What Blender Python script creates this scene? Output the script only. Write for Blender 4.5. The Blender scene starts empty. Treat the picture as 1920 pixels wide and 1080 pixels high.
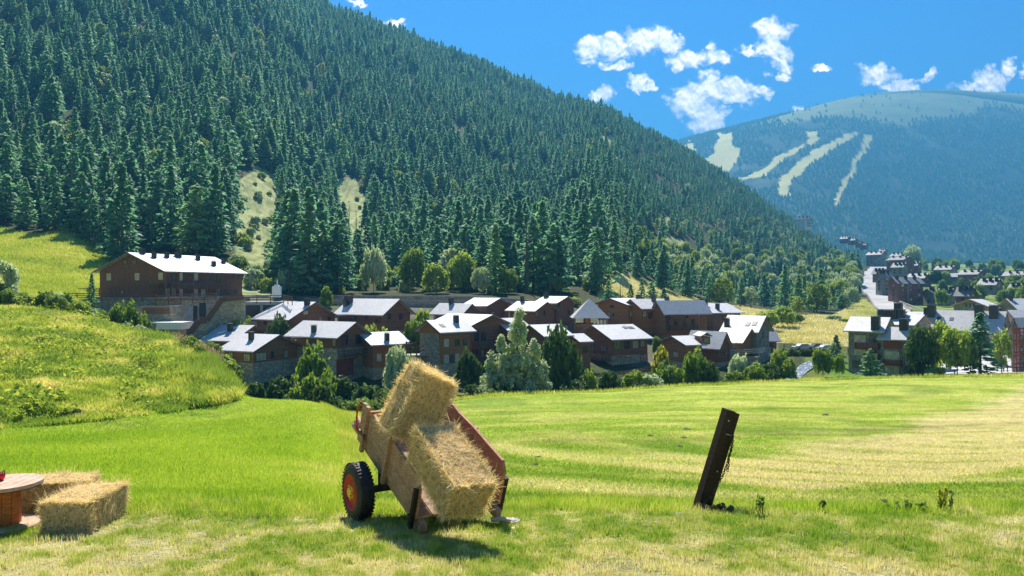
import bpy, math, random
import numpy as np
from mathutils import Vector, Matrix

# ------------------------------------------------------------------ camera, world, sun, exposure
F = 1420.0                      # focal length in photograph pixels (1920 wide), horizon at y = 540
SC = bpy.context.scene
COL = SC.collection
R = math.radians

cam_d = bpy.data.cameras.new("camera")
cam_d.sensor_width = 36.0
cam_d.lens = 36.0 * F / 1920.0
cam_d.clip_start = 0.1
cam_d.clip_end = 30000.0
cam = bpy.data.objects.new("camera", cam_d)
cam.rotation_euler = (R(90), 0, 0)
COL.objects.link(cam)
SC.camera = cam

SUN_EL, SUN_AZ = R(50), R(-7)        # azimuth from +Y towards +X
sdir = Vector((math.sin(SUN_AZ) * math.cos(SUN_EL), math.cos(SUN_AZ) * math.cos(SUN_EL), math.sin(SUN_EL)))
sun_d = bpy.data.lights.new("sun", 'SUN')
sun_d.energy = 5.0
sun_d.angle = R(0.53)
sun_d.color = (1.0, 0.94, 0.84)
sun_o = bpy.data.objects.new("sun", sun_d)
sun_o.rotation_euler = (-sdir).to_track_quat('-Z', 'Y').to_euler()
COL.objects.link(sun_o)

SC.view_settings.view_transform = 'Standard'
SC.view_settings.look = 'None'
SC.view_settings.gamma = 1
SC.view_settings.use_curve_mapping = False
SC.view_settings.exposure = 1.42
SC.cycles.use_adaptive_sampling = True
SC.cycles.adaptive_threshold = 0.015
SC.cycles.max_bounces = 6
SC.cycles.diffuse_bounces = 2
SC.cycles.glossy_bounces = 2
SC.cycles.transmission_bounces = 3
SC.cycles.volume_bounces = 0
SC.cycles.transparent_max_bounces = 6
SC.cycles.use_denoising = True


class NT:
    """small helper for node trees"""
    def __init__(s, tree):
        s.t = tree
        tree.nodes.clear()

    def n(s, typ, **kw):
        nd = s.t.nodes.new(typ)
        for k, v in kw.items():
            if k.startswith('i_'):
                nd.inputs[k[2:].replace('_', ' ')].default_value = v
            else:
                setattr(nd, k, v)
        return nd

    def l(s, a, b):
        s.t.links.new(a, b)

    def put(s, sock, v):
        if hasattr(v, 'is_linked') or isinstance(v, bpy.types.NodeSocket):
            s.l(v, sock)
        else:
            sock.default_value = v

    def m(s, op, a, b=0.0, c=None, clamp=False):
        nd = s.t.nodes.new('ShaderNodeMath')
        nd.operation = op
        nd.use_clamp = clamp
        s.put(nd.inputs[0], a)
        s.put(nd.inputs[1], b)
        if c is not None:
            s.put(nd.inputs[2], c)
        return nd.outputs[0]

    def mix(s, fac, a, b, typ='MIX'):
        nd = s.t.nodes.new('ShaderNodeMix')
        nd.data_type = 'RGBA'
        nd.blend_type = typ
        s.put(nd.inputs[0], fac)
        s.put(nd.inputs[6], a if not isinstance(a, tuple) else (*a[:3], 1))
        s.put(nd.inputs[7], b if not isinstance(b, tuple) else (*b[:3], 1))
        return nd.outputs[2]

    def noise(s, vec, scale, detail=4, rough=0.55, dist=0.0, dim='3D'):
        nd = s.t.nodes.new('ShaderNodeTexNoise')
        nd.noise_dimensions = dim
        if vec is not None:
            s.l(vec, nd.inputs['Vector'])
        nd.inputs['Scale'].default_value = scale
        nd.inputs['Detail'].default_value = detail
        nd.inputs['Roughness'].default_value = rough
        nd.inputs['Distortion'].default_value = dist
        return nd.outputs['Fac']

    def ss(s, v, lo, hi, a=0.0, b=1.0):
        nd = s.t.nodes.new('ShaderNodeMapRange')
        nd.interpolation_type = 'SMOOTHSTEP'
        s.put(nd.inputs['Value'], v)
        nd.inputs['From Min'].default_value = lo
        nd.inputs['From Max'].default_value = hi
        nd.inputs['To Min'].default_value = a
        nd.inputs['To Max'].default_value = b
        return nd.outputs['Result']

    def map(s, vec, loc=(0, 0, 0), scale=(1, 1, 1), rot=(0, 0, 0)):
        nd = s.t.nodes.new('ShaderNodeMapping')
        s.l(vec, nd.inputs['Vector'])
        nd.inputs['Location'].default_value = loc
        nd.inputs['Scale'].default_value = scale
        nd.inputs['Rotation'].default_value = rot
        return nd.outputs[0]


def build_world():
    w = bpy.data.worlds.new("World")
    SC.world = w
    w.use_nodes = True
    t = NT(w.node_tree)
    sky = t.n('ShaderNodeTexSky')
    sky.sky_type = 'NISHITA'
    sky.sun_disc = False
    sky.sun_elevation = SUN_EL
    sky.sun_rotation = SUN_AZ
    sky.altitude = 1900
    sky.air_density = 1.35
    sky.dust_density = 0.15
    sky.ozone_density = 3.0
    hs = t.n('ShaderNodeHueSaturation')
    hs.inputs['Saturation'].default_value = 1.25
    hs.inputs['Value'].default_value = 1.0
    t.l(sky.outputs[0], hs.inputs['Color'])
    tinted = t.mix(1.0, hs.outputs[0], (0.085, 0.275, 0.49), 'MULTIPLY')
    # cumulus clouds far away, laid out by compass direction (u = x/y, v = z/y of the direction)
    tc = t.n('ShaderNodeTexCoord')
    sep = t.n('ShaderNodeSeparateXYZ')
    t.l(tc.outputs['Generated'], sep.inputs[0])
    yy = t.m('MAXIMUM', sep.outputs[1], 0.05)
    u = t.m('DIVIDE', sep.outputs[0], yy)
    v = t.m('DIVIDE', sep.outputs[2], yy)
    front = t.ss(sep.outputs[1], 0.1, 0.3)
    blobs = [(1105, 96, 34, 24), (1150, 88, 46, 26), (1213, 72, 44, 36), (1255, 84, 28, 20), (1160, 120, 34, 12),
             (1285, 116, 44, 20), (1342, 108, 26, 20),
             (1448, 48, 36, 22), (1444, 84, 28, 36), (1470, 102, 24, 24), (1400, 90, 24, 10), (1458, 136, 18, 12),
             (1345, 165, 62, 28), (1298, 190, 46, 32), (1385, 182, 48, 24), (1330, 225, 34, 26), (1425, 176, 24, 16),
             (1133, 176, 28, 15), (1190, 160, 28, 14), (1215, 170, 14, 8), (1650, 140, 42, 24), (1695, 158, 28, 16), (1735, 150, 24, 9),
             (1812, 168, 40, 14), (1858, 152, 34, 26), (1888, 124, 18, 18), (1925, 140, 18, 14), (742, 38, 20, 9), (668, 6, 20, 6),
             (1510, 204, 20, 11), (1437, 234, 14, 5), (1545, 130, 16, 7)]
    cu = t.n('ShaderNodeCombineXYZ')
    t.l(u, cu.inputs[0]); t.l(v, cu.inputs[1])
    vec = cu.outputs[0]

    def warp(scale, amp):
        nz = t.n('ShaderNodeTexNoise'); nz.inputs['Scale'].default_value = scale; nz.inputs['Detail'].default_value = 5; nz.inputs['Roughness'].default_value = .6
        t.l(vec, nz.inputs['Vector'])
        sp = t.n('ShaderNodeSeparateColor'); t.l(nz.outputs['Color'], sp.inputs[0])
        return t.m('MULTIPLY', t.m('SUBTRACT', sp.outputs[0], 0.5), amp), t.m('MULTIPLY', t.m('SUBTRACT', sp.outputs[1], 0.5), amp)
    wa, wb = warp(24, 0.055), warp(85, 0.022)
    u = t.m('ADD', u, t.m('ADD', wa[0], wb[0])); v = t.m('ADD', v, t.m('ADD', wa[1], wb[1]))

    def field(uu, vv):
        acc = None
        for (px, py, rx, ry) in blobs:
            a = t.m('MULTIPLY', t.m('SUBTRACT', uu, (px - 960) / F), F / rx / 1.28)
            b = t.m('MULTIPLY', t.m('SUBTRACT', vv, (540 - py) / F), F / ry / 1.28)
            d2 = t.m('ADD', t.m('MULTIPLY', a, a), t.m('MULTIPLY', b, b))
            e = t.m('SUBTRACT', 1.0, d2, clamp=True)
            acc = e if acc is None else t.m('MAXIMUM', acc, e)
        return acc
    base = field(u, v)
    n1 = t.noise(vec, 38, 10, 0.62, 0.25)
    n2 = t.noise(t.map(vec, (0.001, 0.0045, 0)), 38, 10, 0.62, 0.25)     # sample towards the light
    big = t.noise(vec, 9, 3, 0.5)
    dens = t.m('SUBTRACT', t.m('ADD', t.m('MULTIPLY', base, 1.15), t.m('MULTIPLY', n1, 1.9)), 1.28)
    mask = t.m('MULTIPLY', t.ss(dens, -0.02, 0.85), t.ss(base, 0.0, 0.3))
    mask = t.m('MULTIPLY', mask, front)
    lit = t.m('ADD', t.m('MULTIPLY', t.m('SUBTRACT', n1, n2), 3.0), t.m('MULTIPLY', big, -0.9))
    lit = t.ss(lit, -0.95, 0.15)
    cc = t.mix(lit, (5.6, 5.2, 5.6), (14, 12, 10.5))
    col = t.mix(mask, tinted, cc)
    bg = t.n('ShaderNodeBackground')
    bg.inputs['Strength'].default_value = 0.12
    t.l(col, bg.inputs['Color'])
    out = t.n('ShaderNodeOutputWorld')
    t.l(bg.outputs[0], out.inputs['Surface'])


build_world()

# ------------------------------------------------------------------ noise
_rng = np.random.default_rng(7)
_TAB = _rng.random((256, 256))


def vnoise(x, y):
    xi = np.floor(x).astype(np.int64); yi = np.floor(y).astype(np.int64)
    fx = x - xi; fy = y - yi
    fx = fx * fx * (3 - 2 * fx); fy = fy * fy * (3 - 2 * fy)
    a = _TAB[xi % 256, yi % 256]; b = _TAB[(xi + 1) % 256, yi % 256]
    c = _TAB[xi % 256, (yi + 1) % 256]; d = _TAB[(xi + 1) % 256, (yi + 1) % 256]
    return (a * (1 - fx) + b * fx) * (1 - fy) + (c * (1 - fx) + d * fx) * fy


def fbm(x, y, octs=4, gain=0.5):
    s = 0; a = 1; tot = 0
    for i in range(octs):
        s = s + a * vnoise(x * 2 ** i + 17.3 * i, y * 2 ** i + 5.1 * i)
        tot += a; a *= gain
    return s / tot


# ------------------------------------------------------------------ terrain profile (columns by compass direction, nodes by distance)
def _col(px, mid, foot, ridge, back, foot2y, ridge2y):
    ya = float(np.interp(px, [0, 350, 600, 900, 1100, 1300], [942, 942, 960, 962, 952, 957]))
    yb = float(np.interp(px, [0, 350, 600, 900, 1100, 1300], [935, 936, 947, 949, 944, 951]))
    y8 = float(np.interp(px, [0, 350, 600, 900, 1100, 1300], [983, 983, 989, 991, 983, 983]))
    nodes = [(1.0, 3400), (4.1, 1336), (6.45, 1080), (8.2, y8), (9.2, ya), (10.5, yb)] + mid[1:] + [foot, ridge, back, (2600, foot2y), (5500, ridge2y), (7600, 520)]
    return px, nodes


def _r2(px):
    return float(np.interp(px, [0, 900, 1200, 1270, 1370, 1450, 1560, 1650, 1750, 1900, 2300], [400, 380, 300, 274, 246, 232, 203, 188, 178, 177, 186]))


def _f2(px):
    return float(np.interp(px, [1280, 1500, 1600, 1700, 1920], [440, 440, 458, 486, 500]))


_cols = [
    (-500, [(10.5, 945), (13, 925), (20, 880), (30, 840), (40, 800), (60, 720), (85, 640), (105, 590), (125, 560), (150, 530), (180, 500), (200, 470)], (230, 430), (1000, -250)),
    (0, [(10.5, 950), (13, 932), (20, 885), (30, 840), (42, 795), (60, 715), (85, 625), (105, 575), (120, 558), (150, 530), (180, 500), (200, 470)], (230, 440), (1000, -250)),
    (130, [(10.5, 950), (13, 934), (20, 890), (30, 840), (45, 785), (62, 715), (85, 630), (105, 588), (120, 575), (150, 552), (180, 520), (205, 480)], (235, 446), (1050, -230)),
    (250, [(10.5, 950), (13, 934), (20, 885), (30, 835), (50, 772), (65, 715), (85, 648), (100, 615), (116, 645), (148, 632), (168, 558), (205, 520)], (238, 484), (1100, -200)),
    (330, [(10.5, 950), (13, 935), (20, 888), (30, 838), (55, 763), (68, 710), (82, 665), (95, 642), (110, 665), (148, 640), (170, 560), (205, 520)], (238, 484), (1130, -170)),
    (420, [(10.5, 950), (13, 935), (20, 890), (30, 840), (60, 752), (70, 720), (80, 692), (90, 676), (102, 715), (140, 690), (172, 590), (205, 540)], (235, 500), (1200, -125)),
    (462, [(10.5, 951), (13, 936), (20, 892), (30, 845), (45, 790), (62, 750), (75, 755), (90, 762), (100, 768), (124, 745), (172, 600), (205, 552)], (235, 515), (1240, -100)),
    (600, [(10.5, 952), (13, 937), (20, 900), (28, 860), (38, 805), (50, 762), (62, 772), (80, 795), (100, 785), (125, 755), (178, 600), (210, 552)], (232, 545), (1370, -20)),
    (680, [(10.5, 953), (13, 938), (20, 912), (28, 875), (38, 838), (50, 808), (70, 782), (86, 790), (102, 792), (125, 755), (180, 600), (212, 552)], (232, 546), (1420, 12)),
    (760, [(10.5, 953), (13, 938), (20, 910), (32, 855), (50, 808), (70, 780), (88, 762), (96, 778), (106, 785), (126, 752), (182, 598), (214, 553)], (233, 547), (1480, 48)),
    (900, [(10.5, 954), (13, 938), (20, 900), (32, 850), (55, 798), (80, 766), (100, 745), (108, 765), (116, 768), (130, 738), (184, 595), (215, 553)], (235, 547), (1600, 112)),
    (1050, [(10.5, 954), (13, 940), (20, 900), (32, 852), (55, 797), (80, 765), (106, 738), (114, 758), (122, 757), (136, 722), (186, 595), (220, 555)], (250, 545), (1700, 180)),
    (1130, [(10.5, 954), (13, 941), (20, 900), (32, 853), (55, 796), (80, 765), (110, 734), (118, 752), (126, 748), (140, 712), (190, 595), (230, 560)], (272, 520), (1750, 206)),
    (1280, [(10.5, 955), (13, 943), (20, 903), (32, 856), (55, 796), (80, 765), (117, 723), (125, 738), (132, 733), (146, 700), (190, 605), (240, 580)], (330, 552), (1700, 272)),
    (1450, [(10.5, 956), (13, 945), (20, 907), (32, 862), (55, 800), (80, 765), (122, 717), (130, 724), (138, 719), (158, 672), (195, 642), (250, 608)], (420, 570), (1430, 387)),
    (1560, [(10.5, 956), (13, 946), (20, 910), (32, 865), (55, 802), (80, 766), (122, 712), (132, 709), (142, 702), (160, 680), (195, 640), (260, 605)], (480, 560), (1150, 458)),
    (1605, [(10.5, 956), (13, 946), (20, 910), (32, 866), (55, 803), (80, 766), (122, 709), (135, 707), (146, 705), (165, 700), (200, 645), (270, 603)], (560, 535), (980, 492)),
    (1650, [(10.5, 957), (13, 946), (20, 912), (32, 866), (55, 803), (80, 766), (122, 708), (135, 707), (146, 706), (165, 702), (205, 645), (330, 586)], (650, 524), (950, 501)),
    (1750, [(10.5, 957), (13, 946), (20, 912), (32, 866), (55, 802), (80, 765), (122, 707), (135, 706), (146, 704), (165, 695), (205, 650), (330, 586)], (650, 530), (950, 506)),
    (1920, [(10.5, 957), (13, 945), (20, 905), (32, 858), (55, 796), (80, 760), (122, 704), (135, 703), (146, 699), (165, 688), (205, 640), (330, 580)], (650, 535), (950, 510)),
    (2500, [(10.5, 957), (13, 945), (20, 900), (32, 850), (55, 790), (80, 752), (122, 700), (135, 698), (146, 694), (165, 680), (205, 635), (330, 575)], (650, 530), (950, 505)),
]
COLS = []
for px, mid, foot, ridge in _cols:
    if 420 <= px <= 1560: ridge = (ridge[0], ridge[1] + float(np.interp(px, [420, 600, 680, 760, 900, 1050, 1130, 1280, 1450, 1560], [30, 50, 52, 50, 50, 42, 36, 28, 21, 16])))
    back = (ridge[0] * 1.3, ridge[1] + 90) if px < 1620 else (1500, 503)
    COLS.append(_col(px, mid, foot, ridge, back, _f2(px), _r2(px)))


def pchip(xs, ys, x):
    h = np.diff(xs); dl = np.diff(ys) / h
    d = np.zeros(len(xs)); d[0] = dl[0]; d[-1] = dl[-1]
    for i in range(1, len(xs) - 1):
        if dl[i - 1] * dl[i] > 0:
            w1 = 2 * h[i] + h[i - 1]; w2 = h[i] + 2 * h[i - 1]
            d[i] = (w1 + w2) / (w1 / dl[i - 1] + w2 / dl[i])
    k = np.clip(np.searchsorted(xs, x) - 1, 0, len(xs) - 2)
    t = (x - xs[k]) / h[k]
    t2 = t * t; t3 = t2 * t
    return (2 * t3 - 3 * t2 + 1) * ys[k] + (t3 - 2 * t2 + t) * h[k] * d[k] + (-2 * t3 + 3 * t2) * ys[k + 1] + (t3 - t2) * h[k] * d[k + 1]


RINGS = np.concatenate([np.geomspace(1.0, 2500, 600), np.linspace(2515, 5600, 205), np.linspace(5750, 7600, 8)])
AZF = np.linspace(R(-47), R(47), 540)
AZB = np.linspace(R(47), R(313), 62)[1:-1]
PXC = np.array([c[0] for c in COLS], float)
_AZC = np.arctan((PXC - 960) / F)
NN = len(COLS[0][1])
NODE_D = np.array([[n[0] for n in c[1]] for c in COLS], float)      # depth
NODE_Z = np.array([[(540 - n[1]) / F * n[0] for n in c[1]] for c in COLS], float)


def _grid():
    Z = np.zeros((len(AZF), len(RINGS)))
    for i, a in enumerate(AZF):
        px = 960 + F * math.tan(a)
        nd = np.array([np.interp(px, PXC, NODE_D[:, k]) for k in range(NN)])
        nz = np.array([np.interp(px, PXC, NODE_Z[:, k]) for k in range(NN)])
        Z[i] = pchip(nd, nz, RINGS * math.cos(a))
    k = np.exp(-0.5 * (np.arange(-9, 10) / 3.6) ** 2); k /= k.sum()
    Zp = np.pad(Z, ((9, 9), (0, 0)), mode='edge')
    Z = sum(k[j] * Zp[j:j + len(AZF)] for j in range(19))
    k = np.exp(-0.5 * (np.arange(-3, 4) / 1.2) ** 2); k /= k.sum()
    Zp = np.pad(Z, ((0, 0), (3, 3)), mode='edge')
    Z = sum(k[j] * Zp[:, j:j + len(RINGS)] for j in range(7))
    # natural relief
    A, RR = np.meshgrid(AZF, RINGS, indexing='ij')
    X = RR * np.sin(A); Y = RR * np.cos(A)
    amp = np.interp(RR, [1, 5, 12, 30, 90, 130, 200, 300, 700, 1500, 2600, 4000, 5500], [0.0, 0.03, 0.08, 0.22, 0.5, 0.5, 0.5, 4, 14, 22, 25, 75, 25])
    wl = np.interp(RR, [1, 30, 130, 300, 1500, 3000], [3, 9, 22, 60, 260, 600])
    n = fbm(X / 4.0, Y / 4.0, 3) * (RR < 30) + fbm(X / 14.0, Y / 14.0, 3) * ((RR >= 30) & (RR < 230)) \
        + fbm(X / 150.0 + 3, Y / 150.0, 5) * ((RR >= 230) & (RR < 2500)) + fbm(X / 900.0, Y / 900.0, 5) * (RR >= 2500)
    # blend the band limits
    Z = Z + amp * (n - 0.5) * 1.6 * np.clip(np.minimum.reduce([np.abs(RR - 30) / 6, np.abs(RR - 230) / 40, np.abs(RR - 2500) / 300, np.ones_like(RR)]), 0, 1)
    A2 = np.degrees(A)
    bank = np.clip((-18.5 - A2) / 3, 0, 1) * np.clip((RR - 40) / 12, 0, 1) * np.clip((128 - RR) / 10, 0, 1)
    Z = Z + bank * ((fbm(X / 7.0 + 31, Y / 5.0, 4) - .5) * 1.9 + (fbm(X / 2.2 + 31, Y / 2.0, 3) - .5) * .55)
    return Z


ZF = _grid()
RIDGE2 = None


def H(x, y):
    """ground height, vectorised"""
    x = np.asarray(x, float); y = np.asarray(y, float)
    r = np.hypot(x, y); a = np.arctan2(x, y)
    fi = (np.clip(a, AZF[0], AZF[-1]) - AZF[0]) / (AZF[1] - AZF[0])
    i = np.clip(fi.astype(int), 0, len(AZF) - 2); fi = fi - i
    j = np.clip(np.searchsorted(RINGS, r) - 1, 0, len(RINGS) - 2)
    fj = np.clip((r - RINGS[j]) / (RINGS[j + 1] - RINGS[j]), 0, 1)
    return (ZF[i, j] * (1 - fi) + ZF[i + 1, j] * fi) * (1 - fj) + (ZF[i, j + 1] * (1 - fi) + ZF[i + 1, j + 1] * fi) * fj


def P(px, py, d):
    return Vector(((px - 960) / F * d, d, (540 - py) / F * d))


def proj(x, y, z):
    return 960 + F * x / y, 540 - F * z / y


def on_ground(px, d, lift=0.0):
    x = (px - 960) / F * d
    return Vector((x, d, float(H(x, d)) + lift))


def G(px, py, dmin=3.0, dmax=2500.0):
    """the first point of the ground seen at this place of the photograph"""
    ds = np.geomspace(dmin, dmax, 900)
    xs = (px - 960) / F * ds
    ys = 540 - F * H(xs, ds) / ds
    k = np.where(ys <= py)[0]
    d = ds[k[0]] if len(k) else dmax
    return on_ground(px, float(d))


# ------------------------------------------------------------------ object helpers
def tag(o, label=None, cat=None, group=None, kind=None):
    if label: o['label'] = label
    if cat: o['category'] = cat
    if group: o['group'] = group
    if kind: o['kind'] = kind
    return o


def empty(name, loc, label=None, cat=None, group=None, rz=0.0):
    o = bpy.data.objects.new(name, None)
    o.empty_display_size = 0.3
    o.location = loc
    o.rotation_euler = (0, 0, rz)
    COL.objects.link(o)
    return tag(o, label, cat, group)


def mesh_obj(name, V, Fc, mat, parent=None, off=None, smooth=False, uv=None):
    """V: verts in world space (or in the thing's space when off is None)"""
    V = np.asarray(V, float).reshape(-1, 3)
    if off is not None:
        V = V - np.asarray(off, float)
    me = bpy.data.meshes.new(name)
    me.from_pydata(V.tolist(), [], [list(map(int, f)) for f in Fc])
    me.materials.append(mat)
    if smooth:
        me.polygons.foreach_set('use_smooth', [True] * len(me.polygons))
    me.update()
    o = bpy.data.objects.new(name, me)
    COL.objects.link(o)
    if parent is not None:
        o.parent = parent
    return o


def fast_mesh(name, V, n_per, mat, parent=None, colattr=None, smooth=False):
    """many equal polygons: V (N*n_per,3)"""
    V = np.ascontiguousarray(V, dtype=np.float32).reshape(-1, 3)
    nv = len(V); nf = nv // n_per
    me = bpy.data.meshes.new(name)
    me.vertices.add(nv); me.vertices.foreach_set('co', V.ravel())
    me.loops.add(nv); me.loops.foreach_set('vertex_index', np.arange(nv, dtype=np.int32))
    me.polygons.add(nf)
    me.polygons.foreach_set('loop_start', np.arange(0, nv, n_per, dtype=np.int32))
    me.materials.append(mat)
    if colattr is not None:
        at = me.attributes.new('tint', 'FLOAT', 'POINT')
        at.data.foreach_set('value', np.ascontiguousarray(colattr, dtype=np.float32).ravel())
    me.update(calc_edges=True)
    if smooth:
        me.polygons.foreach_set('use_smooth', [True] * len(me.polygons))
    o = bpy.data.objects.new(name, me)
    COL.objects.link(o)
    if parent is not None:
        o.parent = parent
    return o


class MB:
    def __init__(s):
        s.v = []; s.f = []

    def add(s, V, Fc):
        b = len(s.v)
        s.v += [tuple(map(float, p)) for p in V]
        s.f += [tuple(b + i for i in f) for f in Fc]
        return s

    def obox(s, o, a, b, c):
        """box from corner o with edge vectors a, b, c"""
        o, a, b, c = Vector(o), Vector(a), Vector(b), Vector(c)
        V = [o, o + a, o + a + b, o + b, o + c, o + a + c, o + a + b + c, o + b + c]
        Fc = [(0, 3, 2, 1), (4, 5, 6, 7), (0, 1, 5, 4), (1, 2, 6, 5), (2, 3, 7, 6), (3, 0, 4, 7)]
        if a.cross(b).dot(c) < 0:
            Fc = [tuple(reversed(f)) for f in Fc]
        return s.add(V, Fc)

    def cbox(s, ctr, a, b, c):
        a, b, c = Vector(a), Vector(b), Vector(c)
        return s.obox(Vector(ctr) - (a + b + c) / 2, a, b, c)

    def bar(s, p, q, w, h=None, up=(0, 0, 1)):
        p, q = Vector(p), Vector(q); h = h or w
        d = (q - p); n = d.normalized()
        side = n.cross(Vector(up))
        if side.length < 1e-4: side = n.cross(Vector((1, 0, 0)))
        side.normalize(); u = side.cross(n)
        return s.obox(p - side * w / 2 - u * h / 2, side * w, d, u * h)

    def tube(s, pts, rads, n=8, cap=True):
        pts = [Vector(p) for p in pts]
        rings = []
        b0 = len(s.v)
        for i, p in enumerate(pts):
            d = (pts[min(i + 1, len(pts) - 1)] - pts[max(i - 1, 0)]).normalized()
            a = d.cross(Vector((0.02, 1, 0.03))).normalized()
            if a.length < .1: a = d.cross(Vector((1, 0, 0))).normalized()
            bb = d.cross(a)
            r = rads[i] if hasattr(rads, '__len__') else rads
            for k in range(n):
                t = 2 * math.pi * k / n
                s.v.append(tuple(p + (a * math.cos(t) + bb * math.sin(t)) * r))
        for i in range(len(pts) - 1):
            for k in range(n):
                a0 = b0 + i * n + k; a1 = b0 + i * n + (k + 1) % n
                s.f.append((a0, a1, a1 + n, a0 + n))
        if cap:
            s.f.append(tuple(b0 + k for k in reversed(range(n))))
            s.f.append(tuple(b0 + (len(pts) - 1) * n + k for k in range(n)))
        return s

    def lathe(s, ctr, axis, prof, n=32, closed=False):
        """prof: list of (radius, along axis)"""
        ctr, ax = Vector(ctr), Vector(axis).normalized()
        a = ax.orthogonal().normalized(); b = ax.cross(a)
        b0 = len(s.v); m = len(prof)
        for (r, h) in prof:
            for k in range(n):
                t = 2 * math.pi * k / n
                s.v.append(tuple(ctr + ax * h + (a * math.cos(t) + b * math.sin(t)) * r))
        for i in range(m if closed else m - 1):
            i2 = (i + 1) % m
            for k in range(n):
                k2 = (k + 1) % n
                s.f.append((b0 + i * n + k, b0 + i * n + k2, b0 + i2 * n + k2, b0 + i2 * n + k))
        return s

    def obj(s, name, mat, parent=None, off=None, smooth=False):
        return mesh_obj(name, s.v, s.f, mat, parent, off, smooth)


# ------------------------------------------------------------------ materials
MATS = {}


def mat(name):
    m = bpy.data.materials.new(name)
    m.use_nodes = True
    MATS[name] = m
    t = NT(m.node_tree)
    out = t.n('ShaderNodeOutputMaterial')
    return m, t, out


def simple(name, col, rough=0.8, var=0.25, scale=3.0, spec=0.5, metal=0.0, bump=0.0, bscale=20.0, coords='Object', emis=None):
    m, t, out = mat(name)
    b = t.n('ShaderNodeBsdfPrincipled')
    tc = t.n('ShaderNodeTexCoord').outputs[coords]
    n = t.noise(tc, scale, 6, 0.6)
    lo = tuple(c * (1 - var) for c in col); hi = tuple(min(1, c * (1 + var)) for c in col)
    t.l(t.mix(t.ss(n, 0.3, 0.7), lo, hi), b.inputs['Base Color'])
    b.inputs['Roughness'].default_value = rough
    b.inputs['Specular IOR Level'].default_value = spec
    b.inputs['Metallic'].default_value = metal
    if bump:
        bn = t.n('ShaderNodeBump'); bn.inputs['Strength'].default_value = bump
        bn.inputs['Distance'].default_value = 0.05
        t.l(t.noise(tc, bscale, 5, 0.6), bn.inputs['Height'])
        t.l(bn.outputs[0], b.inputs['Normal'])
    t.l(b.outputs[0], out.inputs[0])
    return m


def foliage(name, lo, hi, dry=None, trans=0.35, scale=0.4, rough=0.6, spec=0.25, glow=(1.6, 1.6, 0.8)):
    """leaf colour differs from plant to plant and in clumps; light shines through the leaves"""
    m, t, out = mat(name)
    tc = t.n('ShaderNodeTexCoord').outputs['Object']
    oi = t.n('ShaderNodeObjectInfo')
    n = t.noise(tc, scale, 3, 0.6)
    f = t.m('ADD', t.m('MULTIPLY', t.ss(n, 0.3, 0.7), 0.55), t.m('MULTIPLY', oi.outputs['Random'], 0.45))
    c = t.mix(f, lo, hi)
    if dry:
        c = t.mix(t.ss(oi.outputs['Random'], 0.86, 1.0, 0, 0.75), c, dry)
    b = t.n('ShaderNodeBsdfPrincipled')
    b.inputs['Roughness'].default_value = rough
    b.inputs['Specular IOR Level'].default_value = spec
    t.l(c, b.inputs['Base Color'])
    tr = t.n('ShaderNodeBsdfTranslucent')
    c2 = t.mix(0.5, c, (hi[0] * glow[0], hi[1] * glow[1], hi[2] * glow[2]))
    t.l(c2, tr.inputs['Color'])
    mx = t.n('ShaderNodeMixShader'); mx.inputs[0].default_value = trans
    t.l(b.outputs[0], mx.inputs[1]); t.l(tr.outputs[0], mx.inputs[2])
    t.l(mx.outputs[0], out.inputs[0])
    return m


def blades(name, c0, c1, c2, trans=0.4):
    """grass blades: tint attribute runs 0 (lush) to 1 (dry)"""
    m, t, out = mat(name)
    at = t.n('ShaderNodeAttribute'); at.attribute_name = 'tint'
    f = at.outputs['Fac']
    c = t.mix(t.ss(f, 0.0, 0.5), c0, c1)
    c = t.mix(t.ss(f, 0.5, 1.0), c, c2)
    b = t.n('ShaderNodeBsdfDiffuse'); t.l(c, b.inputs['Color'])
    tr = t.n('ShaderNodeBsdfTranslucent'); t.l(t.mix(1.0, c, (1.35, 1.35, 0.9), 'MULTIPLY'), tr.inputs['Color'])
    mx = t.n('ShaderNodeMixShader'); mx.inputs[0].default_value = trans
    t.l(b.outputs[0], mx.inputs[1]); t.l(tr.outputs[0], mx.inputs[2])
    t.l(mx.outputs[0], out.inputs[0])
    return m
# ------------------------------------------------------------------ ground sheet
def inpoly(px, py, poly):
    ins = np.zeros(px.shape, bool)
    n = len(poly)
    for i in range(n):
        x1, y1 = poly[i]; x2, y2 = poly[(i + 1) % n]
        if y1 == y2: continue
        c = ((y1 > py) != (y2 > py)) & (px < (x2 - x1) * (py - y1) / (y2 - y1) + x1)
        ins ^= c
    return ins


SKI = [  # ski runs and clearings of the far mountain, as seen from the meadow
    [(1283, 268), (1300, 266), (1303, 285), (1292, 290), (1283, 280)],
    [(1345, 250), (1371, 248), (1375, 272), (1387, 280), (1385, 300), (1372, 318), (1345, 325), (1318, 300), (1335, 288), (1345, 270)],
    [(1510, 246), (1532, 245), (1534, 262), (1520, 273), (1512, 268), (1514, 258)],
    [(1512, 276), (1505, 272), (1462, 290), (1440, 312), (1400, 332), (1382, 336), (1398, 338), (1440, 332), (1448, 318), (1470, 300)],
    [(1604, 244), (1609, 250), (1570, 275), (1545, 290), (1500, 325), (1478, 343), (1478, 358), (1486, 366), (1468, 367), (1455, 360), (1458, 342), (1480, 318), (1515, 290), (1545, 272), (1575, 255)],
    [(1622, 253), (1636, 252), (1634, 268), (1612, 300), (1597, 330), (1578, 362), (1572, 382), (1562, 384), (1566, 365), (1588, 325), (1605, 290)],
]
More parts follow.
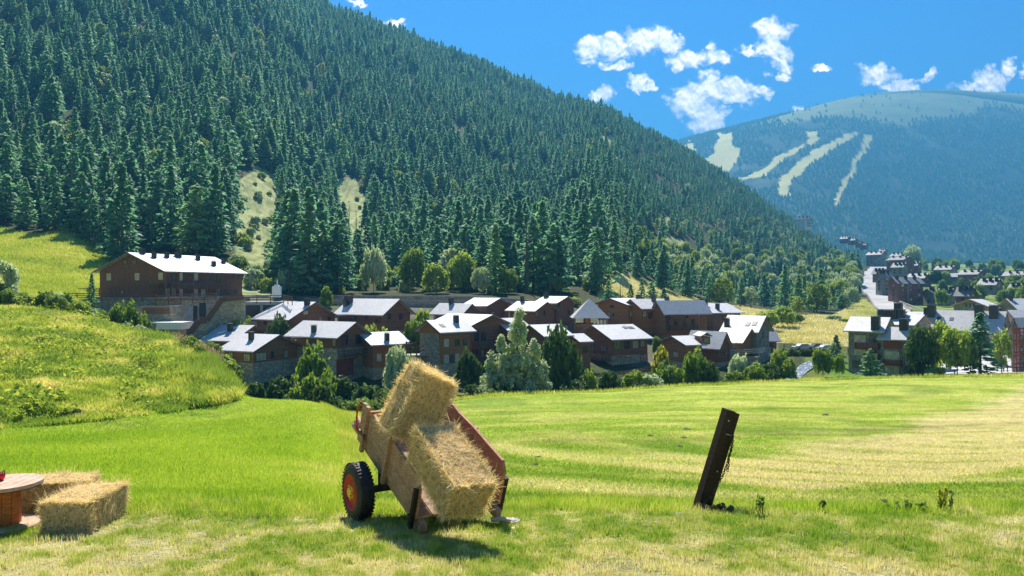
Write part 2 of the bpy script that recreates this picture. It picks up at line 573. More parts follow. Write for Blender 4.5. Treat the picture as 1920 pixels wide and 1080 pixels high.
CLEAR = [  # open scree and meadow strips in the near forest
    [(448, 340), (480, 312), (516, 325), (520, 400), (510, 440), (530, 556), (452, 556), (440, 470), (446, 400)],
    [(625, 335), (668, 335), (684, 375), (700, 440), (690, 470), (655, 465), (634, 400)],
    [(575, 260), (592, 255), (590, 280), (580, 300)],
    [(360, 300), (390, 296), (385, 318), (365, 322)],
    [(1128, 252), (1158, 256), (1150, 276), (1125, 270)],
    [(1100, 425), (1118, 425), (1132, 445), (1112, 448)], [(1232, 410), (1258, 406), (1255, 428), (1236, 422)],
    [(1245, 440), (1290, 455), (1285, 478), (1250, 462)],
    [(815, 420), (850, 460), (856, 500), (815, 495)],
]
GOLD = [(1118, 505), (1175, 512), (1260, 545), (1330, 568), (1400, 576), (1480, 588), (1560, 592), (1620, 560), (1660, 590), (1640, 640), (1560, 650), (1440, 640), (1390, 600), (1300, 590), (1190, 575), (1120, 560)]


def forest_ok(px, py, x, y):
    """where conifers of the near mountain stand (base points)"""
    low = np.interp(px, [-400, 0, 60, 130, 200, 215, 260, 300, 460, 470, 1125, 1135, 1200, 1260, 1330, 1400, 1450, 1500, 1560, 1590, 1615],
                    [440, 418, 436, 446, 470, 500, 505, 482, 482, 552, 552, 512, 528, 553, 572, 580, 575, 590, 590, 575, 545])
    ok = (py < low) & (px < 1612)
    for c in CLEAR:
        ok &= ~inpoly(px, py, c)
    ok &= ~((px > 672) & (px < 925) & (py > 516) & (np.sin(px * .21) < .55))
    return ok


def build_ground():
    az = np.concatenate([AZF, AZB])
    nb = len(AZB)
    Zb = np.zeros((nb, len(RINGS)))
    t = (np.arange(nb) + 1) / (nb + 1)
    for i in range(nb):
        w = t[i] * t[i] * (3 - 2 * t[i])
        Zb[i] = ZF[-1] * (1 - w) + ZF[0] * w
    Z = np.vstack([ZF, Zb])
    A, RR = np.meshgrid(az, RINGS, indexing='ij')
    X = RR * np.sin(A); Y = RR * np.cos(A)
    na, nr = A.shape
    V = np.stack([X, Y, Z], -1).reshape(-1, 3)
    i, j = np.meshgrid(np.arange(na), np.arange(nr - 1), indexing='ij')
    i2 = (i + 1) % na
    quads = np.stack([i * nr + j, i * nr + j + 1, i2 * nr + j + 1, i2 * nr + j], -1).reshape(-1, 4)
    me = bpy.data.meshes.new('ground')
    c0 = len(V)
    V = np.vstack([V, [[0, 0, float(Z[:, 0].mean())]]])
    tri = np.stack([np.arange(na) * nr, ((np.arange(na) + 1) % na) * nr, np.full(na, c0)], -1)
    me.vertices.add(len(V)); me.vertices.foreach_set('co', V.astype(np.float32).ravel())
    me.loops.add(quads.size + tri.size)
    me.loops.foreach_set('vertex_index', np.concatenate([quads.ravel(), tri.ravel()]).astype(np.int32))
    me.polygons.add(len(quads) + len(tri))
    me.polygons.foreach_set('loop_start', np.concatenate([np.arange(len(quads)) * 4, len(quads) * 4 + np.arange(len(tri)) * 3]).astype(np.int32))
    me.update(calc_edges=True)
    me.polygons.foreach_set('use_smooth', [True] * len(me.polygons))
    # what grows where
    x, y, z = V[:, 0], V[:, 1], V[:, 2]
    yy = np.where(y > 0.3, y, 0.3)
    px = np.clip(960 + F * x / yy, -900, 2800); py = 540 - F * z / yy
    d = y
    col = np.zeros((len(V), 3))
    n1 = fbm(x / 2.2, y / 2.2, 4); n4 = fbm(x / .3, y / .3, 3); n2 = fbm(x / 9.0, y / 9.0 + 9, 4); n3 = fbm(x / 0.7 + 3, y / 0.7, 3)

    def setc(mask, c, w=1.0):
        mask = np.asarray(mask, float)
        w = np.broadcast_to(np.asarray(w, float), px.shape) * mask
        col[:] = col * (1 - w[:, None]) + np.asarray(c)[None] * w[:, None]
    setc(np.ones_like(px), (0.13, 0.17, 0.03))                          # default meadow
    near = d < 10.2
    dry = np.clip((n1 - 0.42) * 1.3 + (n4 - .45) * 2.2 + .3 + (py - 960) / 400 + np.where(px > 1000, 0.12, 0), 0, 1)
    setc(near, (0.30, 0.34, 0.07)); setc(near, (0.56, 0.49, 0.25), dry * 0.9)
    lush_r = np.interp(py, [740, 800, 860, 935], [600, 640, 655, 660])
    # lush field on the left
    bank_low = np.interp(px, [0, 130, 250, 330, 440, 470], [800, 790, 776, 768, 748, 735])
    L = (d >= 10.2) & (d < 75) & (px < lush_r + 40 * (n2 - .5)) & (py > bank_low + 14 * (n1 - .5))
    setc(L, (0.24, 0.35, 0.03)); setc(L, (0.35, 0.41, 0.05), np.clip((n2 - .45) * 3, 0, .7))
    # bank of rough growth
    Bk = (d >= 36) & (d < 128) & (px < 470) & (py <= bank_low + 14 * (n1 - .5))
    setc(Bk, (0.27, 0.30, 0.045)); setc(Bk, (0.42, 0.39, 0.10), np.clip((n2 - .4) * 3, 0, .8)); setc(Bk, (0.05, 0.08, 0.02), np.clip((n1 - .6) * 4, 0, .7))
    Up = (d >= 128) & (d < 245) & (px < 215 + 60 * (n2 - .5))
    setc(Up, (0.27, 0.32, 0.035)); setc(Up, (0.35, 0.34, 0.07), np.clip((n2 - .45) * 3, 0, .7))
    # right meadow
    M = (d >= 10.2) & (d < 125) & (px >= lush_r + 40 * (n2 - .5))
    rr = np.hypot((x - 26) / 1.25, y - 40)                                      # mowing swaths sweep round
    sw = 0.5 + 0.5 * np.sin(rr * 2.6 + 3 * n2)
    sw2 = fbm(rr / 2.4, np.arctan2(x - 26, y - 40) * 3.0, 3)
    setc(M, (0.27, 0.36, 0.03))
    setc(M, (0.44, 0.46, 0.09), np.clip((sw2 - .38) * 3.2, 0, .9))
    setc(M, (0.12, 0.21, 0.02), np.clip((n2 - .58) * 4, 0, .6))
    tan_lo = np.interp(px, [1300, 1500, 1700, 1920], [905, 935, 915, 875])
    tan_hi = np.interp(px, [1300, 1500, 1700, 1920], [870, 845, 800, 730])
    T = M * np.clip((tan_lo + 50 * (n2 - .5) - py) / 18 + .5, 0, 1) * np.clip((py - tan_hi - 60 * (n2 - .5) - 20 * (n1 - .5)) / 24 + .5, 0, 1)
    setc(T, (0.55, 0.46, 0.20), np.clip((px - 1150) / 220, 0, 1) * (0.75 + 0.25 * sw) * np.clip(1.5 - 2 * np.abs(n2 - .5), 0, 1))
    br = M & (np.abs(py - np.interp(px, [900, 1250, 1400, 1920], [829, 826, 815, 795]) - 6 * (n1 - .5)) < 4)
    setc(br, (0.28, 0.22, 0.09), np.clip((n3 - .35) * 3, 0, .8))
    # gully and village ground
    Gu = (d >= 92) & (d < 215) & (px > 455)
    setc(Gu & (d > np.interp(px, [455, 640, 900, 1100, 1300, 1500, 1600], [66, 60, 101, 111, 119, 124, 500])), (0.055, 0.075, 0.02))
    Vl = (d >= 150) & (d < 215) & (px > 300) & (px < 1460)
    setc(Vl, (0.16, 0.15, 0.11)); setc(Vl, (0.07, 0.10, 0.03), np.clip((n2 - .4) * 4, 0, .9))
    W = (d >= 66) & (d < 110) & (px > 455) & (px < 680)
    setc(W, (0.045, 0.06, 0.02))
    # right of the river
    Rg = (d >= 120) & (d < 175) & (px > 1555) & (px < 1770)
    setc(Rg, (0.12, 0.22, 0.025))
    Pz = (d >= 133) & (d < 185) & (px > 1765) & (px < 2200)
    setc(Pz, (0.55, 0.54, 0.52))
    # hillside above the village, golden field, forest floor
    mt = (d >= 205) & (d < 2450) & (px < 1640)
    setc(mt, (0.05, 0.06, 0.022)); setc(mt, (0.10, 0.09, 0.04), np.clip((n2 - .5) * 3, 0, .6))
    # left grass patch above the lodge
    pat = (d >= 128) & (px < 215 + 60 * (n2 - .5)) & (py > np.interp(px, [-400, 0, 60, 130, 205, 330], [440, 425, 440, 425, 480, 500]) + 8 * (n1 - .5)) & (d < 300)
    setc(pat, (0.30, 0.35, 0.035)); setc(pat, (0.38, 0.36, 0.08), np.clip((n2 - .45) * 3, 0, .7))
    gd = inpoly(px, py + 6 * (n2 - .5), GOLD) & (d > 185) & (d < 620)
    setc(gd, (0.60, 0.52, 0.27)); setc(gd, (0.25, 0.30, 0.05), np.clip((n2 - .52) * 3.5, 0, .8)); setc(gd & (px > 1590), (0.28, 0.34, 0.06), .8)
    for c in CLEAR:
        k = inpoly(px, py, c) & (d > 200) & (d < 2400)
        setc(k, (0.40, 0.42, 0.18), .95); setc(k, (0.14, 0.18, 0.05), np.clip((n1 - .45) * 4, 0, .8))
    # valley floor to the right
    vf = (d >= 215) & (d < 2700) & (px >= 1640)
    setc(vf, (0.22, 0.28, 0.06)); setc(vf, (0.07, 0.11, 0.03), np.clip((n2 - .45) * 4, 0, .8))
    # far mountain
    fm = (d >= 2450)
    nb2 = fbm(x / 420.0, y / 420.0, 5); nb3 = fbm(x / 90.0, y / 90.0, 4)
    setc(fm, (0.045, 0.065, 0.03)); setc(fm, (0.11, 0.14, 0.06), np.clip((nb3 - .52) * 4, 0, .8))
    tree_line = np.interp(px, [1270, 1400, 1500, 1600, 1700, 1800, 1850, 1920, 2300], [262, 236, 228, 232, 240, 222, 205, 215, 250])
    al = np.clip((tree_line + 50 * (nb2 - .5) - py) / 10, 0, 1) * fm
    setc(fm, (0.25, 0.28, 0.08), al); setc(fm, (0.17, 0.21, 0.07), al * np.clip((nb3 - .5) * 3, 0, .7))
    for s in SKI:
        setc(inpoly(px + 14 * (nb3 - .5), py + 10 * (fbm(x / 60., y / 60. + 7, 3) - .5), s) & fm, (0.78, 0.70, 0.22), .95)
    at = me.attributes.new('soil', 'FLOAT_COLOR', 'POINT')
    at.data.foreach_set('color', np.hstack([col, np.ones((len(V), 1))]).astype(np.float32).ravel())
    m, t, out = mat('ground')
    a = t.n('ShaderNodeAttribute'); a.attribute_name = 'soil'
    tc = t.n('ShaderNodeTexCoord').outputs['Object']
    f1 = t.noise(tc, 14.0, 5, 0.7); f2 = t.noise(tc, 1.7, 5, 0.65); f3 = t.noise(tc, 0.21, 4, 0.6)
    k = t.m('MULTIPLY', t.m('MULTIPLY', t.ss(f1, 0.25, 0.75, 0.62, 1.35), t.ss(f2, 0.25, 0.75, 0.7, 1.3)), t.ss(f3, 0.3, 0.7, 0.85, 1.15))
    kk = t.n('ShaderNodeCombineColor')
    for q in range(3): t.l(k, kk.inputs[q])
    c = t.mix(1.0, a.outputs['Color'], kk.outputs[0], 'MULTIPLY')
    c = t.mix(t.ss(t.noise(tc, 5.0, 4, .7), .5, .8, 0, .45), c, t.mix(1.0, c, (1.5, 1.25, 1.5), 'MULTIPLY'))
    b = t.n('ShaderNodeBsdfPrincipled'); t.l(c, b.inputs['Base Color'])
    b.inputs['Roughness'].default_value = 0.95; b.inputs['Specular IOR Level'].default_value = 0.1
    bn = t.n('ShaderNodeBump'); bn.inputs['Strength'].default_value = 0.9; bn.inputs['Distance'].default_value = 0.12
    t.l(t.m('ADD', f1, t.m('MULTIPLY', f2, 2.0)), bn.inputs['Height']); t.l(bn.outputs[0], b.inputs['Normal'])
    t.l(b.outputs[0], out.inputs[0])
    me.materials.append(m)
    print('zmax', float(z.max()), float(z.min()))
    o = bpy.data.objects.new('ground', me)
    COL.objects.link(o)
    tag(o, 'green and straw coloured mountain meadow falling to the village and rising to the slopes', 'ground', kind='structure')


build_ground()
# ------------------------------------------------------------------ vegetation
M_CON = foliage('conifer_needles', (0.022, 0.12, 0.088), (0.27, 0.43, 0.22), dry=(0.30, 0.42, 0.14), glow=(1.25, 1.7, 1.35), trans=0.45, scale=0.25)
M_CONF = foliage('far_needles', (0.08, 0.17, 0.05), (0.21, 0.29, 0.07), trans=0.3, scale=0.02)
M_BARK = simple('bark', (0.10, 0.075, 0.055), 0.9, 0.4, 4)
M_LEAF = foliage('broad_leaves', (0.11, 0.19, 0.035), (0.24, 0.34, 0.055), trans=0.4, scale=0.7)
M_LEAFY = foliage('bright_leaves', (0.18, 0.28, 0.045), (0.36, 0.45, 0.09), trans=0.45, scale=0.7)
M_LEAFD = foliage('dark_leaves', (0.05, 0.10, 0.03), (0.11, 0.18, 0.045), trans=0.3, scale=0.7)
M_SILV = foliage('silvery_leaves', (0.32, 0.42, 0.24), (0.58, 0.66, 0.44), trans=0.35, scale=0.8)
M_YEL = foliage('yellow_leaves', (0.34, 0.36, 0.03), (0.5, 0.48, 0.05), trans=0.4, scale=0.8)


def cards(ctr, nrm_up, size, aspect, rng, tilt=1.0):
    """one four-cornered leaf card per centre; ctr (N,3), size (N,)"""
    N = len(ctr)
    nrm = rng.normal(0, 1, (N, 3)) * tilt + np.asarray(nrm_up)
    nrm /= np.linalg.norm(nrm, axis=1, keepdims=True) + 1e-9
    a = np.cross(nrm, rng.normal(0, 1, (N, 3)))
    a /= np.linalg.norm(a, axis=1, keepdims=True) + 1e-9
    b = np.cross(nrm, a)
    s = size[:, None]
    a = a * s * aspect; b = b * s
    j = rng.uniform(0.7, 1.25, (N, 4, 1))
    return np.stack([ctr - a * j[:, 0], ctr - b * j[:, 1], ctr + a * j[:, 2], ctr + b * j[:, 3]], 1)


def conifer_mesh(name, seed, h=16.0, w=3.6, n=1500, fat=0.85, ragged=0.25, low=0.07, card=0.34):
    rng = np.random.default_rng(seed)
    nb = 110
    t = np.linspace(low, 0.985, nb) + rng.normal(0, 0.008, nb)
    ang = np.arange(nb) * 2.399 + rng.normal(0, .3, nb)
    env = np.minimum((1 - t) ** fat * 1.0, 1.0) * np.clip((t - low) / 0.10 + 0.55, 0, 1)
    L = w * env * rng.uniform(1 - ragged * 1.4, 1 + ragged, nb) + 0.25
    per = max(4, n // nb)
    k = rng.integers(0, nb, per * nb)
    wgt = rng.random(len(k))
    k = k[wgt < (0.25 + 0.75 * L[k] / L.max())]
    u = rng.uniform(0.12, 1.0, len(k)) ** 0.62
    r = L[k] * u
    side = rng.normal(0, 0.16, len(k)) * r
    x = np.cos(ang[k]) * r - np.sin(ang[k]) * side
    y = np.sin(ang[k]) * r + np.cos(ang[k]) * side
    z = t[k] * h - (u ** 1.5) * L[k] * 0.22 + (u > .8) * L[k] * 0.06 + rng.normal(0, 0.12, len(k))
    ctr = np.stack([x, y, z], 1)
    up = np.stack([np.cos(ang[k]) * 0.5, np.sin(ang[k]) * 0.5, np.full(len(k), 1.1)], 1)
    q = cards(ctr, up, card * rng.uniform(0.7, 1.4, len(k)), 1.55, rng, 0.42)
    tip = cards(np.array([[0, 0, h * 0.985 - 0.1 * i] for i in range(4)]), (1, 0, .2), np.array([.2, .24, .28, .3]), 1.2, rng, .4)
    V = np.concatenate([q, tip]).reshape(-1, 3)
    o = fast_mesh('crown', V, 4, M_CON)
    me = o.data; me.name = name
    bpy.data.objects.remove(o)
    return me


def trunk_mesh(name, h, r, seed, limbs=5, spread=0.0, lean=0.0):
    rng = random.Random(seed)
    m = MB()
    pts = [(lean * (i / 5.0) ** 1.5 + rng.uniform(-.05, .05) * r * 4, rng.uniform(-.05, .05) * r * 4, -0.6 + (h + 0.6) * i / 5.0) for i in range(6)]
    m.tube(pts, [r * (1.25 - 1.1 * i / 5.0) for i in range(6)], 8)
    for i in range(limbs):
        t = 0.3 + 0.6 * i / max(1, limbs); a = i * 2.4 + rng.random()
        p = Vector((0, 0, h * t)); L = spread * (1.1 - t * 0.6)
        m.tube([p, p + Vector((math.cos(a) * L * .5, math.sin(a) * L * .5, L * .35)), p + Vector((math.cos(a) * L, math.sin(a) * L, L * .8))],
               [r * .45 * (1.2 - t), r * .3 * (1.2 - t), r * .1], 5)
    me = bpy.data.meshes.new(name)
    me.from_pydata(m.v, [], m.f); me.materials.append(M_BARK)
    return me


CON = [conifer_mesh('pine_a', 1, 16, 4.6, 2100, 0.72), conifer_mesh('pine_b', 2, 17, 4.2, 1900, 0.85, .3), conifer_mesh('pine_c', 3, 15, 4.8, 2200, 0.62, .35),
       conifer_mesh('pine_d', 4, 14, 4.4, 2000, 0.55, .4, 0.12), conifer_mesh('pine_e', 5, 17, 3.9, 1900, .95, .3, 0.04)]
CONH = [16, 16, 15, 14, 17]
TRK = trunk_mesh('pine_trunk', 13.5, 0.26, 3, 5, 1.2)


def broad_mesh(name, seed, w, h, n, matl, card=0.22, lobes=9, base=0.18, pointed=0.0, trail=0.0):
    """a leafy crown of many clumps with gaps between them; base = bare share at the bottom"""
    rng = np.random.default_rng(seed)
    C = []
    for i in range(lobes * 6):
        t = rng.uniform(0, 1); a = rng.uniform(0, 2 * np.pi)
        env = np.sqrt(max(0.05, 1 - abs(2 * t - 0.8) ** 2.6 / 1.75)) * (1 - pointed * t)
        rr = env * rng.uniform(0.45, 1.0)
        C.append((math.cos(a) * rr * w * .86, math.sin(a) * rr * w * .86, h * (base + (1 - base) * (0.10 + 0.80 * t)), w * rng.uniform(.10, .27) * (1 - .4 * pointed * t)))
    C = np.array(C)
    k = rng.integers(0, len(C), n)
    v = rng.normal(0, 1, (n, 3)); v /= np.linalg.norm(v, axis=1, keepdims=True)
    rad = rng.uniform(0.35, 1.0, n) ** 0.5
    ctr = C[k, :3] + v * (C[k, 3] * rad)[:, None] * np.array([1, 1, 1.1])
    ctr[:, 2] = np.maximum(ctr[:, 2] - trail * rng.random(n) * h * .1, 0.05)
    q = cards(ctr, v * 0.8 + np.array([0, 0, .5]), card * rng.uniform(.6, 1.4, n), 1.2, rng, 0.7)
    o = fast_mesh('crown', q.reshape(-1, 3), 4, matl)
    me = o.data; me.name = name
    bpy.data.objects.remove(o)
    return me


def plant(name, me, trunk, loc, s, rz, label, cat, group=None, crown='crown', stem='trunk', sz=None, sxy=None):
    e = empty(name, loc, label, cat, group, rz)
    e.scale = (sxy or s, sxy or s, sz or s)
    c = bpy.data.objects.new(crown, me); COL.objects.link(c); c.parent = e
    if trunk is not None:
        c = bpy.data.objects.new(stem, trunk); COL.objects.link(c); c.parent = e
    return e


RND = [broad_mesh('round_a', 61, 4.6, 12, 2200, M_LEAFY, card=.32, base=.14), broad_mesh('round_b', 62, 4.8, 11, 2200, M_LEAF, card=.32, base=.14),
       broad_mesh('round_c', 63, 4.2, 12, 2200, M_SILV, card=.30, base=.14)]
TRKR = trunk_mesh('round_trunk', 9, 0.2, 12, 5, 1.5)


def scatter(poly_d, spacing, rng):
    """jittered grid over depth range"""
    d0, d1 = poly_d
    ys = np.arange(d0, d1, spacing)
    out = []
    for y in ys:
        xs = np.arange(-0.75 * y - 20, 0.75 * y + 20, spacing)
        out.append(np.stack([xs + rng.uniform(-.5, .5, len(xs)) * spacing, np.full(len(xs), y) + rng.uniform(-.5, .5, len(xs)) * spacing], 1))
    return np.concatenate(out)


def gn_forest(name, pts, scl, kind, rz, sources, label, cat='forest'):
    me = bpy.data.meshes.new(name)
    me.vertices.add(len(pts)); me.vertices.foreach_set('co', pts.astype(np.float32).ravel())
    for nm, arr, tp in (('size', scl, 'FLOAT'), ('spin', rz, 'FLOAT')):
        at = me.attributes.new(nm, tp, 'POINT'); at.data.foreach_set('value', arr.astype(np.float32))
    at = me.attributes.new('which', 'INT', 'POINT'); at.data.foreach_set('value', kind.astype(np.int32))
    o = bpy.data.objects.new(name, me); COL.objects.link(o)
    ng = bpy.data.node_groups.new(name, 'GeometryNodeTree')
    ng.interface.new_socket('Geometry', in_out='INPUT', socket_type='NodeSocketGeometry')
    ng.interface.new_socket('Geometry', in_out='OUTPUT', socket_type='NodeSocketGeometry')
    N = ng.nodes; L = ng.links
    gi = N.new('NodeGroupInput'); go = N.new('NodeGroupOutput')
    iop = N.new('GeometryNodeInstanceOnPoints'); jn = N.new('GeometryNodeJoinGeometry')
    for crown, trunk in reversed(sources):        # the join hands its last link out first
        j2 = N.new('GeometryNodeJoinGeometry')
        for ob in (crown, trunk):
            if ob is None: continue
            inf = N.new('GeometryNodeObjectInfo'); inf.inputs['Object'].default_value = ob
            inf.transform_space = 'ORIGINAL'
            L.new(inf.outputs['Geometry'], j2.inputs[0])
        g2 = N.new('GeometryNodeGeometryToInstance')
        L.new(j2.outputs[0], g2.inputs[0]); L.new(g2.outputs[0], jn.inputs[0])
    L.new(jn.outputs[0], iop.inputs['Instance'])
    iop.inputs['Pick Instance'].default_value = True

    def attr(nm, tp):
        a = N.new('GeometryNodeInputNamedAttribute'); a.data_type = tp; a.inputs['Name'].default_value = nm
        return a.outputs['Attribute']
    L.new(attr('which', 'INT'), iop.inputs['Instance Index'])
    cx = N.new('ShaderNodeCombineXYZ'); L.new(attr('spin', 'FLOAT'), cx.inputs[2])
    e2r = N.new('FunctionNodeEulerToRotation'); L.new(cx.outputs[0], e2r.inputs[0]); L.new(e2r.outputs[0], iop.inputs['Rotation'])
    L.new(attr('size', 'FLOAT'), iop.inputs['Scale'])
    L.new(gi.outputs[0], iop.inputs['Points']); L.new(iop.outputs[0], go.inputs[0])
    md = o.modifiers.new('trees', 'NODES'); md.node_group = ng
    tag(o, label, cat, kind='stuff')
    return o


def build_forest():
    rng = np.random.default_rng(11)
    sets = []
    for (d0, d1, sp) in ((200, 420, 8.0), (420, 900, 7.6), (900, 1300, 8.0), (1300, 1900, 9.0)):
        sets.append(scatter((d0, d1), sp, rng))
    p = np.concatenate(sets)
    x, y = p[:, 0], p[:, 1]
    z = H(x, y)
    px = 960 + F * x / y; py = 540 - F * z / y
    ok = forest_ok(px, py, x, y) & (px > -170) & (py > -130)
    # beyond the ridge nothing is seen
    rd = np.interp(px, PXC, NODE_D[:, NN - 5]); ok &= y < rd * 1.03 + 15
    # thinner in the lower right where light broadleaf trees mix in, gaps at random
    gap = fbm(x / 26.0 + 40, y / 26.0, 3)
    ok &= ~((gap > 0.67) & (y < 900))
    ok &= (rng.random(len(x)) < np.where((px > 1180) & (py > 430), 0.62, 0.95))
    x, y, z, px, py, gap = [a[ok] for a in (x, y, z, px, py, gap)]
    N = len(x)
    kind = rng.integers(0, 5, N)
    mixn = fbm(x / 38. + 11, y / 38., 3)
    pb = np.clip((mixn - .58) * .9, 0, .16) + .012 + np.where((px > 1150) & (py > 420), .22, 0)
    broad = rng.random(N) < pb
    kind = np.where(broad, rng.integers(5, 8, N), kind)
    s = rng.uniform(0.55, 1.12, N) * np.interp(y, [230, 500, 1500], [1.55, 1.2, 1.02]) * (0.62 + 0.75 * fbm(x / 45., y / 45., 3))
    s *= np.interp(px, [1100, 1200], [1.0, 0.68])
    s *= np.where(rng.random(N) < 0.12, 1.35, 1.0)
    s = np.minimum(s, np.interp(y, [230, 500], [1.75, 1.6]))
    rz = rng.uniform(0, 6.28, N)
    # the 250 that show largest stand as trees of their own
    inside = (px > -10) & (px < 1930) & (py > 0)
    s = np.where(kind >= 5, np.clip(s, .6, 1.15), s)
    score = s / y * inside * (kind < 5)
    order = np.argsort(-score)
    single = order[:240]
    crowns = {}
    for q, i in enumerate(single):
        k = int(kind[i])
        zones = [(110, 'above the open grass slope at the far left'), (210, 'above the right part of the open grass slope'), (330, 'behind the left gable of the big lodge'),
                 (455, 'behind the roof of the big lodge'), (530, 'by the pale open strip right of the big lodge'), (640, 'above the white chimney block'), (770, 'above the long row chalet'),
                 (900, 'above the upper stepped-gable chalet'), (1010, 'above the left part of the upper stepped chalet'), (1135, 'above the pyramid-roofed pavilion'), (3000, 'along the top of the dry golden hillside')]
        wh = next(t_ for lim, t_ in zones if px[i] < lim)
        row = 'edge' if py[i] > 440 else ('lower' if py[i] > 330 else 'upper')
        lab = {'edge': 'forest-edge conifer ', 'lower': 'conifer behind the first forest row ', 'upper': 'conifer high in the steep forest '}[row] + wh
        g = 'forest conifers, ' + row + ' rows, ' + wh
        e = plant('pine_tree', CON[k], TRK, (x[i], y[i], z[i] - .2), float(s[i]), float(rz[i]), lab, 'tree', g)
        if k not in crowns:
            crowns[k] = [c for c in e.children]
            crowns[k].sort(key=lambda c: 0 if c.name.startswith('crown') else 1)
    rest = np.ones(N, bool); rest[single] = False
    src = [crowns[k] if k in crowns else crowns[0] for k in range(5)]
    for k, (bx, by_, me, lab) in enumerate(((866, 505, RND[0], 'round bright green tree standing among conifers above the stone retaining wall'),
                                            (945, 500, RND[1], 'mid-green round tree under the conifers above the upper stepped chalet'),
                                            (1500, 520, RND[2], 'pale green round tree in the mixed forest right of the golden hillside'))):
        p = G(bx, by_, 225, 1500)
        e = plant('round_tree', me, TRKR, p, 1.0, k, lab, 'tree')
        cc = sorted(e.children, key=lambda c: 0 if c.name.startswith('crown') else 1)
        src.append(cc)
    pts = np.stack([x, y, z - .2], 1)
    gn_forest('forest', pts[rest], s[rest], kind[rest], rz[rest], src,
              'dark green conifer forest covering the whole steep left mountainside up to its ridge')
    print('forest', N)
    return src


SRC = build_forest()


def build_far_forest():
    """the forest of the far mountain: one mass of small conifers"""
    rng = np.random.default_rng(5)
    p = np.concatenate([scatter((2300, 5500), 19.0, rng), scatter((1130, 2300), 14.0, rng)])
    x, y = p[:, 0], p[:, 1]
    k = (x / y > 0.17); x, y = x[k], y[k]
    z = H(x, y); px = 960 + F * x / y; py = 540 - F * z / y
    nb2 = fbm(x / 420.0, y / 420.0, 5)
    tl = np.interp(px, [1270, 1400, 1500, 1600, 1700, 1800, 1850, 1920, 2300], [262, 236, 228, 232, 240, 222, 205, 215, 250])
    above = (tl + 50 * (nb2 - .5) - py) / 14
    ok = (px < 2320) & (rng.random(len(x)) > np.clip(above, 0, 1) * 0.985) & (y < 5450) & ((y > 2620) | ((px > 1535) & (px < 1668) & (y > 1180)) | ((y > 2000) & (px > 1535)))
    for c in SKI: ok &= ~inpoly(px + 14 * (fbm(x / 90.0, y / 90.0, 4) - .5), py + 10 * (fbm(x / 60., y / 60. + 7, 3) - .5), c)
    ok &= ~((fbm(x / 130., y / 130., 3) > .68))
    x, y, z = x[ok], y[ok], z[ok]
    N = len(x)
    print('far', N)
    h = rng.uniform(11, 24, N); r = h * rng.uniform(.28, .42, N)
    a0 = rng.uniform(0, 6.28, N)
    tris = []
    for lv, (z0, z1, rs) in enumerate(((0.0, 0.65, 1.0), (0.38, 1.0, 0.62))):
        for s in range(5):
            a = a0 + s * 2 * np.pi / 5 + lv; b = a + 2 * np.pi / 5
            w = r * rs * rng.uniform(.75, 1.2, N); w2 = r * rs * rng.uniform(.75, 1.2, N)
            p0 = np.stack([x + np.cos(a) * w, y + np.sin(a) * w, z + h * z0 + rng.uniform(-.06, .06, N) * h], 1)
            p1 = np.stack([x + np.cos(b) * w2, y + np.sin(b) * w2, z + h * z0 + rng.uniform(-.06, .06, N) * h], 1)
            p2 = np.stack([x + rng.normal(0, .06, N) * h * .5, y, z + h * z1], 1)
            tris.append(np.stack([p0, p1, p2], 1))
    V = np.concatenate(tris).reshape(-1, 3)
    o = fast_mesh('far_forest', V, 3, M_CONF)
    tag(o, 'blue-green forest on the far mountain, cut by pale ski runs', 'forest', kind='stuff')


build_far_forest()


def build_haze():
    m, t, out = mat('haze')
    v = t.n('ShaderNodeVolumePrincipled')
    v.inputs['Color'].default_value = (0.085, 0.37, 0.68, 1)
    v.inputs['Density'].default_value = 0.00024
    v.inputs['Anisotropy'].default_value = 0.2
    t.l(v.outputs[0], out.inputs['Volume'])
    b = MB().obox((-7800, -7800, -60), (15600, 0, 0), (0, 15600, 0), (0, 0, 1640))
    o = b.obj('haze', m)
    tag(o, 'thin blue mountain haze filling the valley', 'haze', kind='stuff')


build_haze()
# ------------------------------------------------------------------ building materials
def planks(name, lo, hi, vertical=False, rough=0.75, width=0.16):
    m, t, out = mat(name)
    tc = t.n('ShaderNodeTexCoord').outputs['Object']
    sep = t.n('ShaderNodeSeparateXYZ'); t.l(tc, sep.inputs[0])
    c = sep.outputs[2] if not vertical else t.m('ADD', sep.outputs[0], t.m('MULTIPLY', sep.outputs[1], 0.7))
    q = t.m('DIVIDE', c, width)
    fl = t.m('FLOOR', q); fr = t.m('FRACT', q)
    wn = t.n('ShaderNodeTexWhiteNoise'); wn.noise_dimensions = '1D'; t.l(fl, wn.inputs['W'])
    n = t.noise(t.map(tc, scale=(0.8, 0.8, 3)), 1.3, 5, 0.65)
    oi = t.n('ShaderNodeObjectInfo').outputs['Random']
    f = t.m('ADD', t.m('ADD', t.m('MULTIPLY', wn.outputs[0], 0.35), t.m('MULTIPLY', t.ss(n, .3, .7), 0.4)), t.m('MULTIPLY', oi, .25))
    col = t.mix(f, lo, hi)
    gap = t.ss(t.m('ABSOLUTE', t.m('SUBTRACT', fr, 0.5)), 0.40, 0.5)
    col = t.mix(t.m('MULTIPLY', gap, 0.6), col, (lo[0] * .3, lo[1] * .3, lo[2] * .3))
    b = t.n('ShaderNodeBsdfPrincipled'); t.l(col, b.inputs['Base Color'])
    b.inputs['Roughness'].default_value = rough; b.inputs['Specular IOR Level'].default_value = 0.12
    bn = t.n('ShaderNodeBump'); bn.inputs['Strength'].default_value = 0.5; bn.inputs['Distance'].default_value = 0.03
    t.l(t.m('SUBTRACT', 1.0, gap), bn.inputs['Height']); t.l(bn.outputs[0], b.inputs['Normal'])
    t.l(b.outputs[0], out.inputs[0])
    return m


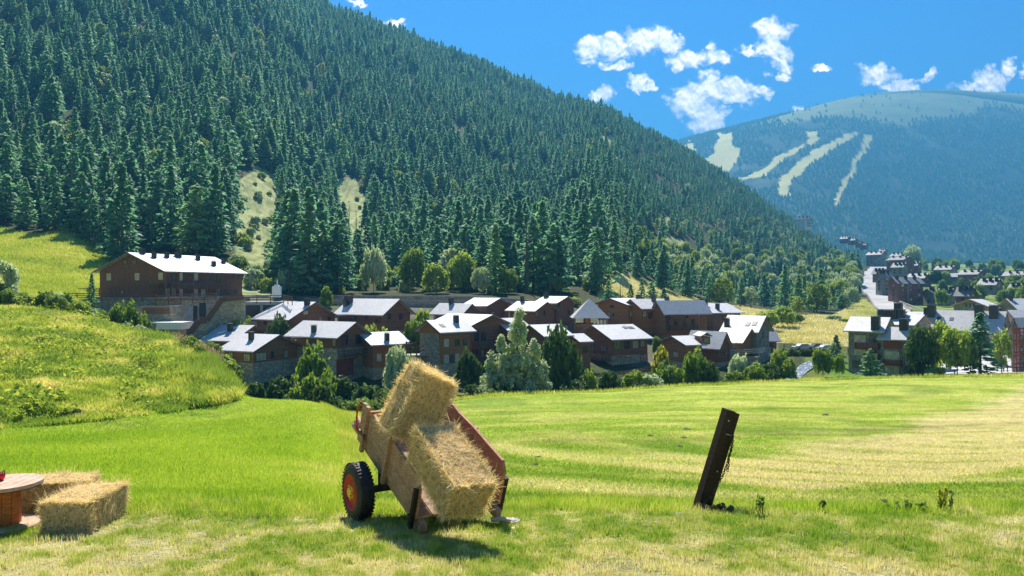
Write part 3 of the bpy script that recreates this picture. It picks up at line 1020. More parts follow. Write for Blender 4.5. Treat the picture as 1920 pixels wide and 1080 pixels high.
def stonework(name, a, b_, mortar, scale=1.6, flat=0.55):
    m, t, out = mat(name)
    tc = t.n('ShaderNodeTexCoord').outputs['Object']
    mp = t.map(tc, scale=(1, 1, 1.0 / flat))
    vo = t.n('ShaderNodeTexVoronoi'); vo.feature = 'F1'; vo.inputs['Scale'].default_value = scale; t.l(mp, vo.inputs['Vector'])
    ve = t.n('ShaderNodeTexVoronoi'); ve.feature = 'DISTANCE_TO_EDGE'; ve.inputs['Scale'].default_value = scale; t.l(mp, ve.inputs['Vector'])
    sc = t.n('ShaderNodeSeparateColor'); t.l(vo.outputs['Color'], sc.inputs[0])
    col = t.mix(sc.outputs[0], a, b_)
    col = t.mix(t.ss(t.noise(tc, .35, 3), .4, .7, 0, .5), col, tuple(c * .55 for c in a))
    e = t.ss(ve.outputs['Distance'], 0.02, 0.09)
    col = t.mix(e, mortar, col)
    b = t.n('ShaderNodeBsdfPrincipled'); t.l(col, b.inputs['Base Color']); b.inputs['Roughness'].default_value = 0.9
    bn = t.n('ShaderNodeBump'); bn.inputs['Strength'].default_value = 0.8; bn.inputs['Distance'].default_value = 0.06
    t.l(e, bn.inputs['Height']); t.l(bn.outputs[0], b.inputs['Normal'])
    t.l(b.outputs[0], out.inputs[0])
    return m


def slate():
    m, t, out = mat('slate')
    tc = t.n('ShaderNodeTexCoord').outputs['Object']
    vo = t.n('ShaderNodeTexVoronoi'); vo.inputs['Scale'].default_value = 3.2; vo.feature = 'F1'; t.l(tc, vo.inputs['Vector'])
    sc = t.n('ShaderNodeSeparateColor'); t.l(vo.outputs['Color'], sc.inputs[0])
    n = t.noise(tc, .5, 4)
    oi = t.n('ShaderNodeObjectInfo').outputs['Random']
    f = t.m('ADD', t.m('MULTIPLY', sc.outputs[0], .5), t.m('MULTIPLY', n, .5))
    col = t.mix(f, (0.34, 0.335, 0.335), (0.56, 0.55, 0.55))
    b = t.n('ShaderNodeBsdfPrincipled'); t.l(col, b.inputs['Base Color'])
    r = t.m('ADD', t.m('MULTIPLY', sc.outputs[1], .16), t.m('MULTIPLY', oi, .06))
    t.l(t.m('ADD', r, 0.44), b.inputs['Roughness']); b.inputs['Specular IOR Level'].default_value = 0.5
    bn = t.n('ShaderNodeBump'); bn.inputs['Strength'].default_value = 0.35; bn.inputs['Distance'].default_value = 0.03
    t.l(sc.outputs[2], bn.inputs['Height']); t.l(bn.outputs[0], b.inputs['Normal'])
    t.l(b.outputs[0], out.inputs[0])
    return m


M_WOOD = planks('dark_timber', (0.185, 0.085, 0.048), (0.37, 0.18, 0.10))
M_WOODV = planks('dark_upright_timber', (0.15, 0.075, 0.052), (0.29, 0.15, 0.105), vertical=True)
M_WOODR = planks('red_brown_timber', (0.26, 0.115, 0.05), (0.46, 0.22, 0.10))
M_TRIM = planks('trim_timber', (0.14, 0.075, 0.05), (0.26, 0.15, 0.10), width=0.5)
M_RED = simple('red_panel', (0.24, 0.045, 0.025), 0.6, 0.2, 2)
M_STONE = stonework('rubble_stone', (0.40, 0.32, 0.20), (0.68, 0.56, 0.38), (0.26, 0.22, 0.15), 1.6)
M_STONEG = stonework('grey_stone', (0.25, 0.23, 0.19), (0.44, 0.40, 0.34), (0.16, 0.15, 0.13), 1.8)
M_CONC = simple('concrete', (0.36, 0.36, 0.34), 0.85, 0.2, 1.2, bump=.2)
M_WHITE = simple('white_paint', (0.78, 0.77, 0.74), 0.6, 0.06, 2)
M_SLATE = slate()
M_DARK = simple('dark_metal', (0.03, 0.032, 0.036), 0.5, 0.3, 3)
M_FRAME = simple('window_frame', (0.10, 0.055, 0.035), 0.6, 0.2, 5)
M_FRAMEW = simple('pale_window_frame', (0.55, 0.53, 0.47), 0.6, 0.1, 5)
M_CREAM = simple('cream_render', (0.62, 0.56, 0.44), 0.85, 0.1, .5)
M_BROWNR = simple('red_brown_render', (0.20, 0.085, 0.065), 0.85, 0.25, .5)
M_OCHRE = simple('ochre_render', (0.62, 0.42, 0.10), 0.8, .1, .8)


def glass(name, col, rough=0.08):
    m, t, out = mat(name)
    b = t.n('ShaderNodeBsdfPrincipled')
    tc = t.n('ShaderNodeTexCoord').outputs['Object']
    oi = t.n('ShaderNodeObjectInfo').outputs['Random']
    t.l(t.mix(t.m('MULTIPLY', oi, t.ss(t.noise(tc, 1.2, 2), .3, .7)), col, tuple(min(.9, c * 2.2) for c in col)), b.inputs['Base Color'])
    b.inputs['Roughness'].default_value = rough; b.inputs['Specular IOR Level'].default_value = 0.9
    t.l(b.outputs[0], out.inputs[0])
    return m


M_GLASS = glass('window_glass', (0.035, 0.045, 0.05))
M_CURT = glass('curtained_glass', (0.42, 0.38, 0.26), 0.25)
_mesh_cache = {}


class House:
    """a building: an Empty at its foot, gabled volumes, roofs, windows ... as its parts"""

    def __init__(s, name, label, cat, cx, by, d, phi, group=None, wall=None, stone=None):
        az = math.atan2(cx - 960, F)
        th = R(phi) - az
        s.u = Vector((math.cos(th), math.sin(th), 0)); s.v = Vector((-math.sin(th), math.cos(th), 0))
        base = P(cx, by, d)
        s.o = base
        s.e = empty(name, base, label, cat, group, th)
        s.rot = Matrix.Rotation(-th, 3, 'Z')
        s.d = d; s.wallmat = wall or M_WOOD; s.stonemat = stone or M_STONE
        s.vols = []

    def part(s, mb, name, m, parent=None, smooth=False):
        V = [tuple(s.rot @ (Vector(p) - s.o)) for p in mb.v]
        return mesh_obj(name, V, mb.f, m, parent or s.e, None, smooth)

    def solve(s, C, direc, px):
        k = (px - 960) / F
        den = direc.x - k * direc.y
        return (k * C.y - C.x) / den if abs(den) > 1e-6 else 10.0

    def vol(s, cx, ey, by, lx, rx, apex, axis, d=None, stone=None, wall=None, over=0.7, thick=0.22, maxl=30, left=None, right=None, roofmat=None, gable2=True, apexpx=None):
        """one gabled block. cx: corner nearest the viewer, lx/rx where its two seen walls end"""
        d = d or s.d
        C = P(cx, ey, d); zb = P(cx, by, d).z
        Lu = right or min(max(s.solve(C, s.u, rx), 1.5), maxl)
        Lv = left or min(max(s.solve(C, s.v, lx), 1.5), maxl)
        zt = C.z
        B = Vector((C.x, C.y, 0))
        q = lambda a, b, z: B + s.u * a + s.v * b + Vector((0, 0, z))
        half = (Lu if axis == 'v' else Lv) / 2
        gc = q(half, 0, 0) if axis == 'v' else q(0, half, 0)
        zr = (540 - apex) / F * gc.y
        zr = max(zr, zt + 0.5)
        rise = zr - zt
        zs = zb if stone is None else (540 - stone) / F * d
        deep = zb - 2.5
        wm = MB()
        V = [q(0, 0, zs), q(Lu, 0, zs), q(Lu, Lv, zs), q(0, Lv, zs), q(0, 0, zt), q(Lu, 0, zt), q(Lu, Lv, zt), q(0, Lv, zt)]
        if axis == 'v':
            V += [q(Lu / 2, 0, zr), q(Lu / 2, Lv, zr)]
            Fc = [(0, 1, 5, 8, 4), (2, 3, 7, 9, 6), (1, 2, 6, 5), (3, 0, 4, 7), (4, 8, 9, 7), (8, 5, 6, 9), (0, 3, 2, 1)]
        else:
            V += [q(0, Lv / 2, zr), q(Lu, Lv / 2, zr)]
            Fc = [(0, 1, 5, 4), (2, 3, 7, 6), (1, 2, 6, 9, 5), (3, 0, 4, 8, 7), (4, 5, 9, 8), (7, 8, 9, 6), (0, 3, 2, 1)]
        wm.add(V, Fc)
        s.part(wm, 'wall', wall or s.wallmat)
        sm = MB(); g = 0.06 if stone is not None else 0.02
        top = zs - 0.004
        sm.obox(q(-g, -g, deep), s.u * (Lu + 2 * g), s.v * (Lv + 2 * g), (0, 0, top - deep))
        s.part(sm, 'stone_base', s.stonemat)
        # roof of two slabs, with eaves
        rf = MB()
        k = rise / half
        run = half + over
        ze = zr - k * run
        lift = 0.03
        ln = (Lv if axis == 'v' else Lu) + 2 * over
        n_t = thick

        def slab(sign):
            if axis == 'v':
                mid = lambda b, z: q(Lu / 2, b, z)
                o1 = mid(-over, zr + lift); o2 = mid(Lv + over, zr + lift)
                e1 = o1 + s.u * sign * run + Vector((0, 0, ze - zr)); e2 = o2 + s.u * sign * run + Vector((0, 0, ze - zr))
            else:
                mid = lambda a, z: q(a, Lv / 2, z)
                o1 = mid(-over, zr + lift); o2 = mid(Lu + over, zr + lift)
                e1 = o1 + s.v * sign * run + Vector((0, 0, ze - zr)); e2 = o2 + s.v * sign * run + Vector((0, 0, ze - zr))
            T = Vector((0, 0, n_t))
            Vv = [o1, o2, e2, e1, o1 + T, o2 + T, e2 + T, e1 + T]
            Ff = [(0, 1, 2, 3), (4, 7, 6, 5), (3, 2, 6, 7), (0, 3, 7, 4), (2, 1, 5, 6)]
            nn = (Vv[5] - Vv[4]).cross(Vv[7] - Vv[4])
            if nn.z > 0: Ff = [tuple(reversed(f)) for f in Ff]
            rf.add(Vv, Ff)
        slab(1); slab(-1)
        ro = s.part(rf, 'roof', roofmat or M_SLATE)
        bb = MB()                                              # barge boards and fascia
        for sg in (1, -1):
            for e in (-over - 0.04, (Lv if axis == 'v' else Lu) + over):
                if axis == 'v':
                    a = q(Lu / 2, e, zr - 0.10); b = a + s.u * sg * run + Vector((0, 0, ze - zr)); w = s.v * 0.04
                else:
                    a = q(e, Lv / 2, zr - 0.10); b = a + s.v * sg * run + Vector((0, 0, ze - zr)); w = s.u * 0.04
                bb.obox(a, b - a, w, (0, 0, 0.28))
        s.part(bb, 'barge_board', M_TRIM, ro)
        vv = dict(C=C, Lu=Lu, Lv=Lv, zt=zt, zr=zr, zs=zs, zb=zb, q=q, axis=axis, roof=ro, k=k, over=over, d=d, half=half, B=B)
        s.vols.append(vv)
        return vv

    def hit(s, px, py, side, vv=None, off=0.0):
        """place on the wall seen at (px, py): side 'R' = front right wall, 'L' = front left wall"""
        vv = vv or s.vols[-1]
        n = -s.v if side == 'R' else -s.u
        O = vv['B'] + n * off
        ray = Vector(((px - 960) / F, 1, (540 - py) / F))
        t = n.dot(O) / n.dot(ray) if abs(n.dot(ray)) > 1e-6 else vv['d']
        return ray * t

    def win(s, side, px, py, w=1.0, h=1.3, n=1, vv=None, lit=False, name='window', frame=None, bars=1):
        """a window centred where the photograph shows it; w, h in metres"""
        vv = vv or s.vols[-1]
        c = s.hit(px, py, side, vv)
        a = s.u if side == 'R' else -s.v
        nrm = -s.v if side == 'R' else -s.u
        rel = c - vv['B']
        lim = vv['Lu'] if side == 'R' else vv['Lv']
        ax = rel.dot(s.u) if side == 'R' else rel.dot(s.v)
        if ax < w / 2 + .1 or ax > lim - w / 2 - .1:
            ax2 = min(max(ax, w / 2 + .15), lim - w / 2 - .15)
            c = c + (s.u if side == 'R' else s.v) * (ax2 - ax)
        z = Vector((0, 0, 1)); fw = 0.09
        f = MB()
        f.cbox(c + a * (w / 2 - fw / 2) + nrm * .03, a * fw, z * h, nrm * .12)
        f.cbox(c - a * (w / 2 - fw / 2) + nrm * .03, a * fw, z * h, nrm * .12)
        f.cbox(c + z * (h / 2 - fw / 2) + nrm * .03, a * (w - 2 * fw), z * fw, nrm * .12)
        f.cbox(c - z * (h / 2 - fw / 2) + nrm * .05, a * (w - 2 * fw), z * fw, nrm * .16)
        for i in range(bars):
            f.cbox(c + a * (w * ((i + 1) / (bars + 1) - .5)) + nrm * .03, a * .06, z * (h - 2 * fw), nrm * .09)
        fo = s.part(f, name, frame or M_FRAME)
        g = MB().cbox(c + nrm * .025, a * (w - 2 * fw), z * (h - 2 * fw), nrm * .04)
        s.part(g, 'pane', M_CURT if lit else M_GLASS, fo)
        return fo

    def door(s, side, px, py, w=1.0, h=2.1, vv=None, m=None, name='door'):
        vv = vv or s.vols[-1]
        c = s.hit(px, py, side, vv); a = s.u if side == 'R' else -s.v
        nrm = -s.v if side == 'R' else -s.u
        g = MB().cbox(c + nrm * .07, a * w, (0, 0, h), nrm * .12)
        return s.part(g, name, m or M_DARK)

    def balcony(s, side, px1, px2, py, depth=1.3, h=1.0, vv=None, m=None, rails=4, roofpost=None, slab=True):
        """py: the deck level at the wall"""
        vv = vv or s.vols[-1]; m = m or M_TRIM
        A = s.hit(px1, py, side, vv); B = s.hit(px2, py, side, vv)
        z = (A.z + B.z) / 2; A.z = z; B.z = z
        nrm = -s.v if side == 'R' else -s.u
        f = MB()
        if slab: f.obox(A - Vector((0, 0, .2)) + nrm * .02, B - A, nrm * depth, (0, 0, .18))
        o = s.part(f, 'balcony', m)
        r = MB()
        segs = [(A, A + nrm * depth), (A + nrm * depth, B + nrm * depth), (B + nrm * depth, B)]
        for (p, q_) in segs:
            for i in range(rails):
                zz = Vector((0, 0, h * (i + 1) / rails - .06))
                r.bar(p + zz, q_ + zz, 0.05, 0.14)
            L = (q_ - p).length; n = max(1, int(L / 2.0))
            for i in range(n + 1):
                pp = p + (q_ - p) * i / n
                r.bar(pp, pp + Vector((0, 0, roofpost if (roofpost and p is segs[1][0]) else h)), .1)
        s.part(r, 'railing', m, o)
        return o

    def chimney(s, px, py, w=0.7, h=1.3, vv=None, m=None, cap=True, side=None):
        """base of the stack where the photograph shows it on the roof facing the viewer"""
        vv = vv or s.vols[-1]
        # intersect view ray with the near roof plane
        if vv['axis'] == 'v':
            n = Vector((-s.u.x * vv['k'], -s.u.y * vv['k'], 1)); O = vv['B'] + s.u * vv['half'] + Vector((0, 0, vv['zr'] + .2))
            hd = -s.u
        else:
            n = Vector((-s.v.x * vv['k'], -s.v.y * vv['k'], 1)); O = vv['B'] + s.v * vv['half'] + Vector((0, 0, vv['zr'] + .2))
            hd = -s.v
        ray = Vector(((px - 960) / F, 1, (540 - py) / F))
        den = n.dot(ray)
        t = n.dot(O) / den if abs(den) > 1e-5 else vv['d']
        p = ray * t
        rel = (p - O)
        along = s.v if vv['axis'] == 'v' else s.u
        L = vv['Lv'] if vv['axis'] == 'v' else vv['Lu']
        al = min(max(rel.dot(along), 0.3), L - 0.3); dn = min(max(rel.dot(hd), 0.05), vv['half'])
        p = O + along * al + hd * dn; p.z = vv['zr'] + .2 - vv['k'] * dn
        f = MB().cbox(p + Vector((0, 0, h / 2 - .4)), s.u * w, s.v * w, (0, 0, h + .8))
        o = s.part(f, 'chimney', m or M_DARK, vv['roof'])
        if cap:
            g = MB().cbox(p + Vector((0, 0, h + .14)), s.u * (w + .2), s.v * (w + .2), (0, 0, .1))
            for i in (-1, 1):
                g.cbox(p + s.u * i * w * .35 + Vector((0, 0, h + .05)), s.u * .08, s.v * .08, (0, 0, .12))
            s.part(g, 'chimney_cap', M_DARK, o) if False else s.part(g, 'chimney_cap', M_DARK, vv['roof'])
        return o

    def skylight(s, px, py, w=.9, h=1.1, vv=None):
        vv = vv or s.vols[-1]
        ax = s.u if vv['axis'] == 'v' else s.v
        al = s.v if vv['axis'] == 'v' else s.u
        n = Vector((-ax.x * vv['k'], -ax.y * vv['k'], 1))
        O = vv['B'] + ax * vv['half'] + Vector((0, 0, vv['zr'] + .27))
        ray = Vector(((px - 960) / F, 1, (540 - py) / F))
        t = n.dot(O) / n.dot(ray); p = ray * t
        dn = Vector((-ax.x, -ax.y, -vv['k'])).normalized()
        g = MB().cbox(p, al * w, dn * h, n.normalized() * .10)
        o = s.part(g, 'skylight', M_DARK, vv['roof'])

    def posts(s, pts, w=.18, name='post', m=None):
        for (p, q_) in pts:
            s.part(MB().bar(p, q_, w), name, m or M_TRIM)


def Q(zx, zy, ox, oy, sc):
    return ox + zx / sc, oy + zy / sc
# ------------------------------------------------------------------ the village, house by house
def z1(x, y): return Q(x, y, 60, 440, 4.5)
def z2(x, y): return Q(x, y, 360, 520, 4.364)
def z3(x, y): return Q(x, y, 760, 520, 4.5)
def z4(x, y): return Q(x, y, 1040, 520, 4.364)
def z5(x, y): return Q(x, y, 1440, 500, 4.0)
def z6(x, y): return Q(x, y, 1440, 380, 4.0)


GV = 'timber chalets with slate roofs in the village'


def build_lodge():
    h = House('lodge', 'big three-storey dark timber lodge with stone basement standing highest on the left', 'lodge', 308, 557, 155, 46, wall=M_WOODV)
    v = h.vol(308, 507, 557, 187, 454, 475.5, 'u', over=1.0)
    for x, y in ((650, 357), (888, 355), (1087, 350)): h.win('L', *z1(x, y), 1.15, 1.45, lit=True, frame=M_FRAMEW)
    for x, y in ((785, 232), (862, 228)): h.win('L', *z1(x, y), 1.3, .9)
    h.win('L', *z1(763, 484), .5, .6, lit=True, bars=0)
    h.door('L', *z1(640, 500), 1.6, 2.0, m=M_TRIM)
    for x in (1195, 1257, 1380, 1510, 1568): h.win('R', *z1(x, 352), .8 if x != 1380 else 1.3, 1.7, lit=x in (1257, 1380), frame=M_FRAMEW if x in (1257, 1380) else None)
    for x in (1143, 1195, 1257, 1380, 1443, 1568): h.win('R', *z1(x, 492), .8 if x not in (1380, 1443) else 1.2, 1.7, lit=x in (1257, 1380, 1443), frame=M_FRAMEW)
    for x in (1650, 1700, 1740): h.win('R', *z1(x, 350), .7, 1.3)
    for x in (1640, 1720): h.win('R', *z1(x, 485), .8, 1.3)
    h.balcony('R', *[z1(x, 0)[0] for x in (1120, 1600)], z1(0, 445)[1], 1.3, 1.1, rails=5)
    h.balcony('L', *[z1(x, 0)[0] for x in (1030, 1110)], z1(0, 460)[1], 1.0, 1.1, rails=5)
    for x in (1125, 1240, 1365, 1482, 1600):
        p = h.hit(z1(x, 0)[0], 556, 'R', v, 1.3); q_ = p.copy(); p.z = v['zb']; q_.z = v['zt'] - .25
        h.posts([(p, q_)])
    for (x, y) in ((1030, 195), (1138, 192), (1232, 188), (1400, 212), (1533, 262), (1635, 240), (935, 160)):
        h.chimney(*z1(x, y), .75 if x != 1232 else 1.1, 1.0)
    return h, v


LODGE, LV = build_lodge()


def strip_wall(name, pts, thick, mat_, label, cat, group=None, deep=3.0, parent=None):
    """a wall along plan points (px, top y, depth), reaching into the ground"""
    Ps = [P(px, y, d) for (px, y, d, *r) in pts]
    bots = [P(t[0], t[3], t[2]).z if len(t) > 3 else p.z - deep for t, p in zip(pts, Ps)]
    mb = MB()
    for i in range(len(Ps) - 1):
        p, q_ = Ps[i], Ps[i + 1]
        d = (q_ - p); hd = Vector((d.x, d.y, 0)).normalized(); n = Vector((-hd.y, hd.x, 0)) * thick
        b0, b1 = bots[i], bots[i + 1]
        V = [Vector((p.x, p.y, b0)), Vector((q_.x, q_.y, b1)), Vector((q_.x, q_.y, q_.z)), Vector((p.x, p.y, p.z))]
        V += [x + n for x in V]
        mb.add(V, [(0, 1, 2, 3), (5, 4, 7, 6), (3, 2, 6, 7), (0, 4, 5, 1), (0, 3, 7, 4), (1, 5, 6, 2)])
    if parent is not None:
        o = mb.obj(name, mat_, parent, parent.location)
    else:
        base = Vector(Ps[0]); base.z = min(bots)
        o = mb.obj(name, mat_, None, base); o.location = base
        tag(o, label, cat, group)
    return o


def railing(name, pts, h, rails, label, cat='railing', m=None, w=.06, hh=.16, every=2.2, group=None):
    """a post and rail run through plan points (px, y of its foot, depth)"""
    Ps = [P(*t) for t in pts]
    e = empty(name, Ps[0], label, cat, group)
    m = m or M_TRIM
    rl = MB(); po = []
    for p, q_ in zip(Ps, Ps[1:]):
        for i in range(rails):
            zz = Vector((0, 0, h * (i + 1) / rails - .08))
            rl.bar(p + zz, q_ + zz, w, hh)
        n = max(1, int((q_ - p).length / every))
        for i in range(n + 1):
            pp = p + (q_ - p) * i / n
            po.append(pp)
    rl.obj('rail', m, e, e.location)
    seen = []
    for pp in po:
        if any((pp - s_).length < .3 for s_ in seen): continue
        seen.append(pp)
        MB().bar(pp - Vector((0, 0, .5)), pp + Vector((0, 0, h + .05)), .14).obj('post', m, e, e.location)
    return e


def build_lodge_terrace():
    h, v = LODGE, LV
    # stone basement and concrete terrace in front of the lodge
    b = MB()
    def R3(px, py, off): return h.hit(px, py, 'R', v, off)
    def L3(px, py, off): return h.hit(px, py, 'L', v, off)
    q = v['q']; zb = v['zb']
    e = empty('terrace', q(0, 0, zb - 8), 'stone terrace with railing and garage carrying the big timber lodge', 'terrace')
    loc = e.location
    # deck slab round the lodge
    MB().obox(q(-2.6, -2.8, zb - .35), h.u * (v['Lu'] + 9), h.v * (v['Lv'] + 4), (0, 0, .34)).obj('deck', M_CONC, e, loc)
    MB().obox(q(-2.2, -2.4, zb - 11), h.u * (v['Lu'] + 2), h.v * (v['Lv'] + 3), (0, 0, 10.6)).obj('retaining_wall', M_STONE, e, loc)
    # red brown panel with garage opening, white canopy
    def on_front(px, py):
        n = -h.v; O = q(0, -2.4, 0); ray = Vector(((px - 960) / F, 1, (540 - py) / F)); return ray * (n.dot(O) / n.dot(ray))
    def panel(x0, y0, x1, y1, m, nm, th=.12):
        a = on_front(*z1(x0, y1)); b_ = on_front(*z1(x1, y1)); t_ = on_front(*z1(x0, y0))
        MB().obox(a, b_ - a, -h.v * th, (0, 0, t_.z - a.z)).obj(nm, m, e, loc)
    panel(1190, 600, 1350, 745, M_CONC, 'wall_panel')
    panel(1362, 600, 1392, 740, M_DARK, 'door'); panel(1412, 575, 1465, 700, M_DARK, 'door')
    n = -h.v; O = q(0, -2.4, 0)
    # left stone wing with long red window
    O2 = q(-2.4, 0, 0)
    def on_left(px, py):
        n = -h.u; ray = Vector(((px - 960) / F, 1, (540 - py) / F)); return ray * (n.dot(O2) / n.dot(ray))
    a = on_front(*z1(1050, 668)); 
    p0 = P(*z1(935, 668), 149.5); p1 = P(*z1(1160, 668), 150.2); t0 = P(*z1(935, 615), 149.5)
    # wing box in front
    wing0 = P(*z1(880, 600), 150.5); wing1 = P(*z1(1185, 600), 150.5)
    zt = wing0.z
    MB().obox((wing0.x, wing0.y, zt - 12), (wing1.x - wing0.x, 0, 0), (0, 5.5, 0), (0, 0, 12)).obj('stone_wing', M_STONE, e, loc)
    pz0 = P(*z1(935, 668), 150.4); pz1 = P(*z1(1160, 615), 150.4)
    MB().obox((pz0.x, 150.4, pz0.z), (pz1.x - pz0.x, 0, 0), (0, .1, 0), (0, 0, pz1.z - pz0.z)).obj('shutter', M_WOOD, e, loc)
    # lower garage box with white canopy
    g0 = P(*z1(940, 745), 146.5); g1 = P(*z1(1265, 745), 146.5)
    MB().obox((g0.x, 146.6, g0.z - 8), (g1.x - g0.x - 1.0, 0, 0), (0, 4.2, 0), (0, 0, 7.9)).obj('garage', M_CONC, e, loc)
    c0 = P(*z1(1050, 800), 145.6); c1 = P(*z1(1268, 740), 145.6)
    MB().obox((c0.x, 145.5, c0.z), (c1.x - c0.x, 0, 0), (0, 5.4, 0), (0, 0, c1.z - c0.z)).obj('canopy', M_WHITE, e, loc)
    MB().obox((g0.x - .3, 145.9, c1.z - .25), (c0.x - g0.x + .25, 0, 0), (0, 4.9, 0), (0, 0, .24)).obj('roof', M_WHITE, e, loc)
    d0 = P(*z1(1055, 890), 146.5); d1 = P(*z1(1145, 800), 146.5)
    MB().obox((d0.x, 146.48, d0.z), (d1.x - d0.x, 0, 0), (0, .1, 0), (0, 0, d1.z - d0.z)).obj('garage_door', M_DARK, e, loc)
    # rail round the deck
    railing('railing', [(75, 560, 152), (190, 560, 152.2), (292, 560, 152.4)], 1.1, 3, 'long timber railing on the stone edge left of and before the big lodge')
    railing('railing', [(78, 549, 168), (186, 549, 166)], 1.0, 3, 'short upper timber railing running left from the big lodge wall')
    railing('railing', [(293, 567, 151), (405, 563, 156)], 1.5, 4, 'dark timber railing along the terrace front under the balconies of the big lodge')
    strip_wall('retaining_wall', [(75, 561, 152.4), (130, 561, 152.4), (292, 561, 152.8)], .4, M_STONEG, 'low stone wall under the timber railing left of the big lodge', 'wall', deep=3.5)
    # staircase with sloping concrete wall
    st = empty('staircase', P(415, 640, 150), 'long outdoor staircase with red-brown parapet climbing to the terrace of the big lodge', 'staircase')
    pts = [(344, 640, 143), (374, 602, 146), (388, 601, 147), (417, 561, 150.5), (455, 557, 151.5)]
    Ps = [P(*t) for t in pts]
    pr = MB()
    for a_, b_ in zip(Ps, Ps[1:]):
        pr.bar(a_ + Vector((0, 0, .1)), b_ + Vector((0, 0, .1)), .1, 1.3)
    pr.obj('parapet', M_TRIM, st, st.location)
    cw = MB()
    for a_, b_ in zip(Ps, Ps[1:]):
        V = [a_ + Vector((0, .1, -.55)), b_ + Vector((0, .1, -.55)), Vector((b_.x, b_.y + .1, b_.z - 12)), Vector((a_.x, a_.y + .1, a_.z - 10))]
        V += [p + Vector((0, 1.6, 0)) for p in V]
        cw.add(V, [(0, 3, 2, 1), (4, 5, 6, 7), (0, 1, 5, 4), (2, 3, 7, 6), (0, 4, 7, 3), (1, 2, 6, 5)])
    cw.obj('side_wall', M_STONE, st, st.location)
    sp = MB()
    for a_, b_ in ((Ps[0], Ps[1]), (Ps[2], Ps[3])):
        n_ = int(abs(b_.z - a_.z) / .17)
        for i in range(n_):
            p = a_ + (b_ - a_) * (i / n_)
            sp.obox(p + Vector((0, .2, -.6)), ((b_.x - a_.x) / n_, 0, 0), (0, 1.4, 0), (0, 0, .17))
    sp.obj('step', M_CONC, st, st.location)
    # concrete wall between lodge and village; dark slabs paint the shade of its openings
    e2 = empty('carport', P(500, 575, 160), 'dark concrete carport with timber rail roof right of the big lodge', 'carport')
    a_ = P(455, 566, 157); b_ = P(545, 566, 161)
    d_ = b_ - a_; d_.z = 0
    MB().obox(a_ + Vector((0, 0, -5)), d_, (-.3, 6, 0), (0, 0, 5)).obj('wall', M_CONC, e2, e2.location)
    for k0, k1 in ((.02, .36), (.42, .74)):
        MB().obox(a_ + d_ * k0 + Vector((0, -.08, -4.0)), d_ * (k1 - k0), (0, .2, 0), (0, 0, 3.3)).obj('opening', M_DARK, e2, e2.location)
    railing('railing', [(456, 565, 157), (532, 565, 160), (548, 568, 156)], 1.3, 3, 'timber railing on the carport roof right of the big lodge', m=M_TRIM)
    cb = empty('chimney_stack', P(519, 552, 166), 'white square chimney block with thin pipe behind the carport railing', 'chimney')
    c = cb.location
    MB().cbox(c + Vector((0, 0, .6)), (1.6, 0, 0), (0, 1.6, 0), (0, 0, 2.4)).obj('shaft', M_WHITE, cb, c)
    MB().cbox(c + Vector((0, 0, 1.95)), (.9, 0, 0), (0, .9, 0), (0, 0, .3)).obj('cap', M_WHITE, cb, c)
    MB().tube([c + Vector((0.1, 0, 2.0)), c + Vector((0.1, 0, 3.2))], .12).obj('pipe', M_WHITE, cb, c, )


build_lodge_terrace()


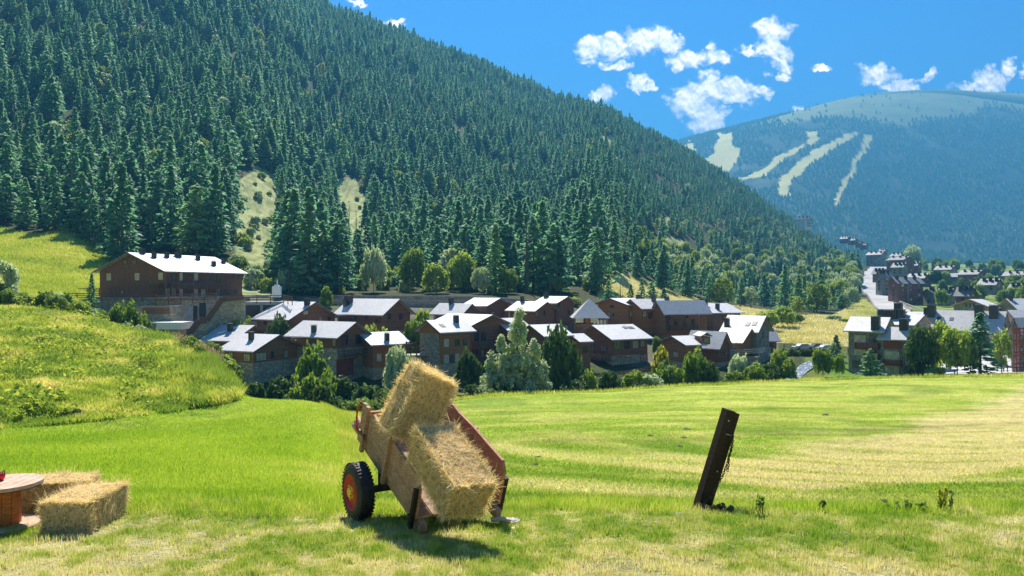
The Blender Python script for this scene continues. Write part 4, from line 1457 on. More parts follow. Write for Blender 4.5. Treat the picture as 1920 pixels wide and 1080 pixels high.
def build_village():
    # H2
    h = House('chalet', 'small chalet partly hidden behind the stone-based corner chalet, lowest left of the village', 'chalet', 436, 672, 142, 50, GV)
    h.vol(436, 638.5, 672, 383, 506, 612, 'v'); h.chimney(*z2(312, 440), .8, 1.3)
    h.win('L', 400, 652, .8, 1.0)
    # H3
    h = House('chalet', 'chalet with long corner windows on a tall rubble stone base at the left end', 'chalet', 475, 741, 133, 46, GV, wall=M_WOODR)
    h.vol(475, 657, 741, 419, 557, 629.5, 'v', stone=681, over=.9)
    h.win('R', *z2(565, 650), 2.6, 1.5, lit=True, bars=2); h.win('R', *z2(768, 628), 1.1, 1.4, lit=True)
    h.win('R', *z2(655, 635), .8, 1.4)
    h.win('L', *z2(450, 655), 1.6, 1.4, lit=True, bars=2); h.win('L', *z2(318, 640), 1.1, 1.3, lit=True)
    h.chimney(*z2(485, 512), .75, 1.3); 
    # H4
    h = House('chalet', 'chalet with open gable balcony over a red-brown garage wall and stone base', 'chalet', 632, 706, 138, 46, GV)
    v = h.vol(632, 630, 706, 546, 688, 606, 'v', stone=654, over=1.0)
    h.win('L', *z2(1165, 535), .9, 1.3, lit=True); h.win('L', *z2(850, 515), .6, .6, bars=0, lit=True); h.door('L', *z2(1000, 540), 1.6, 2.0, m=M_TRIM)
    h.win('R', *z2(1250, 510), 1.6, 1.9); h.win('R', *z2(1360, 505), 1.5, 1.9)
    h.balcony('R', 633, 686, z2(0, 632)[1], 1.6, 1.2, rails=4, roofpost=3.4)
    h.door('R', *z2(1250, 735), 4.4, 3.1, m=M_RED, name='garage_wall')
    h.chimney(*z2(997, 448), .75, 1.2)
    # H5
    h = House('chalet', 'small chalet with one white window right of the red-brown garage chalet', 'chalet', 699, 692, 141, 30, GV, wall=M_WOODR)
    h.vol(699, 645, 690, 684, 761, 626, 'u', over=.9, left=8)
    h.win('R', *z2(1530, 655), .9, 1.4, lit=True, frame=M_FRAMEW, bars=0); h.chimney(*z2(1595, 515), .75, 1.3)
    h.win('R', *z2(1660, 640), .9, 1.2)
    # H6
    h = House('chalet', 'wide chalet behind the corner chalet, joined to the long row house', 'chalet', 541, 640, 151, 46, GV)
    h.vol(541, 598, 640, 482, 628, 568, 'v', over=.9)
    for x in (1050, 1120): h.win('R', *z2(x, 345), .9, 1.3, lit=x == 1050)
    h.win('R', *z2(930, 290), 1.6, .9, lit=True); h.chimney(*z2(943, 225), .9, 1.2, m=M_DARK)
    h.win('L', *z2(600, 365), 1, 1.2)
    # H7
    h = House('row_house', 'long row chalet with shaded porch front and gable at its right end', 'chalet', 717, 622, 159, 50, GV)
    h.vol(717, 588, 622, 634, 769, 562.5, 'v', over=.9, maxl=24)
    for x in (1612, 1707): h.win('R', *z2(x, 320), 1.1, 1.4)
    for x in (1250, 1340, 1430): h.win('L', *z2(x, 322), .9, 1.3)
    h.balcony('L', 640, 714, z2(0, 365)[1], 1.2, 1.0, rails=3)
    h.chimney(*z2(1065, 210), 1.4, 1.6); h.chimney(*z2(1228, 235), .8, 1.1); 
    # H8
    h = House('chalet', 'tall chalet with grey stone left gable and four small pale windows in its timber front', 'chalet', 827, 737, 135, 36, GV, wall=M_WOODR)
    v = h.vol(827, 621, 737, 787, 881, 602.5, 'u', stone=683, over=.9)
    p = MB().obox(v['q'](-.12, .35, v['zb']), (0, 0, v['zt'] - v['zb'] - .5), h.v * (v['Lv'] - .7), h.u * .12)
    h.part(p, 'stone_wall', M_STONEG)
    h.win('R', *z3(345, 553), 1.0, 1.4, lit=True, frame=M_FRAMEW); h.win('R', *z3(437, 550), 1.0, 1.3); h.win('R', *z3(503, 543), .9, 1.3)
    h.win('R', *z3(345, 690), 1.0, 1.5, lit=True, frame=M_FRAMEW); h.win('R', *z3(437, 680), .9, 1.5, lit=True, frame=M_FRAMEW); h.win('R', *z3(392, 685), .8, 1.4)
    h.chimney(*z3(428, 378), .8, 1.2); h.skylight(*z3(312, 407))
    # H9
    h = House('chalet', 'large chalet with two shaded gable balconies behind the silvery tree', 'chalet', 883, 728, 146, 44, GV)
    v = h.vol(883, 610, 728, 812, 951, 592, 'v', over=.9)
    h.balcony('R', 886, 915, z3(0, 585)[1], 1.5, 1.1, rails=4); h.balcony('R', 886, 930, z3(0, 690)[1], 1.5, 1.1, rails=3)
    for x in (560, 600, 650): h.win('R', *z3(x, 640), .8, 1.5, lit=x == 650)
    for x in (600, 660): h.win('R', *z3(x, 500), 1.3, 1.8)
    h.win('R', *z3(815, 505), 1.2, 1.6, lit=True)
    # H9b
    h = House('chalet', 'low roofed chalet wing seen left of the top of the silvery tree', 'chalet', 953, 715, 151, 38, GV)
    h.vol(953, 618, 715, 932, 992, 599, 'u', over=.8, left=8)
    # H10
    h = House('chalet', 'upper chalet with stepped gable just below the long stone retaining wall', 'chalet', 866, 617, 174, 46, GV)
    h.vol(866, 587.5, 617, 813, 896, 571, 'v', over=.8); h.chimney(*z3(400, 208), .9, 1.2)
    for x in (235, 252): h.win('L', *z3(x, 333), .7, 1.2, lit=True)
    h.win('R', *z3(500, 315), .9, .9); 
    h.vol(913, 573, 617, 872, 954, 560.5, 'v', d=178, over=.8, wall=M_WOODV)
    for x in (728, 743): h.win('R', *z3(x, 308), .6, 1.1, lit=True)
    h.win('R', *z3(820, 320), .8, 1.1)
    # H11
    h = House('chalet', 'upper chalet with stepped roof between the retaining wall and the pyramid-roofed pavilion', 'chalet', 1003, 617, 172, 46, GV)
    h.vol(1003, 582, 617, 955, 1040, 567.5, 'v', over=.8); h.chimney(*z3(1005, 190), .7, 1.2)
    h.win('R', *z3(1015, 305), .8, 1.4, lit=True); h.win('R', *z3(1115, 305), .7, 1.4, lit=True); h.win('R', *z3(1172, 300), .6, 1.2)
    h.vol(1044, 567.5, 617, 1008, 1076, 557.5, 'v', d=176, over=.8, wall=M_WOODV); h.chimney(*z3(1143, 165), .9, .9)
    h.win('R', *z3(1250, 232), 1.0, 1.0); h.win('R', *z3(1380, 295), .8, 1.1)
    # H12
    h = House('chalet', 'shaded chalet between the silvery tree and the dark round tree', 'chalet', 1022, 712, 143, 34, GV)
    h.vol(1022, 629.5, 712, 1003, 1066, 611, 'u', over=.8, left=8.5)
    h.win('R', *z3(1200, 560), 1.2, 1.6); h.win('R', *z3(1300, 560), 1.0, 1.5)
    h.win('R', *z3(1200, 650), 1.2, 1.6)
    h = House('chalet', 'small low chalet with shed-like roof tucked against the chalet with skylights', 'chalet', 1088, 700, 147, 34, GV, wall=M_WOODR)
    h.vol(1088, 641, 700, 1074, 1107, 628, 'u', over=.5, left=6)
    h.win('R', 1097, 655, 1.2, 1.3, lit=False)
    # pavilion
    h = House('pavilion', 'square pavilion with steep pale pyramid roof in the middle of the village', 'pavilion', 1105, 625, 162, 45, wall=M_WOOD)
    az = 0
    c = P(1105, 594, 167); r = 4.6
    zt = c.z
    co = [c + Vector((sx * 3.5, sy * 3.5, 0)) for sx, sy in ((-1, -1), (1, -1), (1, 1), (-1, 1))]
    rf = MB(); ap = Vector((c.x, c.y, (540 - 559.5) / F * 167))
    ev = [c + Vector((sx * 4.0, sy * 4.0, -.15)) for sx, sy in ((-1, -1), (1, -1), (1, 1), (-1, 1))]
    rf.add(ev + [ap], [(0, 1, 4), (1, 2, 4), (2, 3, 4), (3, 0, 4), (3, 2, 1, 0)])
    h.part(rf, 'roof', M_SLATE)
    for p in co: h.part(MB().bar(p - Vector((0, 0, 5)), p, .35), 'post', M_TRIM)
    h.part(MB().obox(co[0] + Vector((.4, .4, -6.0)), (6.2, 0, 0), (0, 6.2, 0), (0, 0, 4.6)), 'wall', M_WOOD)
    h.part(MB().obox(co[0] + Vector((2.4, 1.4, -1.4)), (1.2, 0, 0), (0, 4.2, 0), (0, 0, 1.2)), 'inner_wall', M_WOODR)
    for i in range(4):
        h.part(MB().cbox(co[0] + Vector((4.3 + i * .75, .37, -1.05)), (.5, 0, 0), (0, .08, 0), (0, 0, 1.0)), 'window', M_CURT)
    # H13
    h = House('chalet', 'large chalet with skylights, timber upper floor and stone ground floor above the creek', 'chalet', 1149, 704, 150, 34, GV)
    v = h.vol(1149, 635.5, 704, 1086, 1214, 611.5, 'u', stone=667, over=.9)
    h.win('R', *z4(510, 555), 1.6, 1.8); h.win('R', *z4(590, 548), 1.4, 1.8, lit=False); h.win('R', *z4(660, 550), 1.2, 1.3, lit=True, frame=M_FRAMEW); h.win('R', *z4(718, 542), 1.1, 1.4, lit=True)
    h.win('R', *z4(515, 690), 1.6, 2.0); h.win('R', *z4(592, 682), 1.6, 1.5); h.win('R', *z4(660, 672), 1.3, 1.3, lit=True, frame=M_FRAMEW); h.win('R', *z4(725, 660), 1.5, 1.5)
    h.win('L', *z4(400, 580), 2.4, 1.6); h.win('L', *z4(300, 585), 2.4, 1.6); h.win('L', *z4(390, 690), 3.0, 1.8, lit=True)
    h.balcony('L', 1090, 1147, z4(0, 655)[1], 2.2, 1.2, rails=4)
    h.balcony('R', 1151, 1224, z4(0, 765)[1], 2.6, 1.0, rails=3)
    h.balcony('L', 1085, 1147, z4(0, 775)[1], 2.6, 1.0, rails=3)
    for x in (575, 612, 632): h.skylight(*z4(x, 412), .8, 1.2)
    # H14
    h = House('row_house', 'long red-brown three-part row house at the top right of the village', 'chalet', 1178, 630, 176, 36, GV, wall=M_WOODR)
    v = h.vol(1178, 572, 630, 1121, 1215, 561, 'u', over=.8)
    h.win('L', *z4(470, 238), 1.6, .7); h.win('L', *z4(447, 310), .8, 1.8, lit=True); h.win('L', *z4(480, 307), .7, .9)
    h.win('R', 1184, 589, 1.2, 1.5, lit=True); h.win('R', 1196, 588, .9, 1.4)
    v = h.vol(1204, 577.5, 630, 1170, 1262, 562.5, 'u', d=173, over=.8)
    for x, y, l in ((720, 300, 1), (825, 298, 1), (780, 310, 0), (870, 350, 0)): h.win('R', *z4(x, y), 1.0, 1.4, lit=bool(l))
    v = h.vol(1246, 583.5, 632, 1225, 1326, 565.5, 'u', d=171, over=.9)
    h.balcony('R', 1248, 1275, z4(0, 345)[1], 1.4, 1.1, rails=4); h.balcony('R', 1248, 1300, z4(0, 425)[1], 1.4, 1.1, rails=4)
    for x in (920, 990, 1060, 1130): h.win('R', *z4(x, 370), 1.0, 1.6)
    for x in (910, 960, 1080, 1180): h.win('R', *z4(x, 310), .9, 1.3)
    for x, y in ((740, 195), (690, 192)): h.chimney(*z4(x, y), .8, 1.3, vv=h.vols[0])
    for x, y in ((810, 200), (968, 205)): h.chimney(*z4(x, y), .8, 1.4, vv=h.vols[1])
    # H15
    h = House('chalet', 'low grey-roofed house behind the long red-brown row house, below the golden hillside', 'chalet', 1338, 620, 188, 36, GV)
    h.vol(1338, 586.5, 620, 1284, 1388, 570.5, 'u', over=.8)
    for x, y in ((1140, 222), (1235, 228), (1332, 262)): h.chimney(*z4(x, y), .8, 1.4)
    for x in (1345, 1357, 1368, 1378): h.win('R', x, 595, .9, 1.3)
    # H16
    h = House('chalet', 'tallest steep-roofed chalet with blue-grey slate walls at the right end of the village', 'chalet', 1418, 672, 158, 68, GV, wall=M_STONEG)
    v = h.vol(1418, 619.5, 672, 1358, 1442, 594, 'v', over=.8, maxl=13)
    h.win('L', *z4(1610, 480), .7, .8, lit=True); h.win('R', *z4(1705, 470), .6, 1.4, lit=True); h.win('L', 1395, 648, .8, 1.3)
    h.chimney(*z4(1410, 405), .9, 1.8); h.skylight(*z4(1580, 382)); h.skylight(*z4(1635, 378))
    v = h.vol(1389, 641, 672, 1344, 1418, 618, 'v', d=154, over=.7, wall=M_WOODR, maxl=9)
    h.win('L', 1374, 653, 1.0, 1.2, lit=True)
    h.balcony('L', 1372, 1416, 664, 1.6, 1.0, vv=h.vols[0], rails=3)
    # H17
    h = House('chalet', 'chalet with small dormer in front of the tallest steep-roofed chalet', 'chalet', 1348, 680, 151, 60, GV, wall=M_WOOD)
    v = h.vol(1348, 649.5, 680, 1290, 1368, 624, 'v', over=.6)
    dm = MB(); p = P(1316, 646, 146)
    dm.obox(p, (1.7, .3, 0), (-.6, 3.2, 0), (0, 0, 1.5)); h.part(dm, 'dormer', M_WOOD)
    dm = MB(); dm.obox(p + Vector((-.3, -.3, 1.5)), (1.3, .2, .75), (-.7, 3.8, 0), (0, 0, .15)); dm.obox(p + Vector((2.2, .2, 1.5)), (-1.3, -.2, .75), (-.7, 3.8, 0), (0, 0, .15)); h.part(dm, 'dormer_roof', M_SLATE)
    dm = MB(); dm.obox(p + Vector((.35, .0, .35)), (1.0, .17, 0), (0, -.06, 0), (0, 0, .9)); h.part(dm, 'window', M_GLASS)
    h.win('R', 1358, 660, .8, 1.2)
    # H18
    h = House('chalet', 'orange-brown chalet with gable facing left, foremost at the right end of the village', 'chalet', 1288, 681, 145, 32, GV, wall=M_WOODR)
    v = h.vol(1288, 647, 681, 1242, 1316, 632, 'u', over=.7)
    h.win('L', *z4(975, 547), .5, .8, lit=True, bars=0); h.win('L', *z4(990, 548), .5, .8, lit=True, bars=0); h.win('L', *z4(992, 632), 1.5, .8, lit=True, frame=M_FRAMEW); h.win('R', *z4(1200, 620), .7, 1.5, lit=True)
    # H19
    h = House('chalet', 'small chalet peeping out right of the blue-grey slate chalet beside the car park', 'chalet', 1440, 665, 172, 30, GV)
    h.vol(1440, 636, 665, 1420, 1456, 617, 'u', over=.7); h.win('R', 1448, 645, .8, 1.2)


build_village()


def build_village_extras():
    pts = [(560, 563, 196), (600, 555, 198), (624, 551, 199), (700, 552, 200), (800, 552, 200), (880, 553, 200), (930, 555, 200), (985, 559, 198), (1010, 566, 196)]
    strip_wall('retaining_wall', [(a, b + 2, c) for a, b, c in pts], .6, M_STONEG, 'long curved grey stone retaining wall at the foot of the forest above the village', 'wall', deep=5)
    e = empty('terraced_wall', P(700, 570, 196), 'lower stepped course of stone terraces with pale railings above the row house', 'wall')
    for k, (dy, dd) in enumerate(((9, -3), (16, -6))):
        w = [(a, b + dy, c + dd) for a, b, c in pts[1:-1]]
        strip_wall('stone_course', w, .5, M_STONEG, None, None, deep=2.5, parent=e)
    for k, (dy, dd) in enumerate(((3, -1), (12, -4))):
        rl = MB()
        w = [P(a, b + dy, c + dd) for a, b, c in pts[1:-1]]
        for p, q_ in zip(w, w[1:]): rl.bar(p, q_, .12, .16)
        rl.obj('handrail', M_CONC, e, e.location)
    # wooden stair tower / footbridge right of the small chalet
    e = empty('footbridge', P(780, 700, 138), 'tall timber footbridge with sunlit rails between the garage chalet and the stone-gabled chalet', 'footbridge')
    for x in (762, 770, 781):
        MB().bar(P(x, 712, 137), P(x, 640, 137), .22).obj('post', M_TRIM, e, e.location)
    rl = MB()
    for y in (642, 650, 658, 667, 676, 684):
        rl.bar(P(760, y, 137.2), P(783, y + 1, 137.2), .06, .2)
    for y in (651, 658, 667): rl.bar(P(782, y + 4, 137), P(800, y - 6, 140), .06, .14)
    rl.obj('rail', M_TRIM, e, e.location)
    MB().obox(P(760, 668, 137.4), (4.5, 0.6, 0), (0, 3, 0), (0, 0, .2)).obj('deck', M_CONC, e, e.location)
    railing('fence', [(1085, 712, 142), (1149, 711, 142), (1228, 698, 148), (1240, 690, 153)], 1.2, 3, 'timber fence along the creek bank below the chalet with skylights', 'fence', m=M_TRIM)
    railing('fence', [(1370, 667, 150), (1424, 664, 150), (1444, 661, 158)], 1.1, 3, 'pale timber rail under the tallest steep-roofed chalet', 'fence', m=M_CONC)
    strip_wall('bank_wall', [(1086, 700, 143.5), (1150, 700, 143), (1215, 692, 148)], .5, M_STONE, 'rubble wall under the terrace of the chalet with skylights', 'wall', deep=5)
    strip_wall('bank_wall', [(1385, 668, 152), (1420, 669, 151), (1443, 664, 157)], .5, M_STONEG, 'grey stone foundation bank below the tallest steep-roofed chalet', 'wall', deep=5)
    # patio slabs and umbrellas


build_village_extras()


def build_right_cluster():
    GR = 'stone apartment houses beside the plaza'
    h = House('apartment_house', 'three-storey grey stone apartment house with red balconies and a black chimney', 'apartment house', 1652, 707, 152, 76, GR, wall=M_STONEG, stone=M_STONEG)
    a = h.vol(1652, 620, 707, 1591, 1672, 597, 'v', over=.8, maxl=9)
    for y in (541, 637):
        h.win('L', *z5(690, y), 2.2, 1.4, lit=True, frame=M_FRAMEW)
    h.win('L', *z5(790, 541), 1.4, 1.6); h.win('L', *z5(790, 637), 1.4, 1.6); h.win('L', *z5(660, 730), 1.4, 1.4)
    h.balcony('L', 1606, 1650, z5(0, 612)[1], 1.2, 1.1, vv=a, m=M_RED, rails=5); h.balcony('L', 1622, 1650, z5(0, 690)[1], 1.0, 1.1, vv=a, m=M_RED, rails=5)
    b = h.vol(1697, 634, 709, 1652, 1707, 616, 'v', d=149, over=.7, maxl=7)
    h.door('L', *z5(935, 575), 3.2, 2.2, m=M_RED, name='red_panel')
    h.win('L', *z5(930, 672), 2.6, 1.9, lit=True, frame=M_FRAMEW, bars=3); h.win('L', *z5(930, 772), 2.6, 1.9, lit=True, frame=M_FRAMEW, bars=2)
    h.balcony('L', 1660, 1692, z5(0, 732)[1], 1.2, 1.0, m=M_RED, rails=5)
    h.chimney(*z5(808, 462), 1.5, 2.3, vv=a, m=M_DARK)
    h.chimney(*z5(1025, 440), 1.5, 1.6, vv=b, m=M_DARK)
    h2 = House('apartment_house', 'grey-roofed stone wing with clustered black chimneys behind the red-balconied house', 'apartment house', 1700, 665, 166, 72, GR, wall=M_STONEG, stone=M_STONEG)
    v = h2.vol(1712, 610, 668, 1640, 1745, 592, 'v', over=.6, maxl=12)
    for x, w in ((812, 1.6), (862, 2.1), (905, 1.7), (948, 1.6), (1000, 1.9)): h2.chimney(1440 + x / 4, 597, w * .72, 1.9, vv=v, m=M_DARK)
    h2.chimney(1686, 588, 1.5, 2.6, vv=v, m=M_DARK)
    h = House('apartment_house', 'long pale-roofed stone house behind the plaza trees', 'apartment house', 1873, 668, 188, 80, GR, wall=M_STONEG, stone=M_STONEG)
    v = h.vol(1873, 619, 668, 1738, 1887, 585.5, 'v', over=.9)
    for x in (1585, 1695): h.chimney(1440 + x / 4, 592, 1.9, 2.6, vv=v, m=M_DARK)
    h.chimney(1746, 590, 1.8, 2.4, vv=v, m=M_DARK)
    for x in (1765, 1790, 1812, 1838, 1860): h.win('L', x, 634, 1.6, 1.7, lit=x % 2 == 0)
    for x in (1765, 1800, 1850): h.win('L', x, 652, 1.6, 1.7)
    h.skylight(1760, 597); h.skylight(1784, 598)
    h = House('apartment_house', 'dark-roofed house with black ridge between the pale roof and the road', 'apartment house', 1748, 604, 200, 78, GR, wall=M_STONEG, stone=M_STONEG)
    v = h.vol(1748, 600, 640, 1700, 1760, 587, 'v', over=.6); h.chimney(1742, 590, 2.2, 1.8, vv=v, m=M_DARK)
    h = House('apartment_house', 'stone house with wide front gable behind the long pale roof', 'apartment house', 1862, 600, 262, 26, GR, wall=M_STONEG, stone=M_STONEG)
    h.vol(1862, 577, 600, 1788, 1876, 562, 'u', over=1.0)
    for x in (1812, 1819, 1826): h.win('L', x, 572, 1.2, 1.3)
    h = House('apartment_house', 'grey gabled house behind and right of the wide front gable', 'apartment house', 1918, 600, 250, 30, GR, wall=M_STONEG, stone=M_STONEG)
    h.vol(1916, 585, 600, 1866, 1960, 561, 'u', over=.8)
    h.chimney(1870, 562, 1.2, 1.2)
    h = House('apartment_house', 'stone house with light roof at the right edge beyond the plaza', 'apartment house', 1905, 660, 192, 30, GR, wall=M_STONEG, stone=M_STONEG)
    h.vol(1906, 596, 660, 1884, 1990, 583, 'u', over=.8)
    for y in (607, 618, 632): h.win('L', 1891, y, 1.2, 1.3); h.win('R', 1913, y, 1.2, 1.3)
    h = House('apartment_house', 'red timber balcony tower cut by the right edge of the view', 'apartment house', 1912, 698, 150, 60, GR, wall=M_STONEG, stone=M_STONEG)
    v = h.vol(1912, 614, 698, 1909, 1990, 598, 'u', over=.7)
    f = MB()
    for x in (1901, 1906, 1912, 1920, 1930):
        f.bar(P(x, 698, 148), P(x, 614, 148), .16)
        f.bar(P(x, 698, 146.4), P(x, 614, 146.4), .16)
    for y in (616, 623, 638, 645, 660, 667, 682, 689):
        f.bar(P(1901, y, 147.9), P(1932, y, 147.9), .1, .25); f.bar(P(1901, y, 146.5), P(1932, y, 146.5), .1, .25)
        f.bar(P(1901, y, 146.4), P(1901, y, 148), .1, .25)
    h.part(f, 'balcony_frame', M_RED)
    for y in (622, 644, 666): h.win('R', 1916, y, 1.3, 1.7, lit=False)
    # stone wall curving along the meadow edge, railing along the plaza
    strip_wall('meadow_wall', [(1600, 706, 140), (1640, 711, 134), (1690, 714, 130), (1740, 711, 131), (1800, 705, 133), (1860, 701, 134), (1935, 698, 135)], .5, M_STONEG,
               'low grey stone wall curving along the meadow edge before the red-balconied house', 'wall', deep=1.2)
    railing('fence', [(1700, 709, 139), (1740, 709, 138), (1790, 704, 138), (1850, 700, 138), (1935, 697, 138)], 1.0, 2, 'dark plaza railing behind the low curving stone wall', 'fence', m=M_DARK, w=.04, hh=.06)


build_right_cluster()


def far_block(label, x0, x1, yt, yb, d, wallm, phi=60, floors=4, roof='v', split=.35, name='apartment_building', group='buildings of the town up the valley', lit=None, gh=3.0, wins=True, ncol=None, roofmat=None):
    cx = x0 + (x1 - x0) * (1 - split) if phi > 45 else x0 + (x1 - x0) * split
    h = House(name, label, 'building', cx, yb, d, phi, group, wall=wallm, stone=wallm)
    v = h.vol(cx, yt, yb, x0, x1, yt - gh * F / d, roof, over=.8, maxl=60, roofmat=roofmat or M_TROOF)
    ph = (yb - yt) / floors
    if wins:
        for f in range(floors):
            y = yt + ph * (f + .5)
            for side, a, b in (('L', x0, cx), ('R', cx, x1)):
                n = ncol or max(1, int((b - a) / max(5.0, 3.6 * F / d)))
                for i in range(n):
                    h.win(side, a + (b - a) * (i + .5) / n, y, 1.5, 1.5, bars=0, lit=((i * 7 + f * 3) % 4 == 0))
    for i in range(3):
        h.chimney(x0 + (x1 - x0) * (.25 + .25 * i), yt - gh * .7 * F / d, 1.3, 1.6)
    return h, v


M_DROOF = simple('dark_roofing', (0.07, 0.075, 0.085), 0.95, .2, 1, spec=.1)
M_TROOF = simple('town_roofing', (0.15, 0.155, 0.17), 0.62, .3, .3, spec=.4)


def build_town():
    far_block('four-storey apartment block with cream left end and dark red front beside the road', 1665, 1731, 531, 566, 400, M_BROWNR, 30, 4, 'u', .3)
    far_block('grey apartment block behind the cream and red one at the road bend', 1642, 1672, 519, 545, 450, M_STONEG, 30, 4, 'u', .4)
    far_block('low dark grey stone block right of the cream and red apartments', 1731, 1756, 549, 570, 395, M_STONEG, 30, 2, 'u', .8, gh=2)
    h, v = far_block('house with ochre front panel right of the low grey block', 1757, 1791, 551, 571, 385, M_STONEG, 64, 2, 'v', .3, gh=2.5, wins=False)
    p = h.hit(1768, 561, 'L', v); h.part(MB().cbox(p - h.u * .05, h.v * 6.5, (0, 0, 4.0), h.u * .1), 'ochre_panel', M_OCHRE)
    for i in range(3): h.part(MB().cbox(p - h.u * .12 + Vector((0, 0, -1.2 + i * 1.2)), h.v * 5, (0, 0, .25), h.u * .1), 'balcony_band', M_BROWNR)
    far_block('long dark apartment row with many jagged roofs across the valley', 1728, 1822, 519, 537, 640, M_STONEG, 60, 3, 'v', .2)
    far_block('stepped upper block standing over the long dark apartment row', 1752, 1795, 505, 518, 660, M_STONEG, 60, 2, 'v', .3)
    far_block('dark brown row of houses at the right edge up the valley', 1880, 1935, 516, 529, 620, M_BROWNR, 60, 2, 'v', .2)
    far_block('grey apartment block with white balconies at the head of the road', 1624, 1661, 477, 499, 900, M_STONEG, 60, 4, 'v', .25)
    far_block('dark red and brown apartment blocks right of the head of the road', 1662, 1714, 487, 510, 700, M_BROWNR, 60, 4, 'v', .4)
    far_block('hip-roofed block behind the dark red apartments', 1668, 1700, 480, 489, 820, M_STONEG, 60, 2, 'v', .4)
    HO, _ = far_block('lone white-walled hotel high on the forest ridge', 1491, 1522, 411, 427, 1080, M_WHITE, 60, 3, 'v', .4, name='hotel', group=None, gh=4, roofmat=M_DROOF, wins=False)
    for (a, b, yt, yb, dd, mm, lb) in ((1672, 1702, 500, 514, 600, M_STONEG, 'grey block between the dark red apartments and the road bend'), (1700, 1746, 521, 536, 540, M_BROWNR, 'brown apartment row just behind the cream and red block'),
                                  (1796, 1848, 514, 528, 600, M_BROWNR, 'brown jagged-roofed row at the right end of the long dark apartment row'), (1834, 1880, 533, 545, 430, M_STONEG, 'grey low house among trees right of the ochre-panelled house'),
                                  (1792, 1830, 552, 566, 330, M_BROWNR, 'brown house right behind the wide front gable'), (1700, 1728, 497, 508, 720, M_BROWNR, 'small brown house right of the dark red apartments'),
                                  (1636, 1662, 512, 524, 560, M_BROWNR, 'narrow brown block at the inner side of the road bend'), (1890, 1930, 543, 556, 420, M_STONEG, 'grey house at the right edge among valley trees')):
        far_block(lb, a, b, yt, yb, dd, mm, 60, 3 if yb - yt > 13 else 2, 'v', .3)
    for k in range(3):
        HO.balcony('R', 1512, 1521, 414 + k * 5, 3, 1.4, rails=2, m=M_DROOF)
    for i, (a, b, y, lb) in enumerate(((1575, 1594, 447, 'uppermost of the small white-roofed houses stepping down the forest ridge'), (1590, 1608, 450, 'second of the small white-roofed houses stepping down the ridge'),
                                   (1604, 1618, 455, 'third of the small white-roofed houses stepping down the ridge'), (1612, 1628, 459, 'lowest of the small white-roofed houses stepping down the forest ridge'), (1648, 1664, 470, 'pale-roofed house above the head of the road'))):
        far_block(lb, a, b, y, y + 6, 1250, M_BROWNR, 60, 1, 'v', .3, name='house', gh=3.5)
    strip_wall('retaining_wall', [(1686, 564, 395), (1712, 574, 360), (1735, 583, 335), (1756, 584, 330)], .6, M_LEAFD if False else M_STONEG, 'long dark retaining wall below the cream and red apartments beside the road', 'wall', deep=6)
    # summit station and mast
    e = empty('lift_station', P(1370, 247, 5480), 'tiny lift station huts on the shoulder of the far mountain', 'building')
    for x, w, hh in ((1362, 26, 10), (1378, 40, 14), (1390, 22, 10)):
        p = P(x, 247, 5480); p.z -= 6
        MB().cbox(p + Vector((0, 0, hh / 2)), (w, 0, 0), (0, 20, 0), (0, 0, hh + 8)).obj('hut', M_DARK, e, e.location)
        MB().add([p + Vector((-w * .6, -12, hh + 4)), p + Vector((w * .6, -12, hh + 4)), p + Vector((w * .6, 12, hh + 4)), p + Vector((-w * .6, 12, hh + 4)), p + Vector((-w * .6, 0, hh + 10)), p + Vector((w * .6, 0, hh + 10))],
                 [(0, 1, 5, 4), (2, 3, 4, 5), (1, 2, 5), (3, 0, 4), (3, 2, 1, 0)]).obj('roof', M_DARK, e, e.location)
    e = empty('mast', P(1395, 244, 5480), 'thin radio mast on the shoulder of the far mountain', 'mast')
    MB().tube([P(1395, 246, 5480), P(1395, 230, 5480)], [2.2, 1.0], 6).obj('pole', M_DARK, e, e.location)
    MB().cbox(P(1395, 238, 5480), (9, 0, 0), (0, 2, 0), (0, 0, 2)).obj('bracket', M_DARK, e, e.location)


build_town()


